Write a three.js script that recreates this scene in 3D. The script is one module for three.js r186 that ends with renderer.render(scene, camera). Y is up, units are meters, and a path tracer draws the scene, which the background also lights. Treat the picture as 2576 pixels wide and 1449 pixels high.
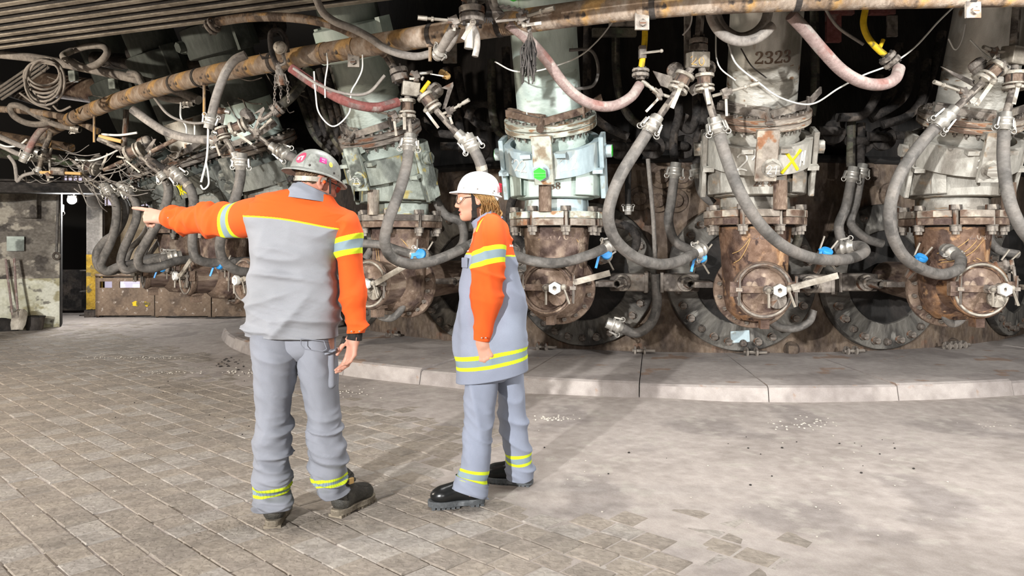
import * as THREE from 'three';
import { mergeGeometries, mergeVertices } from 'three/addons/utils/BufferGeometryUtils.js';
import { RectAreaLightUniformsLib } from 'three/addons/lights/RectAreaLightUniformsLib.js';
import { RoundedBoxGeometry } from 'three/addons/geometries/RoundedBoxGeometry.js';
import { FontLoader } from 'three/addons/loaders/FontLoader.js';
import { TextGeometry } from 'three/addons/geometries/TextGeometry.js';

// ---------------------------------------------------------------- camera, lamps, exposure
const W = 2576, H = 1449, F = 1850, HY = 620, EYE = 1.36;      // picture size, focal length and horizon in pixels, eye height in metres
const scene = new THREE.Scene();
const camera = new THREE.PerspectiveCamera(2 * Math.atan(H / 2 / F) * 180 / Math.PI, W / H, 0.05, 120);
camera.position.set(0, EYE, 0);
camera.lookAt(0, EYE, -1);
camera.setViewOffset(W, H, 0, H / 2 - HY, W, H);
const renderer = new THREE.WebGLRenderer({ antialias: true });
renderer.toneMapping = THREE.LinearToneMapping;
renderer.toneMappingExposure = 1.14;
renderer.shadowMap.enabled = true;
RectAreaLightUniformsLib.init();
scene.background = new THREE.Color(0x000000);
// floodlights of the hall, the last one an added fill: [position, aim, candela, colour, cone half-angle]
const FLOODS = [
  [[-4.5, 3.05, 5.5], [0.4, 1.3, -7], 520, 0xfbfaf9, 0.8],
  [[7.5, 3.1, 3.0], [2.7, 1.4, -7], 260, 0xfbfaf9, 0.42],
  [[1.0, 3.08, 6.5], [0.3, 1.2, -6], 60, 0xfbfaf9, 0.8],
];
// unseen fill tubes added under the deck: [position, length, luminance]
const FILL_TUBES = [[[-2.6, 3.12, -3.0], 2.4, 16], [[1.4, 3.12, -3.2], 2.4, 16], [[4.8, 3.12, -3.2], 2.4, 16], [[0.2, 2.84, -4.16], 2.4, 32], [[3.4, 2.84, -4.12], 2.4, 36]];
// unseen bulb added under the left deck to light its ribs
const FILL_LAMP = [[-6.4, 2.62, -4.6], 45];

// ---------------------------------------------------------------- small helpers
const V = (x, y, z) => new THREE.Vector3(x, y, z);
const P = (px, py, d) => V((px - W / 2) * d / F, EYE + (HY - py) * d / F, -d);   // a point at depth d in front of the viewer
let SEED = 7;
const srand = (s) => { SEED = s; };
const rnd = (a = 0, b = 1) => { SEED = (SEED * 1664525 + 1013904223) >>> 0; return a + (b - a) * SEED / 4294967296; };
const clamp = (x, a = 0, b = 1) => Math.min(b, Math.max(a, x));
const mix = (a, b, t) => a + (b - a) * t;
const sstep = (a, b, x) => { const t = clamp((x - a) / (b - a)); return t * t * (3 - 2 * t); };
const used = {};
const numbered = (n) => { const k = used[n] = (used[n] ?? -1) + 1; return k ? n + '_' + String(k).padStart(3, '0') : n; };
function tag(o, label, category, group) {
  o.userData.label = label; o.userData.category = category;
  if (group) o.userData.group = group;
  return o;
}
function thing(name, label, category, pos, turn = 0, group) {
  const o = new THREE.Group(); o.name = numbered(name);
  if (pos) o.position.copy(pos.isVector3 ? pos : V(...pos));
  o.rotation.y = turn; scene.add(o);
  return tag(o, label, category, group);
}
function structure(o) { o.userData.kind = 'structure'; return o; }

// hashed lattice noise, periodic in 2D for textures, open in 3D for shapes
const hash = (x, y, z) => { let h = Math.imul(x, 374761393) ^ Math.imul(y, 668265263) ^ Math.imul(z, 1274126177); h = Math.imul(h ^ (h >>> 13), 1274126177); return ((h ^ (h >>> 16)) >>> 0) / 4294967296; };
function noise2(x, y, per, s) {
  const xi = Math.floor(x), yi = Math.floor(y), fx = x - xi, fy = y - yi, u = fx * fx * (3 - 2 * fx), v = fy * fy * (3 - 2 * fy);
  const m = (a) => ((a % per) + per) % per, x0 = m(xi), x1 = m(xi + 1), y0 = m(yi), y1 = m(yi + 1);
  return mix(mix(hash(x0, y0, s), hash(x1, y0, s), u), mix(hash(x0, y1, s), hash(x1, y1, s), u), v);
}
function fbm2(x, y, f, oct, s) { let a = 0, w = 0.5, t = 0; for (let i = 0; i < oct; i++) { a += w * noise2(x * f, y * f, f, s + i * 17); t += w; w *= 0.5; f *= 2; } return a / t; }
function noise3(x, y, z, s = 0) {
  const xi = Math.floor(x), yi = Math.floor(y), zi = Math.floor(z), fx = x - xi, fy = y - yi, fz = z - zi;
  const u = fx * fx * (3 - 2 * fx), v = fy * fy * (3 - 2 * fy), w = fz * fz * (3 - 2 * fz), h = (a, b, c) => hash(xi + a, yi + b, zi + c + s * 101);
  return mix(mix(mix(h(0, 0, 0), h(1, 0, 0), u), mix(h(0, 1, 0), h(1, 1, 0), u), v), mix(mix(h(0, 0, 1), h(1, 0, 1), u), mix(h(0, 1, 1), h(1, 1, 1), u), v), w);
}

// ---------------------------------------------------------------- textures and materials
function tex(size, fn, srgb = true) {
  const d = new Uint8Array(size * size * 4);
  for (let j = 0; j < size; j++) for (let i = 0; i < size; i++) {
    const c = fn(i / size, j / size), k = (j * size + i) * 4;
    d[k] = clamp(c[0]) * 255; d[k + 1] = clamp(c[1]) * 255; d[k + 2] = clamp(c[2]) * 255; d[k + 3] = 255;
  }
  const t = new THREE.DataTexture(d, size, size, THREE.RGBAFormat);
  t.wrapS = t.wrapT = THREE.RepeatWrapping; t.magFilter = THREE.LinearFilter; t.minFilter = THREE.LinearMipmapLinearFilter; t.generateMipmaps = true;
  if (srgb) t.colorSpace = THREE.SRGBColorSpace;
  t.needsUpdate = true; return t;
}
const c3 = (h) => [(h >> 16 & 255) / 255, (h >> 8 & 255) / 255, (h & 255) / 255];
const mixc = (a, b, t) => [mix(a[0], b[0], t), mix(a[1], b[1], t), mix(a[2], b[2], t)];
// blotchy coat: base colour, stain colours in turn with their own frequency, threshold and softness; speck adds fine grain
function coat(base, stains, speck = 0.06, seed = 1, size = 384) {
  const b = c3(base);
  return tex(size, (x, y) => {
    let c = b;
    stains.forEach(([h, f, lo, hi, amt = 1, sy = 1], i) => { c = mixc(c, c3(h), amt * sstep(lo, hi, fbm2(x, y * sy, f, 5, seed * 31 + i * 7))); });
    const n = (hash(x * size | 0, y * size | 0, seed) - 0.5) * speck + (fbm2(x, y, 32, 2, seed + 91) - 0.5) * speck * 2;
    return [c[0] + n, c[1] + n, c[2] + n];
  });
}
const bumpy = tex(512, (x, y) => { const v = 0.55 * fbm2(x, y, 24, 5, 5) + 0.45 * fbm2(x, y, 90, 2, 9); return [v, v, v]; }, false);
const pitted = tex(256, (x, y) => { const v = 1 - sstep(0.42, 0.62, fbm2(x, y, 40, 2, 15)) * 0.6 - 0.4 * fbm2(x, y, 12, 4, 3); return [v, v, v]; }, false);
const woven = tex(256, (x, y) => { const v = 0.5 + 0.25 * Math.sin(x * 6.283 * 90) * Math.sin(y * 6.283 * 90) + 0.5 * (fbm2(x, y, 12, 4, 8) - 0.5); return [v, v, v]; }, false);
const mat = (map, o = {}) => new THREE.MeshStandardMaterial({ map: map?.isTexture ? map : null, color: map?.isTexture ? 0xffffff : map, roughness: 0.85, metalness: 0, ...o });
const B0 = { bumpMap: bumpy, bumpScale: 0.004 };
const M = {
  hose: mat(coat(0x66625d, [[0x7a746d, 3, 0.45, 0.7], [0x524f4b, 6, 0.5, 0.75]], 0.05, 1), { roughness: 0.78, ...B0, bumpScale: 0.002 }),
  hoseDusty: mat(coat(0x857f78, [[0x9a938a, 3, 0.45, 0.7], [0x5d5955, 5, 0.55, 0.8]], 0.06, 2), { roughness: 0.9, ...B0, bumpScale: 0.002 }),
  hoseRed: mat(coat(0x8d7a74, [[0x86625a, 3, 0.45, 0.7], [0x9d948c, 5, 0.55, 0.75]], 0.06, 3), { roughness: 0.9, ...B0 }),
  hoseMaroon: mat(coat(0x7d4a45, [[0x6e5a55, 4, 0.48, 0.66], [0x8f7f78, 6, 0.6, 0.78]], 0.06, 4), { roughness: 0.9, ...B0 }),
  dustSteel: mat(coat(0x837b72, [[0xa39a8d, 4, 0.45, 0.7], [0x514a44, 6, 0.55, 0.72], [0x6b4a36, 5, 0.62, 0.8]], 0.08, 5), { roughness: 0.8, metalness: 0.15, ...B0 }),
  paleSteel: mat(coat(0xb3ac9f, [[0x8d8578, 4, 0.45, 0.7], [0x5d554c, 7, 0.6, 0.8]], 0.08, 6), { roughness: 0.6, metalness: 0.3, ...B0, bumpScale: 0.002 }),
  shiny: mat(coat(0xbdb9b0, [[0x8f8b84, 6, 0.5, 0.7]], 0.05, 7, 128), { roughness: 0.42, metalness: 0.55 }),
  dark: mat(coat(0x3a3531, [[0x534a42, 4, 0.45, 0.7], [0x221f1d, 6, 0.5, 0.7]], 0.06, 8), { roughness: 0.85, ...B0 }),
  nearBlack: mat(coat(0x1c1a18, [[0x2b2724, 4, 0.45, 0.7]], 0.03, 9, 256), { roughness: 0.9, ...B0 }),  // near black; also puts shade into deck grooves and ring mouths
  pipeDark: mat(coat(0x4a463f, [[0x5f5a4c, 3, 0.45, 0.7], [0x2f2c28, 5, 0.5, 0.7], [0x4f5a45, 3, 0.6, 0.75]], 0.06, 10), { roughness: 0.75, ...B0 }),
  shell: mat(coat(0x574a40, [[0x6b5c4d, 3, 0.4, 0.65], [0x3f352e, 4, 0.5, 0.72], [0x6f5240, 6, 0.64, 0.8]], 0.07, 11), { roughness: 0.9, ...B0, bumpScale: 0.006 }),
  castRust: mat(coat(0x756253, [[0x8a7768, 3, 0.45, 0.7], [0x52413a, 4, 0.5, 0.68], [0x9c8a78, 8, 0.62, 0.75]], 0.08, 12), { roughness: 0.8, metalness: 0.1, ...B0, bumpScale: 0.006 }),
  copperRust: mat(coat(0x745a48, [[0x9a7452, 4, 0.52, 0.66], [0x523e33, 5, 0.48, 0.62], [0xb08c68, 9, 0.64, 0.76], [0x3c2a22, 12, 0.64, 0.74]], 0.08, 13), { roughness: 0.7, metalness: 0.2, ...B0, bumpScale: 0.005 }),
  flangeRust: mat(coat(0x958b7f, [[0xb5ab9a, 5, 0.46, 0.62], [0x6b5648, 5, 0.52, 0.68], [0x94694c, 8, 0.64, 0.76]], 0.08, 14), { roughness: 0.8, metalness: 0.1, ...B0 }),
  flangePale: mat(coat(0xb9bdb0, [[0xcdd3c6, 3, 0.42, 0.6], [0x8b7d68, 7, 0.52, 0.68], [0x9b7350, 8, 0.62, 0.74]], 0.06, 15), { roughness: 0.75, ...B0 }),
  paintPale: mat(coat(0xc3d4cb, [[0xd0dfd6, 2, 0.4, 0.65], [0xadbcb2, 3, 0.56, 0.72], [0x9d9c8c, 10, 0.7, 0.8, 0.5]], 0.03, 16), { roughness: 0.55, ...B0, bumpScale: 0.002 }),
  paintBlue: mat(coat(0xb9cbd0, [[0xaabdc2, 3, 0.42, 0.65], [0xcfdad6, 6, 0.55, 0.7], [0x9f9e90, 9, 0.68, 0.78, 0.6]], 0.04, 17), { roughness: 0.55, ...B0, bumpScale: 0.002 }),
  greyBand: mat(coat(0xb0aca2, [[0xc6c3b9, 3, 0.45, 0.65], [0x8a847a, 4, 0.52, 0.7], [0x94806a, 7, 0.66, 0.78]], 0.07, 18), { roughness: 0.7, metalness: 0.2, ...B0 }),
  greyGreen: mat(coat(0x8d9389, [[0xa8b0a6, 3, 0.45, 0.65], [0x5c605a, 4, 0.5, 0.66], [0xb09a4c, 8, 0.68, 0.76, 0.7]], 0.08, 19), { roughness: 0.75, ...B0 }),
  silver: mat(coat(0xb3b0a6, [[0xc9c6bc, 2, 0.4, 0.62], [0x7c776c, 3, 0.52, 0.68], [0x8a6f56, 8, 0.68, 0.78]], 0.04, 20), { roughness: 0.5, metalness: 0.45, ...B0, bumpScale: 0.002 }),
  shadedPipe: mat(coat(0x4b504b, [[0x5d635d, 2, 0.42, 0.62], [0x343734, 3, 0.52, 0.7]], 0.04, 41), { roughness: 0.8, ...B0, bumpScale: 0.002 }),  // darker pipe colour; deck shade on the far downlegs is painted in
  silverGreen: mat(coat(0x9fa89f, [[0xb7c0b6, 2, 0.42, 0.62], [0x5f655f, 3, 0.52, 0.7]], 0.04, 21), { roughness: 0.6, metalness: 0.25, ...B0, bumpScale: 0.002 }),
  ochrePipe: mat(coat(0x8a7560, [[0xb8925c, 3, 0.54, 0.66], [0x5e5044, 4, 0.52, 0.68], [0x9f9080, 5, 0.55, 0.7], [0x3b332d, 7, 0.66, 0.78]], 0.07, 22), { roughness: 0.75, ...B0 }),
  yellow: mat(coat(0xd8b414, [[0x9a8220, 4, 0.52, 0.7], [0x5e5430, 7, 0.62, 0.75]], 0.06, 23, 256), { roughness: 0.7 }),
  blue: mat(0x2f8fd6, { roughness: 0.45 }),
  yellowDirty: mat(coat(0xb8922c, [[0x8d7434, 3, 0.45, 0.65], [0xc9a640, 6, 0.52, 0.7], [0x6e6146, 8, 0.6, 0.74]], 0.08, 42), { roughness: 0.85 }),
  ringPlate: mat(coat(0x57544e, [[0x6b6760, 3, 0.45, 0.7], [0x3d3a36, 5, 0.5, 0.7], [0x7d7a73, 8, 0.64, 0.76]], 0.06, 43), { roughness: 0.8, ...B0 }),
  green: mat(coat(0x43d243, [[0x8ae68a, 9, 0.62, 0.72]], 0.04, 24, 128), { roughness: 0.5 }),
  wallStain: mat(coat(0x8f8a80, [[0x6d675f, 2, 0.4, 0.62], [0x504b46, 4, 0.54, 0.68], [0xa8a193, 6, 0.58, 0.72]], 0.07, 25, 512), { roughness: 0.95, ...B0, bumpScale: 0.008 }),
  wallBand: mat(coat(0xc4c3ad, [[0xd2d2c2, 3, 0.45, 0.65], [0xa19b7d, 5, 0.55, 0.7], [0x7d7a70, 8, 0.64, 0.76]], 0.06, 26, 512), { roughness: 0.9, ...B0 }),
  brownPaint: mat(coat(0x6b5a4a, [[0x7a6755, 2, 0.4, 0.65], [0x54463a, 4, 0.52, 0.7], [0x9a8f84, 12, 0.7, 0.78]], 0.04, 27), { roughness: 0.8, ...B0, bumpScale: 0.002 }),
  paver: mat(coat(0x918a82, [[0x979087, 5, 0.45, 0.65], [0x8a837b, 9, 0.52, 0.7]], 0.06, 28, 512), { roughness: 0.95, bumpMap: pitted, bumpScale: 0.0022 }),
  dust: mat(coat(0x948b84, [[0x9f968f, 3, 0.42, 0.62], [0x827a75, 4, 0.52, 0.7, 0.7], [0xa29b92, 14, 0.62, 0.74, 0.7]], 0.05, 29, 512), { roughness: 1, ...B0, bumpScale: 0.004 }),
  skirt: mat(coat(0x9d958f, [[0xa8a09a, 2, 0.42, 0.62], [0x8d8580, 3, 0.52, 0.7], [0x8d6a52, 9, 0.7, 0.78, 0.5]], 0.04, 30), { roughness: 0.95, ...B0, bumpScale: 0.003 }),
  deck: mat(coat(0x665e55, [[0x746b60, 2, 0.45, 0.65], [0x544d46, 3, 0.52, 0.7]], 0.05, 31), { roughness: 0.9, ...B0 }),
  hall: mat(0x6c6862, { roughness: 1 }),
  black: mat(0x0c0b0a, { roughness: 0.9 }),
  white: mat(0xe9e7e0, { roughness: 0.7 }),
  casing: mat(coat(0x97876f, [[0xa5957d, 2, 0.4, 0.65], [0x7a6a52, 3, 0.52, 0.7], [0xb09a4c, 3, 0.66, 0.8, 0.5]], 0.04, 44), { roughness: 0.8, ...B0, bumpScale: 0.002 }),
  darkBand: mat(coat(0x65665f, [[0x7d7f77, 3, 0.45, 0.65], [0x454641, 4, 0.5, 0.66], [0x8d8a80, 9, 0.64, 0.76]], 0.08, 45), { roughness: 0.75, ...B0 }),
  deckRibLit: mat(coat(0x9a9284, [[0xaaa295, 2, 0.45, 0.65], [0x7d7568, 3, 0.52, 0.7]], 0.06, 46), { roughness: 0.9, ...B0 }),  // paler rib strips; light on the rib faces put into the colour
  crumb: mat(0xb9b2a6, { roughness: 1 }),
  chalk: mat(0xdcdad2, { roughness: 1 }),
  chalkYellow: mat(0xe6d51f, { roughness: 1 }),
  gold: mat(0xc9a367, { roughness: 0.8 }),
};

// ---------------------------------------------------------------- geometry collector
const UPV = V(0, 1, 0);
function along(a, b) { const d = b.clone().sub(a), m = new THREE.Matrix4().makeRotationFromQuaternion(new THREE.Quaternion().setFromUnitVectors(UPV, d.clone().normalize())); m.setPosition(a); return m; }
function uvBox(g, s = 1) {
  const p = g.attributes.position, n = g.attributes.normal, uv = new Float32Array(p.count * 2);
  for (let i = 0; i < p.count; i++) {
    const x = Math.abs(n.getX(i)), y = Math.abs(n.getY(i)), z = Math.abs(n.getZ(i));
    if (y > x && y > z) { uv[i * 2] = p.getX(i) * s; uv[i * 2 + 1] = p.getZ(i) * s; }
    else if (x > z) { uv[i * 2] = p.getZ(i) * s; uv[i * 2 + 1] = p.getY(i) * s; }
    else { uv[i * 2] = p.getX(i) * s; uv[i * 2 + 1] = p.getY(i) * s; }
  }
  g.setAttribute('uv', new THREE.BufferAttribute(uv, 2)); return g;
}
function xf(g, m) {                                                // transform that keeps faces outward under a mirrored basis
  g.applyMatrix4(m);
  if (m.determinant() < 0) {
    if (g.index) { const i = g.index.array; for (let k = 0; k < i.length; k += 3) { const t = i[k]; i[k] = i[k + 1]; i[k + 1] = t; } }
    else for (const a of Object.values(g.attributes)) { const w = a.itemSize, d = a.array; for (let k = 0; k < a.count; k += 3) for (let c = 0; c < w; c++) { const t = d[k * w + c]; d[k * w + c] = d[(k + 1) * w + c]; d[(k + 1) * w + c] = t; } }
  }
  return g;
}
// texture laid round a turned shape in metres, whole turns so that it closes
function wrapUV(g, r, L) { const u = g.attributes.uv, k = Math.max(1, Math.round(2 * Math.PI * r * 1.2)), o = hash(r * 1e4 | 0, L * 1e4 | 0, 5); for (let i = 0; i < u.count; i++) u.setXY(i, u.getX(i) * k + o, u.getY(i) * L * 1.2 + o); return g; }
const asV = (a) => a.isVector3 ? a : V(...a);
class G {
  constructor(m) { this.g = []; this.m = m ?? null; }
  add(geo, m4, keepUV) {
    let g = geo.index ? geo.toNonIndexed() : geo.clone();
    for (const k of Object.keys(g.attributes)) if (!['position', 'normal', 'uv'].includes(k)) g.deleteAttribute(k);
    if (m4) xf(g, m4);
    if (this.m) xf(g, this.m);
    if (!keepUV) uvBox(g, 1.2);
    this.g.push(g); return this;
  }
  box(w, h, d, p = [0, 0, 0], rot = [0, 0, 0], r = 0) {
    const m = new THREE.Matrix4().makeRotationFromEuler(new THREE.Euler(...rot)); m.setPosition(asV(p));
    return this.add(r ? new RoundedBoxGeometry(w, h, d, 1, r) : new THREE.BoxGeometry(w, h, d), m);
  }
  beam(a, b, w, h, up = UPV) {                                   // bar of section w x h from a to b
    a = asV(a); b = asV(b); const z = b.clone().sub(a), L = z.length(); z.normalize();
    const x = up.clone().cross(z).normalize(), y = z.clone().cross(x);
    const m = new THREE.Matrix4().makeBasis(x, y, z); m.setPosition(a.clone().add(b).multiplyScalar(0.5));
    return this.add(new THREE.BoxGeometry(w, h, L), m);
  }
  rod(a, b, r, r2 = r, seg = 14) { a = asV(a); b = asV(b); const L = a.distanceTo(b), g = new THREE.CylinderGeometry(r2, r, L, seg); g.translate(0, L / 2, 0); return this.add(wrapUV(g, r, L), along(a, b), true); }
  hex(a, b, r) { return this.rod(a, b, r, r, 6); }
  arc(prof, f0, f1, seg = 12) { const g = new THREE.LatheGeometry(prof.map(([x, y]) => new THREE.Vector2(x, y)), seg, f0, f1 - f0); return this.add(g); }
  lathe(prof, a, b, seg = 28) { let L = 0, R = 0; prof.forEach(([x, y], i) => { R = Math.max(R, x); if (i) L += Math.hypot(x - prof[i - 1][0], y - prof[i - 1][1]); }); return this.add(wrapUV(new THREE.LatheGeometry(prof.map(([x, y]) => new THREE.Vector2(x, y)), seg), R, L), along(asV(a), asV(b)), true); }
  disc(a, b, r, bev = 0.006, seg = 32) { a = asV(a); b = asV(b); const L = a.distanceTo(b); return this.lathe([[0.0001, 0], [r - bev, 0], [r, bev], [r, L - bev], [r - bev, L], [0.0001, L]], a, b, seg); }
  pipe(pts, r, seg = 10, n) {
    const v = pts.map(asV), c = v.length === 2 ? new THREE.LineCurve3(v[0], v[1]) : new THREE.CatmullRomCurve3(v, false, 'centripetal');
    n ??= Math.max(4, Math.min(90, (v.length - 1) * 8));
    const g = new THREE.TubeGeometry(c, n, r, seg, false), L = c.getLength(), uv = g.attributes.uv;
    for (let i = 0; i < uv.count; i++) uv.setXY(i, uv.getX(i) * L * 2, uv.getY(i) * Math.max(0.2, r * 8));
    this.add(g, null, true);
    for (const [t, s] of [[0, -1], [1, 1]]) { const q = c.getPointAt(t), d = c.getTangentAt(t).multiplyScalar(s * 0.001); this.rod(q.clone().sub(d), q.clone().add(d), r * 0.995, r * 0.995, seg); }
    return this;
  }
  ball(p, r, sx = 1, sy = 1, sz = 1, seg = 14) { const m = new THREE.Matrix4().makeScale(sx, sy, sz); m.setPosition(asV(p)); return this.add(new THREE.SphereGeometry(r, seg, Math.max(6, seg * 0.7 | 0)), m); }
  ring(p, n, R, r, seg = 20) { const g = new THREE.TorusGeometry(R, r, 8, seg); g.rotateX(Math.PI / 2); const a = asV(p); return this.add(g, along(a, a.clone().add(asV(n)))); }
  poly(pts, depth, m4, bevel = 0) {                              // extruded outline, in the plane z = 0
    const s = new THREE.Shape(pts.map(([x, y]) => new THREE.Vector2(x, y)));
    return this.add(new THREE.ExtrudeGeometry(s, { depth, bevelEnabled: bevel > 0, bevelSize: bevel, bevelThickness: bevel, bevelSegments: 1 }), m4);
  }
  geo() { return this.g.length === 1 ? this.g[0] : mergeGeometries(this.g); }
  mesh(name, material, parent) {
    const o = new THREE.Mesh(this.geo(), material);
    o.castShadow = o.receiveShadow = true;
    o.name = parent && parent !== scene ? name : numbered(name);
    (parent ?? scene).add(o); return o;
  }
}
function meshOf(name, geo, material, parent) { const o = new THREE.Mesh(geo, material); o.castShadow = o.receiveShadow = true; o.name = parent && parent !== scene ? name : numbered(name); (parent ?? scene).add(o); return o; }

// ---------------------------------------------------------------- the furnace ring: where things stand
const C = V(2.54, 0, -13.65), R_SHELL = 5.8, R_SKIRT = 7.38;
function onRing(px, R) {                                          // the point of the circle of radius R that is seen at picture column px
  const k = (px - W / 2) / F, a = k * k + 1, b = -2 * (k * C.x - C.z), c = C.x * C.x + C.z * C.z - R * R;
  const z = (-b - Math.sqrt(Math.max(0, b * b - 4 * a * c))) / (2 * a);
  return V(k * z, 0, -z);
}
const ringAt = (ang, R, y = 0) => V(C.x + R * Math.sin(ang), y, C.z + R * Math.cos(ang));
const angOf = (p) => Math.atan2(p.x - C.x, p.z - C.z);

// ---------------------------------------------------------------- floor: sett paving under a layer of dust
const floor = structure(meshOf('floor', uvBox(new THREE.BoxGeometry(46, 0.3, 40), 1), M.dust));
floor.position.set(0, -0.172, -10);
{
  srand(11);
  const A = V(-0.735, 0, -0.678), Bd = V(0.678, 0, -0.735), w = 0.156, list = [];
  const variants = [], stone = (a, b) => {                        // a worn sett: chamfered top, sides down to the bed
    const g = new THREE.BufferGeometry(), pos = [], q = (i, j, k, l) => pos.push(...i, ...j, ...k, ...i, ...k, ...l), c = 0.005, h = 0.03;
    const t = [[-a + c, rnd(-0.002, 0.002), -b + c], [a - c, rnd(-0.002, 0.002), -b + c], [a - c, rnd(-0.002, 0.002), b - c], [-a + c, rnd(-0.002, 0.002), b - c]];
    const m = [[-a, -0.006, -b], [a, -0.006, -b], [a, -0.006, b], [-a, -0.006, b]], l = m.map(([x, , z]) => [x, -h, z]);
    q(t[3], t[2], t[1], t[0]);
    for (let i = 0; i < 4; i++) { const j = (i + 1) % 4; q(t[i], t[j], m[j], m[i]); q(m[i], m[j], l[j], l[i]); }
    g.setAttribute('position', new THREE.Float32BufferAttribute(pos, 3)); g.computeVertexNormals(); return g;
  };
  for (let i = 0; i < 5; i++) variants.push([0.148 + i * 0.006]);
  for (let i = -60; i < 40; i++) {
    let s = -12 + rnd(0, 0.15);
    while (s < 12) {
      const L = rnd(0.145, 0.2), c = A.clone().multiplyScalar(s + L / 2).addScaledVector(Bd, i * w).add(V(-1.6, 0, -4.2));
      s += L;
      const px = W / 2 + c.x * F / -c.z, py = HY + EYE * F / -c.z, r = Math.hypot(c.x - C.x, c.z - C.z);
      if (c.z > -2.7 || c.z < -13 || px < -120 || px > W + 60 || py > H + 90 || r < R_SKIRT + 0.12) continue;
      const ax = -8.2, az = -12.3; if (c.x < ax && c.z < az) continue;
      const cover = (c.x > 0.9 && c.z > -4.3) ? -1 : sstep(-0.6, 0.9, c.x - 0.12 * (c.z + 4)) ;
      if (cover > 0.92) continue;
      list.push([c, L, py]);
    }
  }
  list.sort((a, b) => b[2] - a[2]);
  const mats = [0xffffff, 0xf1ece6, 0xe6e2dd, 0xf6f1ea].map((h) => { const m = M.paver.clone(); m.color.set(h); return m; });
  const yaw = Math.atan2(-A.z, A.x), rest = [[], [], [], []];
  list.forEach(([c, L], i) => {
    const k = Math.floor(rnd(0, 4)), g = stone((L - 0.006) / 2, (w - 0.006) / 2);
    const m = new THREE.Matrix4().makeRotationFromEuler(new THREE.Euler(rnd(-0.012, 0.012), yaw + rnd(-0.02, 0.02), rnd(-0.012, 0.012)));
    m.setPosition(c.x, rnd(-0.003, 0.003), c.z);
    if (i < 300) { const o = meshOf('paver', uvBox(g.applyMatrix4(m), 1.6), mats[k], floor); o.position.set(0, 0.172, 10); }
    else rest[k].push(uvBox(g.applyMatrix4(m), 1.6));
  });
  rest.forEach((r, k) => { if (r.length) { const o = meshOf('paver_field', mergeGeometries(r), mats[k], floor); o.position.set(0, 0.172, 10); o.userData.kind = 'stuff'; } });
  // dust: a thin uneven sheet that fills the joints on the left and buries the setts on the right and along the skirt
  const nx = 150, nz = 120, x0 = -12, x1 = 12, z0 = -14.5, z1 = 3, g = new THREE.PlaneGeometry(1, 1, nx, nz), p = g.attributes.position;
  for (let i = 0; i < p.count; i++) {
    const x = mix(x0, x1, p.getX(i) + 0.5), z = mix(z0, z1, 0.5 - p.getY(i));
    const n = noise3(x * 0.9, 3, z * 0.9) + 0.5 * noise3(x * 2.3, 7, z * 2.3), r = Math.hypot(x - C.x, z - C.z);
    let h = -0.0065 + 0.0145 * sstep(-0.9, 0.8, x - 0.12 * (z + 4) + 0.9 * (n - 0.75)) * (1 - 0.75 * sstep(-4.2, -3.3, z) * sstep(2.2, 0.6, x));
    h += 0.02 * sstep(R_SKIRT + 0.55, R_SKIRT + 0.05, r) * (0.5 + n * 0.6) + 0.01 * sstep(R_SKIRT + 1.6, R_SKIRT + 0.5, r) * n;
    h += 0.008 * sstep(-9.5, -12.5, z);
    p.setXYZ(i, x, h + 0.004 * (noise3(x * 6, 1, z * 6) - 0.5), z);
  }
  g.computeVertexNormals();
  const o = meshOf('dust_layer', uvBox(g, 0.55), M.dust, floor); o.position.set(0, 0.172, 10); o.userData.kind = 'stuff';
}

// ---------------------------------------------------------------- hall: walls, ceiling, deck
structure(new G().box(46, 0.3, 40, [0, 7.2, -10]).mesh('ceiling', M.hall));
structure(new G().box(0.4, 7.5, 40, [-14.5, 3.55, -10]).mesh('wall_left', M.hall));
structure(new G().box(0.4, 7.5, 40, [17, 3.55, -10]).mesh('wall_right', M.hall));
structure(new G().box(46, 7.5, 0.4, [0, 3.55, 8.2]).mesh('wall_back', M.hall));
structure(new G().box(46, 7.5, 0.4, [0, 3.55, -29]).mesh('wall_far', M.nearBlack));
// furnace shell and the near-black belt above it
{
  const s = structure(new G().lathe([[R_SHELL + 0.1, 0], [R_SHELL, 0.1], [R_SHELL, 2.28]], C, C.clone().setY(1), 96).mesh('wall_furnace', M.shell));
  new G().lathe([[R_SHELL, 2.26], [R_SHELL + 0.1, 2.27], [R_SHELL + 0.1, 2.33], [R_SHELL - 0.15, 2.36], [R_SHELL - 0.6, 7]], C, C.clone().setY(1), 96).mesh('upper_shell', M.nearBlack, s);
  // round plugs and seams of the shell plates
  for (const [px, y] of [[1655, 505], [1700, 505], [1610, 500], [1665, 445], [1715, 445], [2185, 440], [2235, 490], [1205, 480], [1165, 470], [1150, 560]]) {
    const q = onRing(px, R_SHELL), d = V(Math.sin(angOf(q)), 0, Math.cos(angOf(q))); q.y = EYE + (HY - y) * -q.z / F;
    const b = new G(); b.disc(q.clone().addScaledVector(d, -0.02), q.clone().addScaledVector(d, 0.035), 0.13, 0.01); b.disc(q.clone().addScaledVector(d, 0.03), q.clone().addScaledVector(d, 0.075), 0.075, 0.01, 20);
    b.mesh('shell_plug', M.shell, s);
  }
  for (const [px, y] of [[1990, 878], [2395, 868], [1225, 850]]) {
    const q = onRing(px, R_SHELL); q.y = EYE + (HY - y) * -q.z / F;
    new G().ball(q, 0.085).mesh('shell_dome', M.shell, s);
  }
}
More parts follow.
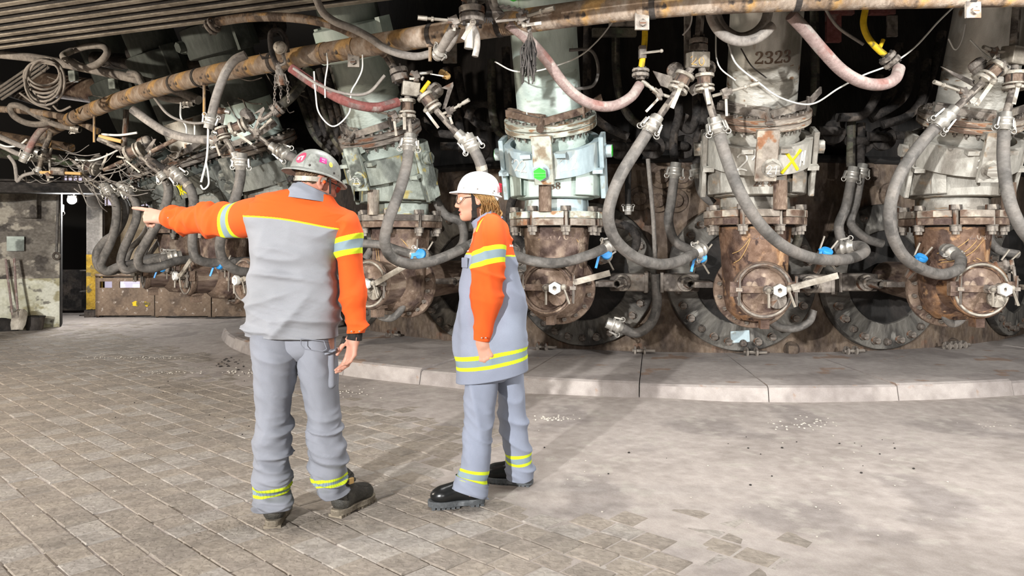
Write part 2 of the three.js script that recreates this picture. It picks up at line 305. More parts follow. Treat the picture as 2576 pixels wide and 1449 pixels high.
// sloping skirt of plates round the furnace foot, each plate with its kerb face
{
  const skirt = structure(new THREE.Group()); skirt.name = 'trim_1'; scene.add(skirt);
  const cuts = [[540, 862], [585, 885], [640, 905], [740, 925], [862, 942], [1055, 975], [1310, 998], [1608, 1012], [1935, 1022], [2262, 1020], [2552, 1008], [2900, 980]];
  const angs = cuts.map(([px]) => angOf(onRing(px, R_SKIRT)));
  const extra = [1.2, 1.05].map((k) => angs[0] - (k - 1) * 3);
  const all = [angs[0] - 0.5, angs[0] - 0.25, ...angs, angs.at(-1) + 0.22, angs.at(-1) + 0.44];
  for (let i = 0; i + 1 < all.length; i++) {
    if (i < 2) continue;
    const a0 = all[i] + 0.0006, a1 = all[i + 1] - 0.0006, n = 6, pos = [], q = (a, b, c, d) => pos.push(...a, ...b, ...c, ...a, ...c, ...d);
    const pt = (t, R, y) => ringAt(mix(a0, a1, t), R, y).toArray(), jog = [0, 0.012, -0.01, 0.008, -0.006][i % 5];
    const prof = [[R_SKIRT - 0.015, 0], [R_SKIRT, 0.02], [R_SKIRT - 0.03, 0.15 + jog], [R_SKIRT - 0.06, 0.165 + jog], [R_SHELL - 0.05, 0.225], [R_SHELL - 0.05, 0]];
    for (let k = 0; k < n; k++) for (let j = 0; j + 1 < prof.length; j++) q(pt(k / n, ...prof[j]), pt((k + 1) / n, ...prof[j]), pt((k + 1) / n, ...prof[j + 1]), pt(k / n, ...prof[j + 1]));
    for (const [t, f] of [[0, 1], [1, -1]]) for (let j = 1; j + 1 < prof.length; j++) { const tri = [pt(t, ...prof[0]), pt(t, ...prof[j]), pt(t, ...prof[j + 1])]; if (f < 0) tri.reverse(); pos.push(...tri.flat()); }
    const g = new THREE.BufferGeometry(); g.setAttribute('position', new THREE.Float32BufferAttribute(pos, 3)); g.computeVertexNormals();
    meshOf('skirt_plate', uvBox(g, 0.6), M.skirt, skirt);
  }
  // hinge lugs and pins at the plate joints along the shell
  for (const px of [985, 1365, 1610, 1890, 2140, 2390, 2415]) {
    const q = onRing(px, R_SHELL + 0.14), t = V(Math.cos(angOf(q)), 0, -Math.sin(angOf(q))), b = new G(); q.y = 0.25;
    for (const s of [-0.05, 0.05]) b.disc(q.clone().addScaledVector(t, s - 0.012), q.clone().addScaledVector(t, s + 0.012), 0.055, 0.004, 14);
    b.rod(q.clone().addScaledVector(t, -0.08), q.clone().addScaledVector(t, 0.16), 0.018); b.mesh('hinge_lug', M.dustSteel, skirt);
  }
}
// corrugated deck over the left, and unseen beams added to keep light off the upper pipes
{
  const y = 3.3, pitch = 0.15, dir = V(0.942, 0, 0.335), nrm = V(0.335, 0, -0.942), o = V(-5.0, y, -7.2);
  const deck = structure(new THREE.Group()); deck.name = 'ceiling_deck'; scene.add(deck);
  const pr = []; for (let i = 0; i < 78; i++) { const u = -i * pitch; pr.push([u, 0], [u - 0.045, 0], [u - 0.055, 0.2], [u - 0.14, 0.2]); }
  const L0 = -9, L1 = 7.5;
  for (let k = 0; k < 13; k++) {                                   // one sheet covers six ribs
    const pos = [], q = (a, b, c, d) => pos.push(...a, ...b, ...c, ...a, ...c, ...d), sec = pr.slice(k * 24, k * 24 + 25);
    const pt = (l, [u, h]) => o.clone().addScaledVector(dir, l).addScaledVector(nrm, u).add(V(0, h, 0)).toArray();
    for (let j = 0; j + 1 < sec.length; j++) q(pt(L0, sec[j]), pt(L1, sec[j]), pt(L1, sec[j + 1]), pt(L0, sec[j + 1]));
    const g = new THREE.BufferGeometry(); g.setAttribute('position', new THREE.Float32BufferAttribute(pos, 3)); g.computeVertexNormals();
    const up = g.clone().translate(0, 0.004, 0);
    meshOf('deck_sheet', uvBox(mergeGeometries([g, up]), 1), M.nearBlack, deck);  // groove shade put into the near-black sheet colour
    for (let j = 0; j < 6; j++) { const u = pr[k * 24 + j * 4]; new G().beam(o.clone().addScaledVector(dir, L0).addScaledVector(nrm, u[0] - 0.022).add(V(0, -0.004, 0)), o.clone().addScaledVector(dir, L1).addScaledVector(nrm, u[0] - 0.022).add(V(0, -0.004, 0)), 0.05, 0.012).mesh('deck_rib', M.deckRibLit, deck); }
  }
  structure(new G().beam(o.clone().addScaledVector(dir, -9).add(V(0, 0.2, 0)), o.clone().addScaledVector(dir, 7.5).add(V(0, 0.2, 0)), 0.1, 0.3).mesh('trim_2', M.deck));
  structure(new G().beam(V(-0.6, 3.25, -3.9), V(9, 3.25, -3.9), 0.25, 0.7).beam(V(-9, 3.24, -1.2), V(-2.2, 3.24, -1.2), 0.2, 0.74).beam(V(-2.2, 3.27, -1.2), V(6, 3.27, -1.2), 0.2, 0.58).mesh('shade_trim_3', M.deck));  // the added shading beams, out of view
  structure(new G().box(30, 0.15, 12.6, [2, 3.62, 2.0]).mesh('ceiling_walkway', M.deck));
}
// floodlights of the hall, with the added middle fill
for (const [i, [p, t, cd, col, half]] of FLOODS.entries()) {
  const a = V(...p), d = V(...t).sub(a).normalize(), f = thing('floodlight', ['left', 'right', 'middle'][i] + ' one of three grey floodlights under the deck behind the viewer', 'lamp', a, 0, 'floodlights under the deck');
  const b = new G(); b.rod(d.clone().multiplyScalar(-0.16), d.clone().multiplyScalar(-0.02), 0.08, 0.15, 24); b.rod(V(0, 0, 0).addScaledVector(d, -0.1), V(0, 3.54 - a.y, 0).addScaledVector(d, -0.1), 0.02); b.mesh('lamp_housing', M.dark, f);
  const e = new THREE.MeshStandardMaterial({ color: 0xffffff, emissive: col, emissiveIntensity: 6 });
  new G().disc(d.clone().multiplyScalar(-0.02), V(0, 0, 0), 0.13, 0.004, 24).mesh('lamp_glass', e, f);
  const l = new THREE.SpotLight(col, cd, 0, half, 0.35, 2); l.position.copy(d).multiplyScalar(0.05); l.target.position.copy(d).multiplyScalar(5);
  l.castShadow = true; l.shadow.radius = 5; f.add(l, l.target);
}
for (const [i, [p, L, lum]] of FILL_TUBES.entries()) {
  const t = thing('fill_tube', ['front left', 'front middle', 'front right', 'rear left', 'rear right'][i] + ' one of five added fill tubes under the deck edge', 'lamp', p, 0, 'added fill tubes under the deck');
  new G().box(L, 0.05, 0.14, [0, 0.06, 0], [0, 0, 0], 0.01).rod([-L / 3, 0.08, 0], [-L / 3, 3.54 - p[1], 0], 0.01).rod([L / 3, 0.08, 0], [L / 3, 3.54 - p[1], 0], 0.01).mesh('lamp_housing', M.white, t);
  for (const z of [-0.04, 0.04]) new G().rod([-L / 2, 0.015, z], [L / 2, 0.015, z], 0.016).mesh('lamp_tube', new THREE.MeshStandardMaterial({ color: 0xffffff, emissive: 0xfbfaf9, emissiveIntensity: 5 }), t);
  const l = new THREE.RectAreaLight(0xfbfaf9, lum, L, 0.2); l.position.y = -0.01; l.rotation.x = -Math.PI / 2; t.add(l);
}
{
  const t = thing('fill_lamp', 'round added fill lamp on a drop rod under the left deck', 'lamp', FILL_LAMP[0]);
  new G().rod([0, 0.07, 0], [0, 0.66, 0], 0.012).disc([0, 0.05, 0], [0, 0.09, 0], 0.07).mesh('lamp_fitting', M.dark, t);
  new G().ball([0, 0, 0], 0.055).mesh('lamp_bulb', new THREE.MeshStandardMaterial({ color: 0xffffff, emissive: 0xfff2e2, emissiveIntensity: 10 }), t);
  const l = new THREE.PointLight(0xfff2e2, FILL_LAMP[1], 0, 2); l.castShadow = true; l.shadow.radius = 3; t.add(l);
}

// ---------------------------------------------------------------- tuyere stocks: the leaning pipes that feed the furnace
const serif = await new FontLoader().loadAsync('fonts/droid/droid_serif_bold.typeface.json');
const sans = await new FontLoader().loadAsync('fonts/droid/droid_sans_bold.typeface.json');
const GL = {                                                      // hand-drawn chalk figures, strokes in a unit box
  2: [[[0, .8], [.2, 1], [.5, .95], [.55, .7], [.3, .35], [0, 0], [.25, .1], [.6, .05]]], 0: [[[.3, 1], [.05, .7], [.05, .25], [.3, 0], [.55, .3], [.55, .7], [.3, 1]]],
  1: [[[.1, .7], [.35, 1], [.3, 0]]], 3: [[[0, .9], [.3, 1], [.5, .8], [.25, .55], [.55, .3], [.3, 0], [0, .1]]], 4: [[[.2, 1], [0, .45], [.55, .5]], [[.45, .9], [.4, 0]]],
  X: [[[-.1, 0], [.9, 1]], [[0, 1.1], [.8, .05]]], D: [[[0, 0], [0, 1], [.4, .9], [.55, .5], [.4, .1], [0, 0]]], K: [[[0, 0], [0, 1]], [[.5, 1], [.05, .5], [.5, 0]]], M: [[[0, 0], [.15, 1], [.2, .2], [.45, 1], [.4, 0]]],
};
const onCyl = (R, a, y) => V(R * Math.sin(a), y, R * Math.cos(a));
function chalk(b, str, R, a0, y0, size, thick) {                   // writes str on a cylinder round the y axis
  let x = 0;
  for (const ch of str) { if (ch !== ' ') for (const s of GL[ch]) b.pipe(s.map(([u, v]) => onCyl(R, a0 + (x + u) * size / R, y0 + v * size)), thick, 5, s.length * 4); x += 0.75; }
  return b;
}
function castText(b, str, R, a0, y0, size, depth = 0.012, font = serif) {                    // raised letters bent round the y axis
  const g = new TextGeometry(str, { font, size, depth, curveSegments: 3, bevelEnabled: false });
  g.computeBoundingBox(); const w = g.boundingBox.max.x, p = g.attributes.position;
  for (let i = 0; i < p.count; i++) { const q = onCyl(R - 0.006 + p.getZ(i), a0 + (p.getX(i) - w / 2) / R, y0 + p.getY(i)); p.setXYZ(i, q.x, q.y, q.z); }
  g.computeVertexNormals(); return b.add(g);
}
const flangeShape = (r, slots, off, sw, sd) => {                  // round plate with bolt slots cut into its rim
  const pts = [];
  for (let k = 0; k < slots; k++) {
    const a = off + k * 2 * Math.PI / slots, h = Math.asin(sw / r), st = 2 * Math.PI / slots, rot = (x, y) => [x * Math.cos(a) - y * Math.sin(a), x * Math.sin(a) + y * Math.cos(a)];
    pts.push(rot(r * Math.cos(h), -sw), rot(r - sd, -sw), rot(r - sd, sw), rot(r * Math.cos(h), sw));
    for (let j = 1; j < 6; j++) { const q = a + h + (st - 2 * h) * j / 6; pts.push([r * Math.cos(q), r * Math.sin(q)]); }
  }
  return pts;
};
const flat = (y) => new THREE.Matrix4().makeRotationX(-Math.PI / 2).setPosition(0, y, 0);
const LEAN = 23 * Math.PI / 180, TILT = new THREE.Matrix4().makeRotationX(LEAN).setPosition(0, 1.75, 0);
function makeStock(o) {
  const p = P(o.px, HY, o.d), t = thing('tuyere_stock', o.label, 'blast pipe', [p.x, 0, p.z], Math.atan2(o.dir[0], o.dir[1]));
  const m = o.m, T = () => new G(TILT), N = () => new G();
  // foot: conical elbow, blowpipe to the wall, peephole barrel to the front
  const elbow = N().lathe([[0.001, 0.7], [0.15, 0.72], [0.235, 0.8], [0.265, 0.92], [0.275, 1.1], [0.285, 1.3], [0.305, 1.5], [0.305, 1.56]], [0, 0, 0], [0, 1, 0], 40).mesh('elbow', m.low, t);
  for (const [a, b, y0, y1] of o.arcs ?? []) N().pipe([0, 0.35, 0.7, 1].map((k) => onCyl(0.295, mix(a, b, k), mix(y0, y1, k * k))), 0.003, 4, 12).mesh('scratch', M.gold, elbow);
  if (o.cast) castText(N(), o.cast, 0.292, o.castA, 1.42, 0.075, 0.014).mesh('cast_number', m.castMat ?? M.castRust, elbow);
  N().lathe([[0.22, -0.05], [0.2, 0.2], [0.17, 1.25], [0.12, 1.3]], [0, 1.0, -0.1], [0, 1.02, -1], 28).mesh('blowpipe', M.castRust, t);
  const bf = N().lathe([[0.2, 0], [0.33, 0], [0.34, 0.01], [0.34, 0.05], [0.33, 0.06], [0.2, 0.07]], [0, 0.97, -0.16], [0, 0.97, 1], 40).mesh('blowpipe_flange', M.castRust, t);
  for (let k = 0; k < 16; k++) { const a = k * Math.PI / 8 + 0.2, x = 0.295 * Math.cos(a), y = 0.97 + 0.295 * Math.sin(a); if (y < 1.1) N().hex([x, y, -0.1], [x, y, -0.065], 0.02).mesh('bolt', M.dustSteel, bf); }
  N().lathe([[0.215, 0], [0.215, 0.4], [0.235, 0.42], [0.24, 0.46], [0.225, 0.475], [0.19, 0.475], [0.19, 0.44], [0.001, 0.43]], [0, 1.0, 0.0], [0, 1.0, 1], 44).mesh('peephole_barrel', m.barrel ?? m.low, t);
  const cov = N().lathe([[0.185, 0], [0.18, 0.02], [0.11, 0.035], [0.105, 0.05], [0.001, 0.055]], [0, 1.0, 0.435], [0, 1.0, 1.5], 36).mesh('peephole_cover', M.castRust, t);
  const rim = N().ring([0, 1.0, 0.478], [0, 0, 1], 0.212, 0.012, 40).mesh('barrel_rim', m.rim ?? M.dustSteel, t);
  N().box(0.5, 0.055, 0.03, [-0.02, 1.01, 0.51]).box(0.07, 0.12, 0.06, [-0.23, 1.01, 0.48]).box(0.07, 0.12, 0.06, [0.22, 1.01, 0.48]).mesh('cross_bar', M.castRust, t);
  for (const x of [-0.2, 0.24]) N().rod([x, 0.88, 0.535], [x + 0.005, 1.12, 0.535], 0.011).box(0.05, 0.03, 0.03, [x, 1.01, 0.535]).mesh('hinge_pin', M.dustSteel, t);
  const hub = N().rod([0.02, 1.01, 0.5], [0.02, 1.01, 0.6], 0.035).hex([0.1, 1.01, 0.53], [0.1, 1.01, 0.62], 0.05).mesh('screw_hub', M.dustSteel, t);
  N().lathe([[0.022, 0], [0.05, 0], [0.055, 0.006], [0.055, 0.045], [0.05, 0.05], [0.022, 0.05], [0.02, 0]], [0.1, 1.01, 0.6], [0.1, 1.01, 1], 6).mesh('hex_nut', M.white, hub);
  N().rod([0.02, 1.03, 0.6], [0.02, 0.87, 0.605], 0.01).ball([0.02, 1.01, 0.605], 0.022).mesh('tee_handle', M.paleSteel, t);
  N().rod([0.17, 1.02, 0.6], [0.22, 0.88, 0.6], 0.01).ball([0.17, 1.02, 0.6], 0.026).mesh('tee_handle', M.paleSteel, t);
  N().disc([0.1, 0.93, 0.49], [0.1, 0.93, 0.52], 0.075, 0.004).mesh('sight_disc', m.rim ?? M.dustSteel, t);
  const hb = N(); hb.beam(o.hand[0], o.hand[1], 0.016, 0.05).rod(o.hand[0], V(...o.hand[0]).add(V(0, 0, -0.12)), 0.022); hb.mesh('lever', M.paleSteel, t);
  N().box(0.07, 0.1, 0.12, [0.02, 0.73, 0.36]).box(0.13, 0.03, 0.14, [0.02, 0.78, 0.36]).mesh('drain_lug', m.low, t);
  // tension arms on both sides: block and hexagonal nose
  for (const s of o.arms ?? [-1, 1]) {
    const a = N().add(new RoundedBoxGeometry(0.34, 0.17, 0.22, 2, 0.02), new THREE.Matrix4().setPosition(s * 0.6, 1.01, -0.62)).box(0.16, 0.05, 0.5, [s * 0.42, 1.01, -0.4]).box(0.03, 0.19, 0.2, [s * 0.78, 1.01, -0.62]).mesh('tension_arm', M.dustSteel, t);
    const n = N(); n.disc([s * 0.56, 1.01, -0.52], [s * 0.56, 1.01, -0.44], 0.08).disc([s * 0.55, 1.01, -0.46], [s * 0.55, 1.01, -0.4], 0.06);
    n.lathe([[0.028, 0], [0.045, 0], [0.045, 0.2], [0.03, 0.205], [0.028, 0.0]], [s * 0.55, 1.01, -0.42], [s * 0.5, 1.01, 0], 6); n.mesh('hex_nose', M.dustSteel, a);
  }
  // slotted double flange with swing bolts, guide post
  const off = Math.PI / 8;
  N().poly(flangeShape(0.43, 8, off, 0.034, 0.1), 0.052, flat(1.612), 0.004).mesh('flange_plate', m.flange, t);
  N().poly(flangeShape(0.425, 8, off, 0.034, 0.1), 0.052, flat(1.548), 0.004).mesh('flange_plate', m.flange2 ?? M.castRust, t);
  N().rod([0, 1.53, 0], [0, 1.615, 0], 0.33, 0.33, 32).mesh('gasket', M.nearBlack, t);
  for (let k = 0; k < 8; k++) {
    const a = off + k * Math.PI / 4, x = 0.385 * Math.cos(a), z = 0.385 * Math.sin(a), b = N();
    b.rod([x, 1.5, z], [x, 1.69, z], 0.024, 0.024, 10).hex([x, 1.672, z], [x, 1.715, z], 0.05).hex([x, 1.49, z], [x, 1.535, z], 0.045).disc([x, 1.535, z], [x, 1.545, z], 0.05, 0.002, 14).hex([x, 1.462, z], [x, 1.488, z], 0.03);
    b.mesh('swing_bolt', M.dustSteel, t);
  }
  const ps = o.post ?? [0.05, 0.4];
  N().rod([ps[0], 1.66, ps[1]], [ps[0], 1.9, ps[1]], 0.056, 0.056, 20).mesh('guide_post', m.post ?? M.castRust, t);
  // neck and gimbal joint, leaning out
  N().lathe([[0.3, 1.64], [0.295, 1.7], [0.285, 2.0], [0.001, 2.01]], [0, 0, 0], [0, 1, 0], 36).mesh('neck', m.band, t);
  const yoke = N().lathe([[0.28, 0], [0.345, 0.005], [0.355, 0.015], [0.37, 0.3], [0.36, 0.31], [0.3, 0.3]], [0, 1.785, 0.055], [0, 9, 0.055], 56).mesh('yoke', m.yoke ?? m.band, t);
  const ring = T().lathe([[0.372, 0.6], [0.372, 0.38], [0.38, 0.37], [0.425, 0.37], [0.43, 0.375], [0.43, 0.595], [0.425, 0.6], [0.372, 0.6]], [0, 0, 0], [0, 1, 0], 64).mesh('gimbal_ring', m.band, t);
  for (const s of [-1, 1]) {
    new G(new THREE.Matrix4().makeTranslation(0, 0, 0.06)).arc([[0.36, 1.81], [0.405, 1.805], [0.41, 1.815], [0.425, 2.13], [0.42, 2.14], [0.36, 2.14], [0.36, 1.81]], Math.PI / 2 * s - 0.95, Math.PI / 2 * s + 0.95).mesh('yoke_lobe', m.yoke ?? m.band, t);
    T().box(0.045, 0.56, 0.2, [s * 0.447, 0.36, 0], [0, 0, 0], 0.008).mesh('side_fork', m.band, t);
    const b = T(); b.disc([s * 0.465, 0.49, 0], [s * 0.478, 0.49, 0], 0.075, 0.003); b.hex([s * 0.475, 0.49, 0], [s * 0.53, 0.49, 0], 0.06); const bo = b.mesh('trunnion_bolt', m.bolt ?? m.band, t);
    if (m.boltFace) T().hex([s * 0.5295, 0.49, 0], [s * 0.533, 0.49, 0], 0.056).mesh('painted_face', m.boltFace, bo);
    for (const [y, z] of [[0.36, 0.16], [0.585, 0.28]]) T().box(0.09, 0.035, 0.07, [s * (y < 0.4 ? 0.42 : 0.15), y, y < 0.4 ? z : 0.42]).mesh('stop_lug', m.band, t);
  }
  T().box(0.17, 0.42, 0.035, [0, 0.55, 0.452], [0, 0, 0], 0.005).box(0.17, 0.06, 0.1, [0, 0.72, 0.42]).mesh('front_fork', m.fork ?? m.band, t);
  const fb = T(); fb.disc([o.boltX ?? 0, 0.455, 0.468], [o.boltX ?? 0, 0.455, 0.476], 0.078, 0.003); fb.hex([o.boltX ?? 0, 0.455, 0.474], [o.boltX ?? 0, 0.455, 0.528], 0.062); const fbo = fb.mesh('trunnion_bolt', m.bolt ?? m.band, t);
  if (m.boltFace) T().hex([o.boltX ?? 0, 0.455, 0.5275], [o.boltX ?? 0, 0.455, 0.531], 0.058).mesh('painted_face', m.boltFace, fbo);
  const bel = []; for (let k = 0; k <= 12; k++) bel.push([0.315 + (k % 2) * 0.014, 0.34 + k * 0.032]);
  T().lathe(bel, [0, 0, 0], [0, 1, 0], 48).mesh('bellows', m.pipe, t);
  for (const y0 of [0.718, 0.772]) T().disc([0, y0, 0], [0, y0 + 0.05, 0], 0.405, 0.006, 56).mesh('upper_flange', m.flange, t);
  const sb = T(); for (let k = 0; k < 26; k++) { const a = k * 2 * Math.PI / 26, x = 0.35 * Math.sin(a), z = 0.35 * Math.cos(a); sb.hex([x, 0.82, z], [x, 0.842, z], 0.021).hex([x, 0.69, z], [x, 0.72, z], 0.019).rod([x, 0.67, z], [x, 0.69, z], 0.009, 0.009, 6); }
  sb.mesh('flange_bolts', M.dustSteel, t).userData.kind = 'stuff';
  T().beam([-0.36, 0.89, 0.12], [0.0, 0.855, 0.37], 0.02, 0.06).beam([-0.34, 0.92, 0.1], [0.02, 0.895, 0.33], 0.03, 0.02).beam([0.0, 0.855, 0.37], [0.33, 0.9, 0.2], 0.02, 0.06).beam([0.33, 0.9, 0.2], [0.46, 0.97, 0.02], 0.015, 0.06).box(0.02, 0.11, 0.05, [0.33, 0.9, 0.2]).mesh('clamp_band', m.clamp ?? M.castRust, t);
  T().rod([0, 0.88, 0.33], [0.0, 0.82, 0.46], 0.024).hex([0, 0.83, 0.445], [0, 0.815, 0.475], 0.033).mesh('clamp_screw', m.clamp ?? M.castRust, t);
  const dl = T().lathe([[0.3, 0.82], [0.283, 0.86], [0.28, 1.3], [0.285, 4.2]], [0, 0, 0], [0, 1, 0], 56).mesh('downleg', m.pipe, t);
  if (m.pipeLit) T().lathe([[0.29, 0.83], [0.287, 0.9], [0.285, 1.22], [0.283, 1.24]], [0, 0, 0], [0, 1, 0], 56).mesh('pipe_lit_part', m.pipeLit, t);  // paler lower length, painted as the lit part of the downleg
  const uj = T().lathe([[0.29, 0], [0.35, 0.01], [0.36, 0.02], [0.36, 0.3], [0.35, 0.31], [0.29, 0.32]], [0, o.joint ?? 1.75, 0], [0, 9, 0], 48).box(0.05, 0.34, 0.16, [0.37, (o.joint ?? 1.75) + 0.16, 0]).box(0.05, 0.34, 0.16, [-0.37, (o.joint ?? 1.75) + 0.16, 0]).mesh('upper_joint', m.joint ?? m.pipe, t);
  T().hex([-0.14, (o.joint ?? 1.75) + 0.16, 0.34], [-0.14, (o.joint ?? 1.75) + 0.16, 0.41], 0.055).mesh('joint_bolt', m.joint ? M.green : m.pipe, uj);
  if (o.num) castText(T(), o.num[0], 0.281, o.num[1], o.num[2], 0.095, 0.009).mesh('cast_number', M.castRust, dl);
  if (o.yokeNum) castText(new G(new THREE.Matrix4().makeTranslation(0, 0, 0.055)), o.yokeNum[0], 0.362, o.yokeNum[1], 1.855, 0.06, 0.01).mesh('cast_number', M.castRust, yoke);
  for (const [s, a, y, size, mt, th] of o.chalk ?? []) [...s].forEach((ch, i) => chalk(T(), ch, 0.431, a + i * 0.75 * size / 0.431, y, size, th ?? 0.0065).mesh('chalk_mark', mt, ring));
  if (o.boltNum) { let x = -0.045; for (const ch of o.boltNum) { const b = T(); for (const s of GL[ch]) b.pipe(s.map(([u, v]) => V((o.boltX ?? 0) + x + u * 0.06, 0.42 + v * 0.07, 0.529)), 0.004, 5, 10); x += 0.05; b.mesh('chalk_mark', M.chalk, fbo); } }
  return t;
}
const dirTo = (px, d, tx, td) => { const a = P(px, HY, d), b = P(tx, HY, td), v = a.sub(b).setY(0).normalize(); return [v.x, v.z]; };
const GR = { clamp: M.dustSteel, low: M.castRust, band: M.greyGreen, flange: M.dustSteel, pipe: M.silverGreen };
makeStock({ px: 2395, d: 6.58, dir: [-0.08, 0.997], label: 'leaning blast pipe at the right edge, grey band, copper brown foot cast 2040', hand: [[0.36, 1.02, 0.5], [0.75, 1.0, 0.42]], post: [0.3, 0.32], postTilt: 1,
  m: { low: M.copperRust, band: M.greyBand, flange: M.flangeRust, pipe: M.silver, rim: M.paleSteel, clamp: M.dustSteel }, cast: '2040', castA: 0.36, castMat: M.white, arms: [-1, 1], chalk: [['202', -0.2, 0.45, 0.075, M.chalk]],
  arcs: [[-0.85, 0.25, 1.3, 1.52], [-0.8, 0.35, 1.24, 1.46], [-0.75, 0.45, 1.22, 1.42], [0.2, 0.7, 1.26, 1.05], [0.1, 0.6, 1.24, 1.02]] });
makeStock({ px: 1898, d: 6.46, dir: [-0.17, 0.985], label: 'leaning blast pipe with silver tube numbered 2323, yellow cross chalked on its grey band', hand: [[0.2, 1.03, 0.56], [0.56, 1.13, 0.52]], post: [0.14, 0.42],
  m: { low: M.copperRust, barrel: M.castRust, band: M.greyBand, flange: M.flangeRust, pipe: M.silver, fork: M.flangeRust, rim: M.dustSteel, clamp: M.dustSteel }, cast: '20', castA: -0.02, castMat: M.white, num: ['2323', 0.11, 1.24], yokeNum: ['24 8', 0.02], boltNum: '21', boltX: 0.04,
  chalk: [['21', -0.52, 0.41, 0.14, M.chalk, 0.008], ['X', 0.34, 0.39, 0.17, M.chalkYellow, 0.015], ['M', 0.72, 0.42, 0.13, M.chalk, 0.005]], arcs: [[-0.9, -0.1, 1.46, 1.52], [-0.8, -0.15, 1.3, 1.5], [-0.75, -0.2, 1.22, 1.48]] });
makeStock({ px: 1400, d: 6.77, dir: [-0.24, 0.97], label: 'leaning blast pipe freshly painted pale green with bright green bolt heads, foot cast 2076', hand: [[0.26, 1.06, 0.55], [0.55, 1.14, 0.53]], post: [-0.02, 0.435],
  m: { low: M.castRust, band: M.paintBlue, yoke: M.paintPale, flange: M.flangePale, flange2: M.flangeRust, pipe: M.paintPale, fork: M.flangePale, bolt: M.paintBlue, boltFace: M.green, rim: M.castRust, joint: M.paintPale }, joint: 1.72, cast: '2076', castA: 0.16, castMat: M.flangeRust, yokeNum: ['2038', 0.05], boltX: -0.02,
  chalk: [['22', -0.7, 0.43, 0.1, M.chalk], ['22', 0.32, 0.43, 0.11, M.chalk, 0.003]], arcs: [[0.35, 0.9, 1.5, 1.4], [0.45, 0.95, 1.49, 1.43], [-0.4, -0.15, 1.42, 1.52]] });
makeStock({ px: 1005, d: 7.42, dir: [-0.5, 0.87], label: 'leaning blast pipe with flaking grey green band chalked 23, between the two workers', hand: [[0.2, 1.02, 0.6], [0.5, 1.18, 0.55]], post: [0.03, 0.435],
  m: { ...GR, post: M.flangeRust, rim: M.paleSteel, joint: M.paintPale }, joint: 1.5, boltX: 0.02, boltNum: '23', chalk: [['2', -0.42, 0.43, 0.1, M.chalk]], arcs: [[0.2, 0.9, 1.52, 1.38], [0.25, 0.95, 1.49, 1.36], [-0.4, -0.1, 1.5, 1.1], [-0.3, 0.0, 1.5, 1.1]] });
makeStock({ px: 712, d: 8.15, dir: [-0.62, 0.78], label: 'leaning blast pipe with dark grey band marked 24 above the outstretched orange arm', hand: [[0.2, 1.02, 0.6], [0.4, 1.2, 0.55]], m: { ...GR, band: M.darkBand, pipe: M.shadedPipe, pipeLit: M.paintPale }, chalk: [['24', -0.05, 0.44, 0.1, M.chalk]] });
makeStock({ px: 566, d: 9.2, dir: [-0.74, 0.67], label: 'leaning blast pipe with yellow letters DK on its dark band, behind the pointing sleeve', hand: [[0.2, 1.02, 0.6], [0.4, 1.2, 0.55]], m: { ...GR, band: M.darkBand, pipe: M.shadedPipe, pipeLit: M.silver }, chalk: [['DK', 0.08, 0.42, 0.13, M.chalkYellow, 0.01]] });
makeStock({ px: 455, d: 10.5, dir: [-0.84, 0.54], label: 'farthest leaning blast pipe on the left, seen behind the pointing hand', hand: [[0.2, 1.02, 0.6], [0.4, 1.2, 0.55]], m: { ...GR, band: M.darkBand, pipe: M.shadedPipe }, chalk: [['2', -0.2, 0.44, 0.1, M.chalkYellow]] });

// bolted rings round the tuyere openings in the shell
function wallFlange(px, y, label, n = 28) {
  const q = onRing(px, R_SHELL), a = angOf(q), t = thing('shell_flange', label, 'flange', [q.x, y, q.z], a);
  new G().lathe([[0.5, 0], [0.5, 0.1], [0.52, 0.11], [0.775, 0.09], [0.79, 0.08], [0.79, 0]], [0, 0, -0.01], [0, 0, 1], 64).mesh('ring_plate', M.ringPlate, t);
  new G().lathe([[0.001, 0], [0.16, 0], [0.22, 0.03], [0.5, 0.05]], [0, 0, 0.02], [0, 0, 1], 40).mesh('cooler_mouth', M.nearBlack, t);  // near-black disc; the shade of the recess is put into its colour
  for (let k = 0; k < n; k++) { const b = k * 2 * Math.PI / n, x = 0.7 * Math.cos(b), z = 0.7 * Math.sin(b); if (z > 0.66) continue; const g = new G(); if (k % 3) g.hex([x, z, 0.07], [x, z, 0.15], 0.036).disc([x, z, 0.08], [x, z, 0.1], 0.045, 0.003, 12); else g.ball([x, z, 0.1], 0.042, 1, 1, 1.2, 10); g.mesh('bolt', M.dustSteel, t); }
  return t;
}
wallFlange(2530, 1.06, 'bolted shell ring at the lower right corner of the furnace, right of the 2040 foot');
wallFlange(2215, 1.03, 'bolted shell ring behind and left of the 2040 foot');
{ const w = wallFlange(1862, 1.04, 'bolted shell ring with a pale patch below the silver pipe foot'); new G().box(0.2, 0.13, 0.02, [-0.03, -0.63, 0.1], [0.1, 0, 0.08], 0.008).mesh('pale_patch', M.paintBlue, w); }
wallFlange(1470, 1.06, 'bolted shell ring with domed bolts below the pale green pipe foot');
wallFlange(1195, 1.03, 'bolted shell ring partly hidden by the woman in the long coat');
wallFlange(905, 1.03, 'bolted shell ring beside the right hand of the pointing man');

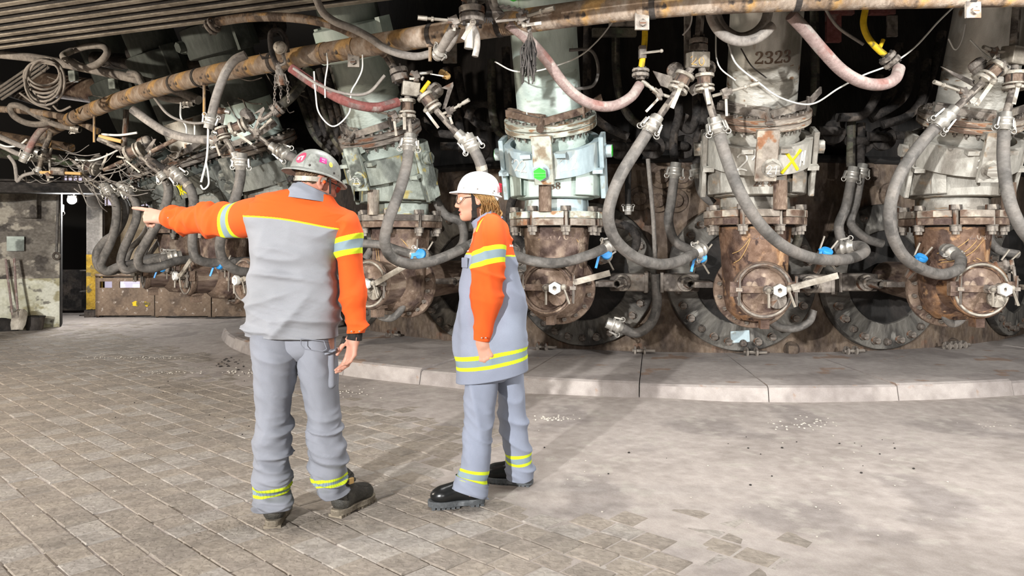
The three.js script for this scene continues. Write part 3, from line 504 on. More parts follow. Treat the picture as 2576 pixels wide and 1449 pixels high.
// ---------------------------------------------------------------- hoses, cables, manifolds
function coupling(b, p, q, r) {                                    // cam-lock hose coupling from p to q
  p = asV(p); q = asV(q); const L = p.distanceTo(q), d = q.clone().sub(p).normalize();
  b.lathe([[r * 0.6, 0], [r * 0.75, 0], [r * 0.78, L * 0.28], [r, L * 0.3], [r, L * 0.42], [r * 0.82, L * 0.45], [r * 0.82, L * 0.62], [r * 0.98, L * 0.66], [r * 0.98, L * 0.8], [r * 0.7, L * 0.84], [r * 0.68, L], [r * 0.5, L]], p, q, 14);
  const s = d.clone().cross(V(0, 0, 1)); if (s.length() < 0.2) s.set(1, 0, 0); s.normalize();
  for (const k of [-1, 1]) {
    b.beam(p.clone().addScaledVector(d, L * 0.32).addScaledVector(s, k * r), p.clone().addScaledVector(d, L * 0.82).addScaledVector(s, k * r * 1.16), r * 0.5, r * 0.22, s);
    b.ring(p.clone().addScaledVector(d, L * 0.86).addScaledVector(s, k * r * 1.1), d.clone().cross(s), r * 0.32, r * 0.07, 10);
  }
  return b;
}
function hose(name, label, cat, pts, r, m, o = {}) {               // pts: picture column, row, depth
  const d0 = o.d ?? 6, w = pts.map(([x, y, d]) => P(x, y, d ?? d0)), base = w[0].clone();
  const mk = () => new G(new THREE.Matrix4().makeTranslation(-base.x, -base.y, -base.z));
  if (!o.ends) { const b = mk().pipe(w, r, o.seg ?? 16); const q = b.mesh(name, m); q.position.copy(base); return tag(q, label, cat, o.group); }
  const t = thing(name, label, cat, base, 0, o.group);
  mk().pipe(w, r, o.seg ?? 16).mesh(o.part ?? 'hose_body', m, t);
  const n = w.length;
  if (o.ends.includes('a')) { const d = w[0].clone().sub(w[1]).normalize(); coupling(mk(), w[0].clone().addScaledVector(d, r * 2.6), w[0].clone().addScaledVector(d, -r * 0.8), r * 1.5).mesh('coupling', M.shiny, t); }
  if (o.ends.includes('b')) { const d = w[n - 1].clone().sub(w[n - 2]).normalize(); coupling(mk(), w[n - 1].clone().addScaledVector(d, r * 2.6), w[n - 1].clone().addScaledVector(d, -r * 0.8), r * 1.5).mesh('coupling', M.shiny, t); }
  for (const k of o.clamps ?? []) { const c = new THREE.CatmullRomCurve3(w, false, 'centripetal'), q = c.getPointAt(k), d = c.getTangentAt(k); mk().rod(q.clone().addScaledVector(d, -0.02), q.clone().addScaledVector(d, 0.02), r * 1.06).mesh('hose_clamp', M.paleSteel, t); }
  return t;
}
function assemble(name, label, cat, d, specs, group) {             // fittings placed by picture column, row and depth
  const X = (a) => P(a[0], a[1], d + (a[2] ?? 0)), base = X(specs[0].find((a) => Array.isArray(a)));
  const t = thing(name, label, cat, base, 0, group), mk = () => new G(new THREE.Matrix4().makeTranslation(-base.x, -base.y, -base.z));
  for (const [kind, ...s] of specs) {
    const m = s.find((a) => a?.isMaterial), n = s.filter((a) => typeof a === 'number'), p = s.filter(Array.isArray).map(X), b = mk();
    const ax = p.length > 1 ? p[1].clone().sub(p[0]) : V(0, 1, 0), L = ax.length(); ax.normalize();
    const at = (k) => p[0].clone().addScaledVector(ax, L * k), side = ax.clone().cross(V(0, 0, 1)); if (side.length() < 0.1) side.set(1, 0, 0); side.normalize();
    if (kind === 'pipe') { b.pipe(p, n[0], 12); b.mesh('pipe', m ?? M.dustSteel, t); }
    else if (kind === 'flange') {
      const r = n[0]; b.disc(at(0), at(0.4), r, 0.004, 26).disc(at(0.5), at(1), r, 0.004, 26).rod(at(0.35), at(0.55), r * 0.6);
      const f = b.mesh('flange', m ?? M.dustSteel, t), c = mk(), u = side.clone().cross(ax).normalize();
      for (let k = 0; k < 4; k++) { const a = k * Math.PI / 2 + 0.6, o = side.clone().multiplyScalar(Math.cos(a) * r * 0.72).addScaledVector(u, Math.sin(a) * r * 0.72); c.hex(at(-0.22).add(o), at(1.22).add(o), r * 0.14); }
      c.mesh('flange_bolts', M.dark, f).userData.kind = 'stuff';
    } else if (kind === 'valve') {
      const r = n[0]; b.disc(at(0), at(0.2), r, 0.004, 26).disc(at(0.62), at(0.74), r, 0.004, 26).disc(at(0.82), at(1), r, 0.004, 26).rod(at(0.05), at(0.95), r * 0.3);
      const v = b.mesh('valve', M.paleSteel, t); mk().rod(at(0.15), at(0.9), r * 0.74, r * 0.74, 20).mesh('valve_body', M.castRust, v);
      const c = mk(), u = side.clone().cross(ax).normalize();
      for (let k = 0; k < 4; k++) { const a = k * Math.PI / 2 + 0.7, o = side.clone().multiplyScalar(Math.cos(a) * r * 0.8).addScaledVector(u, Math.sin(a) * r * 0.8); c.hex(at(-0.1).add(o), at(0.02).add(o), r * 0.13).rod(at(0).add(o), at(1.08).add(o), r * 0.07, r * 0.07, 6); }
      c.mesh('valve_bolts', M.dark, v).userData.kind = 'stuff';
    } else if (kind === 'block') { const [w, h, dp, rot] = n; b.add(new RoundedBoxGeometry(w, h, dp, 2, 0.008), new THREE.Matrix4().makeRotationFromEuler(new THREE.Euler(0.15, 0.25, rot ?? 0)).setPosition(p[0])); b.mesh('manifold_block', m ?? M.paleSteel, t); }
    else if (kind === 'act') { b.lathe([[0.001, 0], [n[0] * 0.8, 0], [n[0], L * 0.15], [n[0], L * 0.7], [n[0] * 0.85, L * 0.9], [n[0] * 0.4, L], [0.001, L]], p[0], p[1], 22).ring(at(0.5), ax, n[0], 0.005, 22); b.mesh('actuator', m ?? M.dustSteel, t); }
    else if (kind === 'plate') {
      const c = p.reduce((a, v) => a.add(v), V(0, 0, 0)).divideScalar(p.length), g = new G();
      const sh = new THREE.Shape(p.map((v) => new THREE.Vector2(v.x, v.y))), e = new THREE.ExtrudeGeometry(sh, { depth: 0.012, bevelEnabled: false });
      b.add(e, new THREE.Matrix4().makeTranslation(0, 0, c.z)); b.mesh('bracket_plate', m ?? M.dustSteel, t);
    } else if (kind === 'lever') { b.beam(p[0], p[1], n[0] ?? 0.022, 0.007, V(0, 0, 1)).ball(p[0], (n[0] ?? 0.022) * 0.8); b.mesh('lever', m ?? M.paleSteel, t); }
    else if (kind === 'cock') {                                    // body, free pipe end, stub end, lever end
      const [c, e, st, le] = p, dd = e.clone().sub(c).normalize();
      b.rod(c, e, 0.011).rod(e.clone().addScaledVector(dd, -0.06), e, 0.016).rod(e.clone().addScaledVector(dd, -0.1), e.clone().addScaledVector(dd, -0.085), 0.017); if (st) b.rod(c, st, 0.012); b.mesh('drain_pipe', M.gold === m ? m : M.paleSteel, t);
      const k = mk(); k.box(0.045, 0.06, 0.05, c, [0, 0, 0.4]).hex(c.clone().addScaledVector(dd, 0.015), c.clone().addScaledVector(dd, 0.05), 0.024).disc(c.clone().add(V(0, -0.05, 0.01)), c.clone().add(V(0, -0.03, 0.01)), 0.022, 0.003, 12); k.mesh('cock_body', M.dustSteel, t);
      if (le) mk().beam(c.clone().add(V(0, -0.03, 0.02)), le, 0.018, 0.006, V(0, 0, 1)).mesh('cock_lever', M.paleSteel, t);
    } else if (kind === 'cam') { coupling(b, p[0], p[1], n[0]); b.mesh('coupling', m ?? M.shiny, t); }
  }
  return t;
}
// ring main that carries the blast-pipe feeds, bending round the furnace overhead
{
  const pts = [[128, 326], [200, 290], [300, 252], [430, 212], [560, 181], [700, 154], [850, 128], [1000, 103], [1220, 68], [1443, 36], [1700, 9], [1976, -5], [2300, -13], [2700, -20]].map(([x, y]) => P(x, y, F * 1.51 / (HY - y)));
  const base = pts[0], t = thing('ring_main', 'long ochre brown ring pipe bending overhead across the whole picture', 'pipe', base), mk = () => new G(new THREE.Matrix4().makeTranslation(-base.x, -base.y, -base.z));
  mk().pipe(pts, 0.08, 24, 160).mesh('pipe', M.ochrePipe, t);
  const c = new THREE.CatmullRomCurve3(pts, false, 'centripetal');
  const near = (px) => { let b = 0, e = 1e9; for (let k = 0; k <= 600; k++) { const q = c.getPointAt(k / 600), x = W / 2 + q.x * F / -q.z; if (Math.abs(x - px) < e) { e = Math.abs(x - px); b = k / 600; } } return b; };
  for (const px of [150, 190, 245, 440, 500, 690, 815, 895, 1090, 1260, 1615, 1640, 2000, 2440]) { const k = near(px), q = c.getPointAt(k), d = c.getTangentAt(k); mk().rod(q.clone().addScaledVector(d, -0.018), q.clone().addScaledVector(d, 0.018), 0.084, 0.084, 24).mesh('pipe_band', px % 2 ? M.ochrePipe : M.dark, t); }
  for (const [px, L] of [[895, 0.08], [1615, 0.1], [2440, 0.1]]) { const q = c.getPointAt(near(px)); const b = mk().box(0.09, 0.09 + L * 0.3, 0.02, q.clone().add(V(0, -0.1, 0.04)), [0, 0, 0], 0.004).hex(q.clone().add(V(0, -0.12, 0.05)), q.clone().add(V(0, -0.12, 0.075)), 0.022); b.mesh('pipe_bracket', M.dustSteel, t); }
  for (const [px, L] of [[240, 0.32], [517, 0.32], [1085, 0.14], [130, 0.3]]) { const q = c.getPointAt(near(px)); mk().rod(q.clone().add(V(0, -0.05, 0.02)), q.clone().add(V(0, -0.05 - L, 0.02)), 0.013).hex(q.clone().add(V(0, -0.06, 0.02)), q.clone().add(V(0, -0.09, 0.02)), 0.03).mesh('hanger_rod', M.ochrePipe, t); }
  mk().lathe([[0.08, -0.01], [0.084, 0.0], [0.06, 0.1], [0.045, 0.14], [0.05, 0.2], [0.001, 0.2]], base, base.clone().add(V(-0.5, -0.55, 0)), 20).mesh('end_reducer', M.dustSteel, t);
}
// manifolds over each pipe
assemble('hose_manifold', 'twin-valve manifold with a block marked 20, left of the silver pipe 2323', 'manifold', 5.35, [
  ['pipe', 0.03, [1768, -25], [1762, 40], [1757, 104]], ['flange', 0.067, [1757, 98], [1757, 130]], ['block', 0.145, 0.11, 0.11, 0.02, [1755, 151]],
  ['pipe', 0.026, [1742, 168], [1722, 192]], ['pipe', 0.026, [1764, 168], [1770, 190]], ['valve', 0.074, [1725, 186], [1703, 230]], ['valve', 0.07, [1772, 186], [1773, 230]],
  ['act', 0.06, [1706, 186, 0.15], [1690, 168, 0.2]], ['act', 0.05, [1783, 180, 0.15], [1782, 160, 0.2]], ['plate', [1642, 179, 0.1], [1690, 193, 0.1], [1694, 228, 0.1], [1662, 216, 0.1]], ['plate', [1728, 224, 0.1], [1752, 206, 0.1], [1762, 232, 0.1], [1742, 242, 0.1]],
  ['lever', 0.03, [1714, 214, -0.08], [1690, 272, -0.08]], ['lever', 0.028, [1775, 214, -0.08], [1783, 262, -0.06]], ['pipe', 0.027, [1702, 232], [1655, 298]], ['pipe', 0.027, [1776, 228], [1798, 304]],
  ['cam', 0.055, [1657, 292], [1632, 330]], ['cam', 0.05, [1796, 296], [1807, 334]], ['cock', [1824, 233, -0.02], [1909, 209, -0.1], [1792, 242], [1828, 292, -0.05]], ['cock', [1658, 236], [1614, 203], [1692, 246], [1625, 281, -0.05]],
  ['pipe', 0.006, M.chalk, [1730, 12], [1740, 35], [1736, 65], [1718, 88]]]);
assemble('hose_manifold', 'twin-valve manifold with drum actuator at the right edge above pipe 2040', 'manifold', 5.5, [
  ['pipe', 0.03, [2562, -20], [2556, 40], [2550, 120]], ['block', 0.15, 0.13, 0.12, -0.1, [2552, 140]], ['valve', 0.076, [2512, 166], [2470, 208]], ['valve', 0.08, [2553, 180], [2551, 226]], ['act', 0.064, [2475, 182, 0.1], [2448, 152, 0.12]], ['pipe', 0.025, [2535, 155], [2512, 168]], ['pipe', 0.025, [2553, 160], [2553, 182]],
  ['plate', [2365, 168, 0.1], [2450, 205, 0.1], [2458, 224, 0.1], [2400, 192, 0.1]], ['lever', 0.03, [2498, 206, -0.08], [2456, 264, -0.08]], ['lever', 0.028, [2562, 214, -0.08], [2550, 262, -0.08]], ['pipe', 0.028, [2474, 206], [2395, 282]], ['pipe', 0.028, [2549, 224], [2530, 292]],
  ['cam', 0.058, [2402, 272], [2358, 318]], ['cam', 0.052, [2531, 282], [2526, 326]], ['cock', [2424, 232], [2350, 206, -0.1], [2440, 246], [2440, 262]], ['cock', [2502, 130, 0.05], [2474, 118], [2530, 130], [2498, 150]]]);
assemble('hose_manifold', 'twin-valve manifold with pale block hanging between the workers under the red hose', 'manifold', 5.75, [
  ['pipe', 0.03, [966, 132], [996, 178]], ['flange', 0.07, [1001, 172], [1009, 204]], ['block', 0.135, 0.11, 0.1, -0.12, [1033, 224]], ['pipe', 0.026, [1026, 238], [1025, 256]], ['valve', 0.067, [1024, 250], [1025, 298]], ['pipe', 0.027, [1025, 296], [1030, 342]], ['cam', 0.052, [1030, 336], [1029, 374]],
  ['pipe', 0.026, [1044, 230], [1066, 246]], ['valve', 0.068, [1066, 238], [1094, 276]], ['act', 0.065, [1102, 240, 0.12], [1084, 216, 0.14]], ['plate', [1110, 222, 0.05], [1140, 207, 0.05], [1141, 216, 0.05], [1122, 272, 0.05], [1112, 276, 0.05], [1126, 226, 0.05]], ['lever', 0.022, [1070, 278, -0.08], [1103, 322, -0.08]],
  ['pipe', 0.026, [1094, 274], [1152, 338]], ['cam', 0.055, [1150, 334], [1192, 374]], ['lever', 0.024, [1017, 288, -0.08], [1018, 326, -0.06]], ['cock', [992, 290, -0.03], [922, 274, -0.08], [1014, 296], [997, 342, -0.06]], ['cock', [1130, 280, -0.03], [1180, 251, -0.1], [1106, 290], [1138, 312, -0.06]],
  ['pipe', 0.014, M.shiny, [1036, 188, -0.05], [1088, 181, -0.05]], ['cock', [1048, 190, -0.06], [1036, 184, -0.06], [1050, 205, -0.04], [1030, 198, -0.08]], ['lever', 0.01, M.shiny, [1084, 186, -0.06], [1116, 192, -0.06]], ['act', 0.028, M.gold, [1106, 180], [1132, 196]], ['pipe', 0.016, M.yellow, [1060, 232, -0.06], [1080, 205, -0.06]]]);
assemble('hose_manifold', 'flanged cross fitting with two drain pipes at the top edge beside the hanging rope', 'manifold', 4.75, [
  ['pipe', 0.035, [1190, -30], [1188, 20]], ['flange', 0.084, [1187, 18], [1188, 58]], ['act', 0.085, [1190, 4], [1192, -22]], ['cock', [1145, 53], [1051, 44, -0.05], [1180, 60], [1142, 78, -0.03]], ['cock', [1310, 45], [1394, 20, -0.12], [1296, 52], [1320, 64, -0.06]], ['lever', 0.026, [1190, 56, -0.1], [1164, 99, -0.1]], ['lever', 0.02, [1318, 64, -0.05], [1362, 58, -0.08]],
  ['plate', [1246, 52], [1320, 45], [1322, 51], [1248, 58]], ['pipe', 0.04, [1232, -20], [1240, 20], [1258, 44]], ['pipe', 0.03, M.shiny, [1182, 62], [1182, 86], [1179, 122]]]);
assemble('hose_manifold', 'rust-dusted twin-valve manifold left of the grey helmet, drum actuator on top', 'manifold', 6.8, [
  ['flange', 0.066, [706, 268], [688, 282]], ['pipe', 0.045, M.pipeDark, [775, 170, 0.1], [762, 205, 0.1], [738, 238, 0.05], [708, 266]], ['pipe', 0.022, [690, 281], [652, 306]], ['valve', 0.07, [582, 327], [620, 311]], ['act', 0.055, [632, 305, 0.12], [612, 278, 0.16]], ['valve', 0.062, [556, 320], [566, 350]], ['plate', [542, 282, 0.05], [566, 290, 0.05], [562, 312, 0.05], [540, 306, 0.05]],
  ['plate', [637, 288], [664, 269], [667, 275], [645, 326], [638, 326], [656, 282]], ['lever', 0.022, [593, 334, -0.08], [634, 363, -0.08]], ['pipe', 0.027, [566, 348], [590, 390]], ['cam', 0.05, [589, 384], [606, 420]], ['pipe', 0.024, [618, 316], [646, 340]], ['pipe', 0.022, [645, 340], [682, 368]], ['cam', 0.055, [680, 366], [722, 391]], ['cock', [645, 334, -0.03], [685, 299, -0.1], [630, 322]], ['cock', [543, 350], [530, 345], [556, 340], [553, 392, -0.05]],
  ['pipe', 0.03, M.copperRust, [543, 277], [566, 280]], ['pipe', 0.02, M.shiny, [566, 280], [578, 283]]]);
assemble('hose_manifold', 'grimy valve stack with drum actuator left of the pale bare pipe under the ring pipe', 'manifold', 8, [
  ['valve', 0.085, [318, 388], [356, 374]], ['act', 0.065, [350, 364, 0.1], [380, 352, 0.1]], ['plate', [366, 378], [388, 350], [394, 350], [378, 386]], ['pipe', 0.024, M.castRust, [382, 381], [445, 349]], ['pipe', 0.024, [350, 392], [406, 442]], ['pipe', 0.036, M.dark, [374, 400], [424, 430]], ['cam', 0.055, [402, 434], [416, 452]], ['cam', 0.062, M.dustSteel, [418, 426], [452, 446]], ['cock', [376, 396], [379, 379], [364, 404], [395, 412]], ['pipe', 0.03, [248, 349], [308, 376]], ['pipe', 0.022, M.gold, [250, 343], [306, 356]], ['lever', 0.016, [316, 403], [352, 434]], ['lever', 0.016, [296, 394], [332, 402]]]);
assemble('hose_manifold', 'cluster of valves and cam couplings above the three looping hoses at far left', 'manifold', 9.5, [
  ['valve', 0.09, [214, 420], [244, 426]], ['act', 0.07, [236, 410, 0.1], [258, 396, 0.1]], ['lever', 0.03, [255, 424], [271, 386]], ['pipe', 0.026, M.castRust, [261, 428], [310, 405]], ['pipe', 0.022, [203, 436], [262, 470]], ['pipe', 0.026, [250, 440], [296, 468]], ['cam', 0.06, [256, 464], [276, 488]], ['cam', 0.07, [280, 476], [298, 498]], ['cam', 0.07, [298, 462], [326, 486]], ['lever', 0.02, [200, 440], [256, 480]], ['pipe', 0.012, M.chalk, [190, 402], [230, 404], [262, 394], [300, 376]], ['plate', [170, 396], [186, 402], [214, 424], [206, 430]], ['cock', [320, 408], [345, 386], [300, 420]]]);
assemble('pipe_fittings', 'small shiny pipe fittings hanging below the end of the ring pipe', 'fittings', 9.3, [
  ['pipe', 0.035, M.dustSteel, [128, 330], [118, 360], [106, 388]], ['cam', 0.055, [112, 376], [104, 402]], ['pipe', 0.03, [104, 398], [96, 428]], ['cam', 0.05, [98, 420], [92, 440]], ['pipe', 0.02, M.gold, [88, 434], [136, 434], [204, 437]], ['pipe', 0.014, M.paleSteel, [124, 396], [126, 434]], ['cock', [122, 392], [130, 372], [110, 396], [140, 400]], ['pipe', 0.05, [132, 430], [165, 432]], ['cock', [122, 440], [122, 456], [110, 436], [135, 446]]]);
{ const b = new G(), p = P(1755, 150, 5.27); let x = -0.045; for (const ch of '20') { for (const q of GL[ch]) b.pipe(q.map(([u, v]) => p.clone().add(V(x + u * 0.07, -0.035 + v * 0.065, -0.02 - 0.25 * (x + u * 0.07)))), 0.004, 5, 10); x += 0.06; } const o = scene.getObjectByName('hose_manifold'); const m = b.mesh('painted_number', M.gold, o); m.position.copy(o.position).negate(); }

// ---------------------------------------------------------------- the hoses themselves
const HG = 'black rubber feed hoses';
hose('rubber_hose', 'grey rubber hose hanging in a long bow between pale green and silver pipes', 'hose', [[1633, 326, 5.4], [1600, 378, 5.35], [1562, 440, 5.3], [1538, 500, 5.3], [1530, 548, 5.35], [1545, 598, 5.45], [1590, 642, 5.6], [1650, 664, 5.75], [1705, 658, 5.95], [1752, 634, 6.15]], 0.044, M.hose, { ends: 'ab' });
hose('rubber_hose', 'grey rubber hose running down across the front of the silver pipe with the yellow cross', 'hose', [[1806, 330, 5.4], [1828, 400, 5.35], [1862, 485, 5.3], [1910, 562, 5.35], [1970, 618, 5.45], [2040, 648, 5.6], [2110, 654, 5.8], [2158, 644, 6.0], [2176, 630, 6.15], [2160, 618, 6.3], [2138, 620, 6.35]], 0.044, M.hose, { ends: 'ab' });
hose('rubber_hose', 'grey rubber hose bowing down left of the pipe cast 2040', 'hose', [[2358, 316, 5.55], [2312, 368, 5.5], [2264, 440, 5.45], [2240, 515, 5.45], [2242, 580, 5.5], [2270, 640, 5.6], [2318, 676, 5.75], [2372, 690, 5.9], [2410, 676, 6.0], [2416, 650, 6.1], [2396, 638, 6.2]], 0.044, M.hose, { ends: 'ab' });
hose('rubber_hose', 'grey rubber hose dropping along the right picture edge in front of pipe 2040', 'hose', [[2526, 322, 5.55], [2524, 400, 5.5], [2532, 470, 5.45], [2548, 530, 5.4], [2580, 590, 5.4], [2640, 640, 5.5]], 0.044, M.hose, { ends: 'a' });
hose('rubber_hose', 'dark hose curving from the hanging manifold down behind the man and under the woman', 'hose', [[1029, 372, 5.75], [1022, 420, 5.7], [1002, 490, 5.65], [976, 560, 5.65], [968, 610, 5.7], [985, 646, 5.8], [1030, 664, 5.9], [1090, 656, 6.05], [1150, 632, 6.25], [1190, 612, 6.5]], 0.043, M.hose, { ends: 'a' });
hose('rubber_hose', 'dark hose dropping behind the white helmet to the blue valve on its right', 'hose', [[1190, 372, 5.75], [1208, 410, 5.75], [1218, 460, 5.8], [1226, 540, 5.9], [1250, 610, 6.0], [1310, 648, 6.1], [1400, 662, 6.15], [1480, 642, 6.25], [1526, 622, 6.35]], 0.043, M.hose, { ends: 'ab', clamps: [0.09] });
hose('rubber_hose', 'grey hose from the left manifold passing behind the orange sleeve into a flat loop', 'hose', [[606, 418, 6.8], [604, 450, 6.8], [592, 500, 6.8], [564, 570, 6.9], [553, 620, 7.0], [562, 655, 7.1], [590, 678, 7.2], [630, 685, 7.4], [680, 680, 7.8]], 0.046, M.hose, { ends: 'a' });
hose('rubber_hose', 'grey hose end curving away behind the grey helmet', 'hose', [[720, 388, 6.8], [745, 402, 6.8], [770, 425, 6.9], [780, 470, 7.0]], 0.044, M.hose, { ends: 'a' });
hose('rubber_hose', 'grey hose coming down between two dark bands and turning flat under the orange sleeve', 'hose', [[452, 446, 8.0], [476, 470, 8.0], [487, 505, 8.0], [488, 560, 8.0], [484, 615, 8.05], [492, 648, 8.1], [520, 660, 8.2], [580, 658, 8.4], [650, 656, 8.7]], 0.05, M.hose, { ends: 'a', clamps: [0.07] });
hose('rubber_hose', 'grey hose crossing behind the pointing hand into a loop below it', 'hose', [[416, 450, 8.2], [424, 475, 8.2], [418, 512, 8.2], [398, 560, 8.25], [368, 608, 8.3], [348, 648, 8.35], [352, 670, 8.4], [385, 675, 8.5], [440, 658, 8.7], [500, 650, 9.0]], 0.05, M.hose, { ends: 'a' });
hose('rubber_hose', 'right one of the three hoses looping beside the yellow post', 'hose', [[324, 484, 9.5], [341, 508, 9.5], [344, 545, 9.5], [328, 590, 9.5], [310, 630, 9.5], [304, 662, 9.5], [316, 680, 9.5], [345, 672, 9.6], [385, 655, 9.7], [430, 646, 9.8]], 0.052, M.hose, { ends: 'ab' });
hose('rubber_hose', 'middle one of the three hoses looping beside the yellow post', 'hose', [[297, 496, 9.6], [314, 515, 9.6], [312, 545, 9.6], [292, 585, 9.6], [262, 608, 9.6], [243, 638, 9.6], [248, 670, 9.6], [272, 684, 9.7], [310, 672, 9.8], [360, 652, 9.9], [414, 645, 10]], 0.052, M.hose, { ends: 'ab' });
hose('rubber_hose', 'left one of the three hoses looping beside the yellow post', 'hose', [[275, 486, 9.4], [291, 512, 9.4], [292, 556, 9.4], [279, 608, 9.4], [260, 648, 9.4], [254, 668, 9.4], [268, 682, 9.45], [300, 670, 9.5], [350, 664, 9.7], [400, 668, 9.9]], 0.052, M.hose, { ends: 'a' });
hose('rubber_hose', 'thin hose slanting down left behind the pointing hand', 'hose', [[380, 556, 10.4], [356, 598, 10.4], [330, 625, 10.3], [316, 660, 10.3]], 0.04, M.hose, { clamps: [0.3], ends: '' });
hose('rubber_hose', 'thin inner hose slanting beside the loop below the hand', 'hose', [[398, 570, 10.6], [376, 610, 10.6], [362, 640, 10.6]], 0.035, M.hose);
hose('rubber_hose', 'short thin hose slanting right of the loop below the hand', 'hose', [[410, 592, 10.8], [392, 618, 10.8], [374, 642, 10.8]], 0.035, M.hose);
// overhead hoses
hose('rubber_hose', 'big dusty hose coiled in a U at the top above the number 2323', 'hose', [[1785, -20, 4.9], [1785, 20, 4.9], [1794, 55, 4.9], [1820, 88, 4.88], [1862, 104, 4.85], [1906, 95, 4.85], [1944, 65, 4.85]], 0.034, M.hoseDusty);
hose('rubber_hose', 'second turn of the dusty hose loop at the top above the number 2323', 'hose', [[1796, -20, 5.0], [1800, 30, 5.0], [1820, 72, 5.0], [1858, 94, 5.0], [1896, 85, 5.0], [1922, 60, 5.0], [1932, 28, 5.0], [1928, -20, 5.0]], 0.034, M.hoseDusty);
hose('rubber_hose', 'faded pink hose sagging in front of the pale green pipe to the yellow feed', 'hose', [[1278, 58, 4.9], [1327, 98, 4.95], [1377, 154, 5.0], [1412, 203, 5.05], [1452, 243, 5.1], [1498, 265, 5.15], [1545, 266, 5.2], [1588, 243, 5.25], [1609, 214, 5.3]], 0.037, M.hoseRed);
hose('rubber_hose', 'thick dusty pink hose sagging between the silver pipe and the right edge', 'hose', [[1990, 38, 4.7], [2025, 75, 4.75], [2072, 130, 4.8], [2121, 180, 4.85], [2173, 208, 4.9], [2222, 212, 4.95], [2252, 197, 5.0], [2262, 172, 5.05]], 0.04, M.hoseRed);
hose('rubber_hose', 'maroon hose sagging across the grey pipe between the workers', 'hose', [[732, 171, 5.6], [778, 203, 5.6], [819, 229, 5.55], [862, 252, 5.5], [906, 266, 5.5], [949, 270, 5.55], [1001, 257, 5.65]], 0.036, M.hoseMaroon);
hose('steel_tube', 'dusty curved tube arching from a flange under the deck edge to the hanging manifold', 'pipe', [[545, 55, 5.6], [616, 45, 5.6], [703, 43, 5.55], [790, 52, 5.5], [848, 67, 5.5], [891, 87, 5.55], [935, 110, 5.6], [968, 136, 5.7]], 0.034, M.ochrePipe);
hose('rubber_hose', 'grey hose hanging down from the deck and sagging to a bright coupling', 'hose', [[793, -10, 5.3], [813, 32, 5.3], [842, 54, 5.3], [891, 74, 5.3], [935, 98, 5.3], [964, 119, 5.3], [1007, 136, 5.3], [1051, 142, 5.3], [1085, 134, 5.3]], 0.028, M.hoseDusty);
hose('rubber_hose', 'short grey hose coming off the top cross fitting into a bright cam coupling', 'hose', [[1142, 66, 4.9], [1126, 96, 5.0], [1108, 128, 5.15]], 0.032, M.hoseDusty, { ends: 'b' });
hose('rubber_hose', 'second thin grey hose beside the bright cam coupling', 'hose', [[1152, 70, 4.95], [1142, 100, 5.0], [1126, 124, 5.1]], 0.02, M.hoseDusty);
hose('rubber_hose', 'cut-off grey hose end hanging below the top cross fitting', 'hose', [[1186, 62, 4.75], [1198, 86, 4.75], [1200, 115, 4.75], [1195, 142, 4.75]], 0.021, M.hoseDusty);
hose('rubber_hose', 'upright grey hose with bright coupling in front of the left end of the arched pipe', 'hose', [[618, 138, 5.7], [592, 150, 5.7], [572, 175, 5.7], [556, 210, 5.7], [543, 248, 5.7], [531, 296, 5.7]], 0.034, M.hoseDusty, { ends: 'b' });
hose('rubber_hose', 'grey hose curling over the slanting pipe at upper left', 'hose', [[322, 186, 7.4], [345, 188, 7.4], [357, 209, 7.4], [377, 229, 7.4], [412, 246, 7.4], [466, 255, 7.4]], 0.034, M.hoseDusty, { ends: 'b' });
hose('rubber_hose', 'dusty hose sagging under the ring pipe past the bare pale pipe', 'hose', [[333, 275, 7.3], [377, 307, 7.3], [420, 333, 7.2], [478, 349, 7.1], [538, 352, 7.0]], 0.042, M.hoseDusty, { ends: 'b' });
hose('steel_tube', 'long dusty pipe slanting down to the right at upper left', 'pipe', [[-20, 134, 7.8], [87, 146, 7.8], [174, 163, 7.7], [261, 181, 7.6], [362, 204, 7.5], [449, 230, 7.4], [500, 252, 7.3]], 0.046, M.hoseDusty);
hose('rubber_hose', 'closed loop of grey hose hanging under the corrugated deck', 'hose', [[180, 128, 7.6], [159, 140, 7.5], [182, 158, 7.4], [215, 170, 7.4], [248, 159, 7.4], [269, 135, 7.4], [260, 117, 7.5], [222, 116, 7.6], [180, 128, 7.7]], 0.034, M.hoseDusty);
hose('rubber_hose', 'grey hose doubled back on itself at the left edge below the cable coil', 'hose', [[130, 306, 8.8], [92, 313, 8.8], [58, 306, 8.8], [32, 288, 8.8], [26, 268, 8.8], [44, 265, 8.8], [96, 292, 8.8], [136, 312, 8.8], [182, 322, 8.8]], 0.036, M.hoseDusty, { ends: 'b' });
hose('steel_tube', 'brown tapering tube crossing the ring pipe at the left edge', 'pipe', [[-20, 273, 8.9], [87, 282, 8.8], [188, 302, 8.7], [246, 330, 8.6]], 0.04, M.ochrePipe);
hose('rubber_hose', 'reddish hose with bright coupling hanging at the left edge', 'hose', [[124, 310, 8.9], [98, 333, 8.9], [78, 364, 8.9], [66, 388, 8.9]], 0.04, M.hoseRed, { ends: 'b' });
hose('rubber_hose', 'upper of two pale hoses entering at the left edge', 'hose', [[-10, 340, 9], [40, 362, 9], [82, 378, 9]], 0.034, M.hoseDusty, { ends: 'b' });
hose('rubber_hose', 'pale thin hose bent in a V above the beam at the left edge', 'hose', [[22, 392, 9.2], [36, 412, 9.2], [41, 440, 9.2], [43, 456, 9.2], [58, 442, 9.2], [88, 434, 9.2]], 0.022, M.hoseDusty);
hose('rubber_hose', 'lower of two pale hoses entering at the left edge', 'hose', [[-10, 362, 9.1], [18, 374, 9.1], [40, 385, 9.1], [60, 392, 9.1]], 0.03, M.hoseDusty);
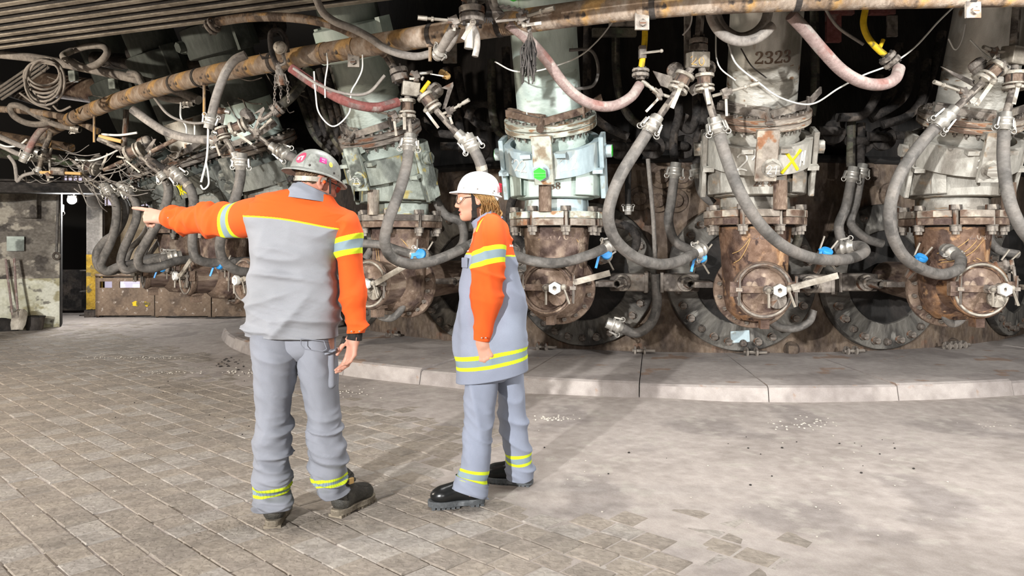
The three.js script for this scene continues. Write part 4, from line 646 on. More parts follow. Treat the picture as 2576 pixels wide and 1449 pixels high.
// yellow feeds with their end flanges
for (const [lab, pts, f] of [['yellow feed pipe with small tap and round end flange left of the silver pipe', [[1622, 42, 5.3], [1622, 100, 5.3], [1616, 150, 5.3], [1613, 172, 5.3]], [[1612, 170, 5.3], [1611, 204, 5.3]]], ['bright yellow bent feed pipe with round end flange near the right side', [[2180, 10, 5.1], [2172, 60, 5.1], [2184, 95, 5.1], [2210, 125, 5.1], [2226, 138, 5.1]], [[2226, 138, 5.1], [2258, 170, 5.1]]]]) {
  const w = pts.map((a) => P(...a)), b0 = w[0], t = thing('yellow_feed', lab, 'pipe', b0), mk = () => new G(new THREE.Matrix4().makeTranslation(-b0.x, -b0.y, -b0.z)), a = P(...f[0]), e = P(...f[1]);
  mk().pipe(w, 0.022, 12).mesh('pipe', M.yellow, t);
  const d = e.clone().sub(a), L = d.length(); d.normalize(); const at = (k) => a.clone().addScaledVector(d, L * k);
  mk().disc(at(0.1), at(0.35), 0.062).disc(at(0.42), at(0.7), 0.062).rod(at(0.05), at(0.9), 0.03).mesh('end_flange', M.dustSteel, t);
  const c = mk(); for (let k = 0; k < 6; k++) { const q = V(Math.cos(k * 1.047), 0, Math.sin(k * 1.047)).multiplyScalar(0.048).applyQuaternion(new THREE.Quaternion().setFromUnitVectors(UPV, d)); c.hex(at(0.02).add(q), at(0.8).add(q), 0.009); } c.mesh('flange_bolts', M.dark, t).userData.kind = 'stuff';
  if (lab.startsWith('yellow')) { mk().rod(P(1614, 134, 5.28), P(1664, 128, 5.2), 0.009).ball(P(1664, 128, 5.2), 0.014).mesh('tap_lever', M.paleSteel, t); mk().box(0.05, 0.09, 0.05, P(1616, 132, 5.3)).mesh('tap_body', M.dustSteel, t); }
  else mk().pipe([P(2222, 100, 5.12), P(2214, 118, 5.12), P(2208, 128, 5.1)], 0.014).mesh('side_pipe', M.yellow, t);
}
// lances of the yellow feed to the manifold
hose('steel_tube', 'thin pale rod slanting from the yellow feed flange to the manifold marked 20', 'pipe', [[1614, 204, 5.3], [1640, 222, 5.32], [1660, 238, 5.34]], 0.013, M.paleSteel);
// thin wires and cables
const wire = (lab, pts, d, r = 0.006, m = M.chalk) => hose('wire', lab, 'wire', pts, r, m, { d, seg: 6 });
wire('white wire hanging straight down with a plug in front of the grey pipe', [[822, 134, 5.58], [824, 165, 5.5], [818, 205, 5.5], [818, 246, 5.5]], 5.5);
wire('white wire hanging in a V shape between two pipes left of centre', [[790, 180], [794, 235], [803, 285], [838, 318], [878, 284], [884, 230], [898, 205], [911, 175], [912, 138]], 5.5);
wire('pale green wire rising across the pale green pipe', [[1245, 155], [1290, 178], [1340, 180], [1400, 165], [1460, 140], [1510, 95], [1542, 54]], 5.6);
wire('long white wire sagging across the silver pipe to the right', [[1832, 110], [1850, 158], [1905, 205], [1960, 244], [2040, 262], [2110, 222], [2170, 190], [2240, 162], [2300, 120], [2360, 55], [2398, 18]], 5.4, 0.007);
wire('white wire bent beside the manifold marked 20', [[1800, 70], [1808, 165], [1850, 202]], 5.5);
wire('pair of thin grey tubes slanting right of the silver pipe', [[2074, 18], [2105, 65], [2172, 112]], 5.6, 0.012, M.hoseDusty);
wire('dark cable looping off the right side of the pale green pipe', [[1432, 126], [1488, 128], [1505, 175], [1492, 215], [1450, 224]], 6, 0.014, M.hose);
wire('thin grey tube following the maroon hose', [[738, 172], [800, 212], [870, 236], [925, 234], [968, 190]], 5.5, 0.012, M.hoseDusty);
wire('white wire bent in a V in front of the right edge pipe', [[2428, 62], [2418, 105], [2403, 125], [2386, 98]], 5.6);
wire('thin wire along the right edge pipe', [[2440, 100], [2470, 130], [2490, 146]], 5.6);
wire('dark thin wire across the number 2323', [[1864, 122], [1890, 165], [1928, 196]], 5.6, 0.005, M.dark);
wire('frayed white cord with two ends hanging below the upright hose', [[524, 318, 5.7], [522, 380, 5.72], [518, 410, 5.72], [506, 458, 5.72]], 5.72, 0.009);
wire('looped end of the frayed cord', [[518, 405], [524, 440], [524, 466], [512, 476], [505, 466]], 5.72, 0.007);
wire('white wire hanging from the curling hose at upper left', [[455, 258], [455, 295], [468, 318], [470, 340]], 7.2, 0.009);
wire('short white wire dangling above the bare pale pipe', [[490, 312], [490, 342]], 7.2, 0.009);
wire('pale cable swinging from the ring pipe to the upright hose', [[388, 245], [420, 285], [450, 302], [490, 310], [520, 308]], 7.1, 0.014, M.hoseDusty);
wire('thin cable sagging at left below the coil', [[50, 234], [90, 262], [128, 275]], 8, 0.012, M.hoseDusty);
wire('thin cable crossing to the ring pipe coupling', [[134, 266], [150, 279], [178, 268]], 8, 0.012, M.hoseDusty);
wire('white cable along the left edge', [[-10, 360], [20, 369], [50, 364], [68, 350]], 9, 0.012);
wire('white rod below the ring pipe end', [[256, 338], [300, 340], [345, 334]], 8.2, 0.014);
for (let k = 0; k < 6; k++) { const rx = 40 + (k % 3) * 5, ry = 30 + k * 6, pts = []; for (let i = 0; i <= 14; i++) { const a = i / 14 * Math.PI * 2 + k * 0.3; pts.push([110 + (k % 2) * 3 + rx * Math.cos(a), 185 + k * 4 + ry * Math.sin(a), 7.2 + 0.05 * Math.sin(a * 2 + k)]); } hose('cable_coil', ['top', 'second', 'third', 'fourth', 'fifth', 'lowest'][k] + ' turn of the white cable coil hung at upper left', 'cable', pts, 0.012, M.hoseDusty, { seg: 6, group: 'turns of the hanging cable coil' }); }
// rope with frayed tassel
{
  const p = P(1333, 75, 4.75), t = thing('rope', 'frayed dark rope tassel hanging in front of the pale green pipe', 'rope', p), mk = () => new G(new THREE.Matrix4().makeTranslation(-p.x, -p.y, -p.z));
  for (const k of [0, 1]) { const pts = []; for (let i = 0; i <= 40; i++) { const u = i / 40, q = P(mix(1225, 1325, sstep(0, 0.8, u)) + 8 * sstep(0.8, 1, u), mix(5, 32, u < 0.8 ? u / 0.8 : 1) + 48 * sstep(0.8, 1, u), 4.75), a = u * 40 + k * Math.PI; q.add(V(0.008 * Math.cos(a), 0.008 * Math.sin(a), 0.006 * Math.cos(a))); pts.push(q); } mk().pipe(pts, 0.008, 6, 80).mesh('cord', M.hoseDusty, t); }
  srand(5); const b = mk();
  for (let k = 0; k < 34; k++) { const x = rnd(-22, 14), pts = [], d = rnd(4.7, 4.8); for (let i = 0; i <= 7; i++) pts.push(P(1334 + x * sstep(0, 0.5, i / 7) + rnd(-3, 3), 80 + i * rnd(11, 19), d)); b.pipe(pts, 0.005, 5, 14); }
  const s = b.mesh('tassel', M.dark, t); s.userData.kind = 'stuff';
  const p2 = P(1232, 12, 4.7), t2 = thing('rope', 'short frayed rope end at the top edge beside the cross fitting', 'rope', p2), b2 = new G(new THREE.Matrix4().makeTranslation(-p2.x, -p2.y, -p2.z));
  for (let k = 0; k < 16; k++) { const x = rnd(-9, 9), pts = []; for (let i = 0; i <= 5; i++) pts.push(P(1230 + x * i / 5 + rnd(-2, 2), -4 + i * rnd(10, 13), 4.72)); b2.pipe(pts, 0.005, 5, 10); } const s2 = b2.mesh('tassel', M.dark, t2); s2.userData.kind = 'stuff';
}
// gauge on its looped siphon, with chains
assemble('pressure_gauge', 'round grey gauge on a looped siphon tube in front of the ring pipe', 'gauge', 5.7, [['pipe', 0.022, M.dark, [722, 130, 0.05], [716, 92, 0.05], [700, 76, 0.03], [683, 82], [682, 120], [690, 150], [698, 165]], ['act', 0.047, M.paleSteel, [712, 124, 0.02], [697, 116, -0.06]], ['pipe', 0.014, [712, 138], [716, 158], [702, 164]], ['pipe', 0.022, [698, 160], [703, 180]], ['cam', 0.04, M.dustSteel, [702, 176], [710, 216]], ['plate', M.dark, [652, 132], [660, 142], [684, 146], [660, 150]]]);
for (const [lab, x, y0, n] of [['left one of three chains hanging below the gauge', 693, 192, 14], ['middle short chain hanging below the gauge', 707, 222, 4], ['right one of three chains hanging below the gauge', 723, 210, 7]]) {
  const p = P(x, y0, 5.65), t = thing('chain', lab, 'chain', p);
  for (let k = 0; k < n; k++) { const g = new THREE.TorusGeometry(0.011, 0.0032, 6, 12); g.scale(0.75, 1.35, 1); if (k % 2) g.rotateY(Math.PI / 2); g.translate(0.002 * k * (x > 715 ? 0.6 : -0.5), -k * 0.0225, 0); meshOf('chain_link', uvBox(g), M.dustSteel, t); }
}
// blue capped valves where the hoses meet the pipe feet
function hoseValve(lab, x, y, d, ax, ay, az) {
  const p = P(x, y, d), t = thing('hose_valve', lab, 'valve', p), a = V(ax, ay, az).normalize(), s = a.clone().cross(V(0.1, 1, 0)).normalize(), at = (k) => a.clone().multiplyScalar(k);
  new G().lathe([[0.001, -0.2], [0.03, -0.2], [0.034, -0.12], [0.05, -0.115], [0.052, -0.09], [0.036, -0.085], [0.045, -0.05], [0.066, -0.045], [0.066, -0.02], [0.05, -0.015], [0.05, 0.0], [0.001, 0.0]], V(0, 0, 0), a, 24).mesh('valve_body', M.dustSteel, t);
  const c = new G().lathe([[0.001, 0], [0.047, 0], [0.05, 0.004], [0.05, 0.026], [0.044, 0.034], [0.001, 0.036]], V(0, 0, 0), a, 26).mesh('blue_cap', M.blue, t);
  new G().beam(at(0.03), at(0.045).addScaledVector(s, 0.06).add(V(-0.02, -0.02, 0)), 0.03, 0.012, a).beam(at(0.04).addScaledVector(s, 0.05).add(V(-0.015, -0.015, 0)), at(0.05).addScaledVector(s, 0.07).add(V(-0.03, -0.14, 0.02)), 0.02, 0.014, V(0, 0, 1)).mesh('blue_handle', M.blue, t);
  new G().rod(at(-0.03).add(V(0.03, -0.05, 0.03)), at(-0.01).add(V(0.06, -0.13, 0.06)), 0.008).rod(at(-0.03).add(V(-0.05, 0.05, 0.02)), at(-0.0).add(V(-0.03, 0.14, 0.04)), 0.008).rod(at(-0.03).add(V(0.05, 0.05, 0)), at(-0.02).add(V(0.1, 0.12, 0.02)), 0.008).mesh('clamp_pins', M.paleSteel, t).userData.kind = 'stuff';
  return t;
}
hoseValve('blue capped valve on the right of the foot cast 2076', 1524, 640, 6.35, 0.1, 0.35, 1);
hoseValve('blue capped valve left of the foot of the silver pipe', 1762, 648, 6.2, 0.1, 0.35, 1);
hoseValve('blue capped valve right of the foot of the silver pipe', 2078, 636, 6.2, 0.2, 0.9, 0.6);
hoseValve('blue capped valve under the hose left of the foot cast 2040', 2316, 652, 6.3, 0.25, 0.8, 0.6);
hoseValve('blue capped valve on the dark hose between the two workers', 1060, 640, 6.8, -0.3, 0.2, 1);
hoseValve('blue handled valve under the looped hoses below the orange sleeve', 556, 668, 8.3, -0.5, 0.3, 0.8);
hoseValve('blue handled valve at far left below the pointing hand', 412, 676, 9.6, -0.5, 0.3, 0.8);
hoseValve('grey wheel valve at the right picture edge beside the 2040 foot', 2540, 668, 6.4, 0.8, 0.1, 0.5).traverse((o) => { if (o.material === M.blue) o.material = M.dustSteel; });
// dark cooling pipes on the shell behind
const COOL = ['dark pipe bending down right close beside the pale green pipe', 'greenish dark pipe just left of the hanging yellow feed', 'upright dark pipe ending above the coupling left of the silver pipe', 'small dark U-bend under the manifold marked 20', 'dark pipe dropping behind the right leg of the manifold marked 20', 'dark pipe curving right under the right leg of the hanging manifold', 'upright dark pipe with curved foot just left of the pale green pipe', 'dark pipe hidden close behind the left edge of the pale green pipe', 'dark pipe passing behind the bracket plate of the hanging manifold', 'dark arched pipe in the shade left of the pale green pipe', 'dark pipe running level under the hanging manifold', 'light green upright pipe directly right of the silver pipe', 'dark curved pipe behind the thick pink hose, second from its end', 'dark curved pipe nearest to pipe 2040 right of the thick pink hose', 'yellowish dark pipe curving left below the thick pink hose', 'dark curved pipe just under the end of the thick pink hose', 'upright dark pipe with brass fitting right of the silver pipe', 'thin upright dark pipe beside the brass fitting right of the silver pipe', 'dark pipe following the left side of pipe 2040 at the top', 'level dark pipe stub left of the pale green gimbal band', 'level dark pipe stub right of the pale green gimbal band', 'level dark pipe stub above the brown shell left of the silver pipe', 'level dark pipe stub directly right of the silver pipe band', 'long level dark pipe behind the hose coupling of pipe 2040', 'dark bow of pipe behind the bowed hose right of foot 2076', 'dark bow of pipe between the white helmet and foot 2076', 'small bow of pipe at the upper right of the silver pipe foot', 'dark pipe in the shade above the blue valve of the silver pipe'];
const cool = (lab, pts, d, r = 0.042, m = M.pipeDark, o = {}) => hose('cooling_pipe', lab, 'cooling pipe', pts, r, m, { d, ...o });
[[[[1478, 60], [1480, 250], [1495, 292], [1520, 315], [1580, 345]], 7.3], [[[1548, 50], [1552, 200], [1566, 262], [1592, 302], [1650, 335]], 7.4], [[[1700, 220], [1708, 285], [1695, 340], [1697, 420]], 7.2], [[[1752, 240], [1750, 300], [1734, 328], [1714, 312], [1724, 288]], 7.3], [[[1778, 220], [1766, 320], [1755, 345], [1752, 440]], 7.3],
  [[[1150, 170], [1168, 258], [1198, 308], [1255, 325]], 7.6], [[[1236, 150], [1240, 290], [1254, 330], [1290, 350]], 7.4], [[[1272, 120], [1280, 310]], 7.5], [[[1122, 170], [1150, 285], [1160, 335]], 7.7], [[[1176, 300], [1190, 268], [1215, 260], [1250, 272]], 7.5], [[[1062, 300], [1090, 330], [1165, 342]], 7.6],
  [[[2048, 10], [2049, 235], [2040, 290]], 7.2], [[[2300, 130], [2290, 200], [2268, 250], [2190, 300]], 7.2], [[[2332, 150], [2316, 250], [2286, 290], [2220, 315]], 7.2], [[[2212, 190], [2204, 240], [2172, 288], [2106, 296]], 7.0], [[[2262, 110], [2250, 220], [2220, 262], [2180, 285]], 7.3], [[[2142, 300], [2140, 420]], 7.2], [[[2166, 310], [2164, 420]], 7.3], [[[2370, 80], [2340, 200], [2318, 262]], 7.3],
  [[[1108, 368], [1190, 368]], 7.6], [[[1560, 362], [1625, 366]], 7.5], [[[1660, 366], [1725, 370]], 7.5], [[[2095, 342], [2160, 350]], 7.4], [[[2190, 342], [2300, 340]], 7.4], [[[1545, 560], [1588, 575], [1602, 605], [1588, 645]], 7.3], [[[1330, 470], [1290, 500], [1288, 580], [1320, 620]], 7.2], [[[1955, 560], [2005, 560], [2008, 600], [1990, 640]], 7.0], [[[2120, 560], [2160, 600], [2220, 612]], 7.4],
].forEach(([p, d], i) => cool(COOL[i], p, d, 0.042, i % 5 === 1 || i === 11 ? M.pipeDark : M.dark).userData.group = 'dark cooling pipes on the furnace shell');
for (let k = 0; k < 9; k++) cool(['first', 'second', 'third', 'fourth', 'fifth', 'sixth', 'seventh', 'eighth', 'ninth'][k] + ' dark pipe from the left in the bundle behind the grey helmet', [[735 + k * 17, 190 - k * 4], [764 + k * 17, 270], [792 + k * 15, 340], [838 + k * 11, 388]], 8.2 - k * 0.08, 0.042, k % 3 ? M.dark : M.pipeDark).userData.group = 'pipe bundle behind the helmet';
cool('thin upright pipe running down the brown shell between the pale green and silver pipes', [[1630, 400], [1644, 560], [1648, 660]], 7.3, 0.022, M.hoseDusty, { ends: 'b' });
cool('dark hose hanging in a bow at the shell foot right of the 2076 foot', [[1648, 690], [1652, 770], [1636, 815], [1600, 838], [1556, 822]], 7.2, 0.048, M.hose, { ends: 'b' });
cool('grey hose with coupling beside the bolted ring left of the silver foot', [[1697, 440], [1688, 510], [1682, 560], [1700, 608], [1748, 634]], 7.0, 0.045, M.hose, { ends: 'a' });
cool('short grey hose with coupling behind the left of the silver pipe', [[1756, 440], [1766, 485], [1794, 512]], 7.0, 0.042, M.hose, { ends: 'a' });
cool('grey hose with coupling curving left of the bowed hose near the 2040 foot', [[2142, 450], [2128, 520], [2110, 570], [2124, 616], [2160, 636]], 7.1, 0.045, M.hose, { ends: 'a' });
cool('second grey hose crossing near the 2040 foot', [[2166, 440], [2152, 515], [2140, 560], [2180, 600], [2220, 614]], 7.2, 0.042, M.hose, { ends: 'a' });
cool('small hose under the silver pipe foot curving to the right', [[1930, 800], [1956, 822], [2000, 826], [2036, 808], [2046, 780]], 6.9, 0.036, M.hose, { ends: 'a' });
cool('small hose under the foot cast 2040', [[2372, 780], [2380, 800], [2396, 814], [2420, 800], [2432, 760]], 6.5, 0.036, M.hose);
cool('small hose under the barrel behind the right hand of the man', [[938, 750], [945, 775], [958, 796], [985, 800], [1008, 780], [1016, 750]], 7.25, 0.036, M.hose, { ends: 'a' });
cool('grey hose behind the flange right of the 2040 foot', [[2486, 560], [2488, 600], [2510, 628], [2560, 640]], 6.9, 0.04, M.hose);
cool('dark hose bending down behind the profile of the woman', [[1085, 480], [1120, 540], [1160, 560], [1165, 610], [1140, 640]], 7.4, 0.045, M.hose);
cool('dark hose crossing behind the man at elbow height', [[905, 612], [960, 616], [1010, 632], [1040, 640]], 7.0, 0.04, M.hose, { ends: 'b' });
cool('curved hose behind the pipe foot at the elbow of the man', [[928, 580], [936, 620], [920, 650]], 7.3, 0.038, M.hose);
cool('black hose end with bright coupling hanging in the gap right of the pale green pipe', [[1582, 400], [1580, 460], [1580, 520]], 7.2, 0.03, M.nearBlack, { ends: 'b' });
for (const [x, y, d, lab] of [[1205, 378, 7.6, 'directly left of the pale green band'], [1640, 372, 7.5, 'in the middle between pale green and silver bands'], [1716, 372, 7.5, 'close left of the silver pipe band'], [1560, 372, 7.55, 'close right of the pale green band'], [2215, 350, 7.4, 'left of the hose coupling on pipe 2040'], [2160, 360, 7.45, 'beside the brass fitting right of the silver pipe'], [2090, 335, 7.4, 'close right of the silver pipe band']]) { const p = P(x, y, d), t = thing('pipe_elbow', 'dark flanged pipe elbow ' + lab, 'pipe', p, 0, 'dark pipe elbows'); new G().disc([0, 0, 0], [0, 0, 0.04], 0.12).disc([0, 0, 0.045], [0, 0, 0.085], 0.12).mesh('flange', M.dark, t); new G().pipe([[0, 0, 0.05], [0, 0, 0.14], [-0.05, 0, 0.17], [-0.2, 0, 0.17]], 0.045).mesh('elbow', M.dark, t); }

// rails and brackets in the dark between the stocks
for (const [lab, w, h, d, px, y, z, m] of [['reddish brown bracket plate hanging right of the silver pipe near the top', 0.14, 0.26, 0.05, 2096, 72, 6.9, M.hoseMaroon], ['reddish brown rail above the bracket right of the silver pipe', 0.26, 0.05, 0.06, 2112, 31, 6.9, M.hoseMaroon], ['reddish brown rail stub beside the bright yellow feed', 0.24, 0.05, 0.06, 2218, 31, 6.9, M.hoseMaroon], ['grey angled plate behind the bright yellow feed', 0.1, 0.2, 0.03, 2244, 66, 6.9, M.dustSteel], ['pale grey green rail in the dark right of the pale green pipe', 0.42, 0.08, 0.06, 1545, 82, 7, M.pipeDark], ['upper dusty rail in the dark right of the pale green pipe', 0.3, 0.05, 0.06, 1572, 58, 6.9, M.dustSteel], ['dusty bracket under the ring pipe left of the pale green pipe', 0.14, 0.3, 0.05, 1132, 120, 7.2, M.dustSteel], ['upright flat bar behind the manifold marked 20', 0.06, 0.5, 0.04, 1729, 105, 6.9, M.dustSteel]]) tag(new G().box(w, h, d, [0, 0, 0], [0, 0, 0], 0.006).mesh('bracket', m), lab, 'bracket').position.copy(P(px, y, z));

{ const a = P(534, 66, 5.62), b = P(549, 54, 5.6), t = thing('pipe_flange', 'bolted flange pair closing the left end of the arched tube', 'flange', a), d = b.clone().sub(a).normalize(), at = (k) => d.clone().multiplyScalar(k); new G().disc(at(-0.03), at(-0.005), 0.062).disc(at(0.005), at(0.03), 0.062).rod(at(-0.02), at(0.05), 0.04).mesh('discs', M.dustSteel, t); for (let k = 0; k < 4; k++) { const q = V(Math.cos(k * 1.571 + 0.5), 0, Math.sin(k * 1.571 + 0.5)).multiplyScalar(0.048).applyQuaternion(new THREE.Quaternion().setFromUnitVectors(UPV, d)); new G().hex(at(-0.045).add(q), at(0.045).add(q), 0.011).mesh('bolt', M.dark, t); } }
// tangles of thin wire at far left
for (const [lab, cx, cy, rx, ry, d, n, sd] of [['tangle of thin wires above the three looping hoses', 235, 440, 75, 36, 9.3, 22, 3], ['tangle of thin wires around the grimy valve stack', 370, 385, 80, 45, 8.1, 16, 4], ['tangle of thin wires below the end of the ring pipe', 120, 400, 80, 40, 9.4, 18, 5], ['tangle of thin wires under the deck at upper left', 330, 190, 240, 60, 8.6, 18, 6], ['thin wires hanging in the dark above the grey helmet', 640, 210, 90, 70, 7.4, 12, 8]]) {
  srand(sd * 31); const p = P(cx, cy, d), b = new G(new THREE.Matrix4().makeTranslation(-p.x, -p.y, -p.z));
  for (let k = 0; k < n; k++) { const x = cx + rnd(-rx, rx), y = cy + rnd(-ry, ry), l = rnd(20, 70), a = rnd(-0.6, 1.2), sg = rnd(4, 22); b.pipe([P(x, y, d + rnd(-0.1, 0.1)), P(x + l * 0.4 * Math.cos(a), y + l * 0.4 * Math.sin(a) + sg * 0.7, d), P(x + l * 0.8 * Math.cos(a), y + l * 0.8 * Math.sin(a) + sg, d + rnd(-0.1, 0.1)), P(x + l * 1.3 * Math.cos(a), y + l * 1.3 * Math.sin(a), d)], rnd(0.004, 0.008), 5, 12); }
  const o = b.mesh('wire_tangle', sd % 2 ? M.hoseDusty : M.dustSteel); o.position.copy(p); o.userData.kind = 'stuff'; tag(o, lab, 'wires');
}

// ---------------------------------------------------------------- far left: wall, column, guards, lamp, tools
{
  const a = P(150, 822, 12.45).setY(0), b = P(0, 829, 12.04).setY(0), u = b.clone().sub(a).normalize(), n = V(-u.z, 0, u.x); if (n.z < 0) n.negate();
  const e = a.clone().addScaledVector(u, 5), mid = (y, k = 0) => [a.clone().addScaledVector(n, -0.3 + k).setY(y), e.clone().addScaledVector(n, -0.3 + k).setY(y)];
  const w = structure(new G().beam(...mid(1.18), 0.6, 2.5).mesh('wall_corner', M.wallStain));
  new G().add(new THREE.BoxGeometry(0.02, 2.5, 0.62), new THREE.Matrix4().makeRotationY(Math.atan2(n.x, n.z)).setPosition(a.clone().addScaledVector(n, -0.3).addScaledVector(u, -0.012).setY(1.18))).mesh('end_shade_strip', M.nearBlack, w);  // dark strip added so the lamp-lit wall end stays dark
  new G().beam(...mid(0.4, 0.02), 0.6, 0.85).mesh('painted_band', M.wallBand, w);
  new G().add(new THREE.BoxGeometry(0.45, 0.5, 0.02), along(P(58, 510, 12.15), P(58, 500, 12.15))).mesh('blocked_opening', M.wallStain, w);
  new G().box(0.24, 0.24, 0.02, P(39, 613, 12.1), [0, 0.5, 0]).mesh('wall_plate', M.silverGreen, w);
  const beam = structure(new G().beam(P(-120, 466, 10.9), P(340, 474, 12.7), 0.35, 0.2).beam(P(-120, 452, 10.85), P(340, 462, 12.65), 0.42, 0.03).beam(P(-120, 482, 10.85), P(340, 486, 12.65), 0.42, 0.03).mesh('trim_4', M.dark));
  hose('wire', 'thin conduit with a ring at its end running down the wall corner at far left', 'cable', [[146, 492, 12.42], [144, 560, 12.42], [142, 640, 12.42]], 0.02, M.hose);
  const r0 = P(142, 644, 12.4); tag(new G().ring([0, 0, 0], [0, 0, 1], 0.055, 0.018).mesh('ring_hook', M.dark), 'dark ring hanging on the wall corner at far left', 'hook').position.copy(r0);
}
{
  const p = P(226, 790, 14.2).setY(0), t = thing('steel_column', 'steel column painted yellow on its lower half at far left', 'column', p, 0.35);
  new G().box(0.27, 1.25, 0.025, [0.1, 1.78, 0.12]).box(0.02, 2.3, 0.24, [0.1, 1.25, 0]).box(0.27, 2.3, 0.02, [0.1, 1.25, -0.12]).mesh('flange_upper', M.hoseDusty, t);
  new G().box(0.275, 1.05, 0.03, [0.1, 0.68, 0.12]).mesh('yellow_flange', M.yellowDirty, t);
  new G().box(0.2, 0.02, 0.24, [-0.05, 0.9, 0]).box(0.2, 0.02, 0.24, [-0.05, 0.5, 0]).box(0.3, 0.14, 0.2, [0.08, 0.07, 0.05]).mesh('stiffener', M.dark, t);
}
{
  // low guards with window slots
  const mkGuard = (lab, px, d, w, turn) => {
    const p = P(px, 800, d).setY(0.02), t = thing('guard_panel', lab, 'guard', p, turn);
    const s = new THREE.Shape(); s.moveTo(-w / 2, 0.02).lineTo(w / 2, 0.02).lineTo(w / 2, 0.74).lineTo(-w / 2, 0.74).closePath();
    for (const [a, b] of [[-0.47, -0.24], [-0.1, 0.28]]) { const h = new THREE.Path(); h.moveTo(a, 0.55).lineTo(b, 0.55).lineTo(b, 0.67).lineTo(a, 0.67).closePath(); s.holes.push(h); }
    new G().add(new THREE.ExtrudeGeometry(s, { depth: 0.03, bevelEnabled: false })).mesh('plate', M.brownPaint, t);
    new G().rod([-w / 2, 0.79, 0.02], [w / 2, 0.79, 0.02], 0.03).mesh('top_rail', M.brownPaint, t);
    new G().box(0.06, 0.8, 0.04, [-w / 2 + 0.03, 0.4, 0]).box(0.06, 0.8, 0.04, [w / 2 - 0.03, 0.4, 0]).mesh('end_post', M.brownPaint, t);
    return t;
  };
  const g1 = mkGuard('brown steel guard with two window slots and yellow paint marks beside the column', 316, 14.1, 1.1, 0.05);
  for (const x of [0.2, 0.42]) { const pts = []; srand(x * 100 | 0); for (let i = 0; i < 12; i++) { const a = i / 12 * 6.283; pts.push([x + Math.cos(a) * 0.07 * rnd(0.6, 1.2), 0.24 + Math.sin(a) * 0.05 * rnd(0.5, 1.2)]); } new G().poly(pts, 0.004, new THREE.Matrix4().setPosition(0, 0, 0.03)).mesh('paint_mark', M.yellow, g1); }
  mkGuard('second brown steel guard behind the barrel ends at far left', 462, 14.0, 1.06, 0.0);
  mkGuard('third brown steel guard mostly hidden behind the pointing man', 600, 13.9, 1.0, -0.05);
  tag(new G().box(1.5, 2.2, 0.9, [0, 0, 0], [0, 0.1, 0], 0.05).mesh('casing', M.casing), 'large brown sheet casing behind the looped hoses at far left', 'casing').position.copy(P(352, 610, 15.6).setY(1.1));
  tag(new G().box(0.62, 0.85, 0.3, [0, 0, 0], [0, 0, 0], 0.02).mesh('cabinet', M.dark), 'dark cabinet in the gap left of the yellow column', 'cabinet').position.copy(P(178, 735, 15.4).setY(0.45));
  new G().beam(P(205, 792, 14.4).setY(0.012), P(620, 792, 13.7).setY(0.012), 0.12, 0.025).mesh('floor_rail', M.dark); tag(scene.children.at(-1), 'thin steel rail lying on the floor in front of the guards', 'rail');
  // glow panes added in place of daylit sheet, grating and slots behind
  for (const [i, x0, x1, y0, y1, d, bars] of [[1, 255, 430, 486, 560, 17.5, 11], [2, 160, 235, 440, 478, 17.2, 6], [3, 240, 360, 696, 730, 14.75, 0]]) {
    const p = P((x0 + x1) / 2, (y0 + y1) / 2, d), w = (x1 - x0) * d / F, h = (y1 - y0) * d / F, wn = structure(new THREE.Group()); wn.name = 'glow_pane_' + i; wn.position.copy(p); scene.add(wn);
    meshOf('pane_glow', new THREE.PlaneGeometry(w, h), new THREE.MeshStandardMaterial({ color: 0xcfc8d8, emissive: 0xd6cfe2, emissiveIntensity: 0.55 }), wn);
    const f = new G(); f.box(w + 0.1, 0.05, 0.06, [0, h / 2, 0.02]).box(w + 0.1, 0.05, 0.06, [0, -h / 2, 0.02]).box(0.05, h, 0.06, [-w / 2, 0, 0.02]).box(0.05, h, 0.06, [w / 2, 0, 0.02]); f.mesh('pane_frame', M.dark, wn);
    for (let k = 1; k < bars; k++) new G().box(0.025, h, 0.03, [-w / 2 + w * k / bars, 0, 0.03]).mesh('pane_bar', M.brownPaint, wn);
    if (i === 2) for (const y of [-0.12, 0, 0.12]) new G().box(w, 0.02, 0.03, [0, y, 0.03]).mesh('pane_bar', M.brownPaint, wn);
    const l = new THREE.RectAreaLight(0xd6cfe2, 0.55, w, h); l.position.z = 0.06; l.lookAt(p.clone().add(V(0, 0, 3))); wn.add(l);
  }
  // lit lamp under the beam
  const lp = P(181, 503, 12.9), lt = thing('floodlight', 'glaring white work lamp under the dark beam at far left', 'lamp', lp);
  new G().box(0.16, 0.12, 0.08, [-0.02, 0.02, -0.07], [0, 0, 0], 0.01).rod([0, 0.06, -0.06], [0, 0.16, -0.06], 0.015).mesh('lamp_housing', M.dark, lt);
  const le = new THREE.MeshStandardMaterial({ color: 0xffffff, emissive: 0xffffff, emissiveIntensity: 14 });
  new G().ball([0, 0, 0], 0.075, 1.1, 1, 0.7).mesh('lamp_bulb', le, lt);
  const pl = new THREE.PointLight(0xffffff, 24, 0, 2); pl.position.set(0, 0, 0.1); pl.castShadow = true; pl.shadow.radius = 4; lt.add(pl);
  const l2 = thing('lamp_tube', 'small second lit lamp just below the glaring work lamp', 'lamp', P(157, 524, 12.8));
  new G().rod([0, -0.06, 0], [0, 0.06, 0], 0.022).mesh('lamp_glass', le, l2); new G().ring([0, -0.09, 0], [0, 0, 1], 0.04, 0.006).mesh('lamp_hook', M.dark, l2);
}
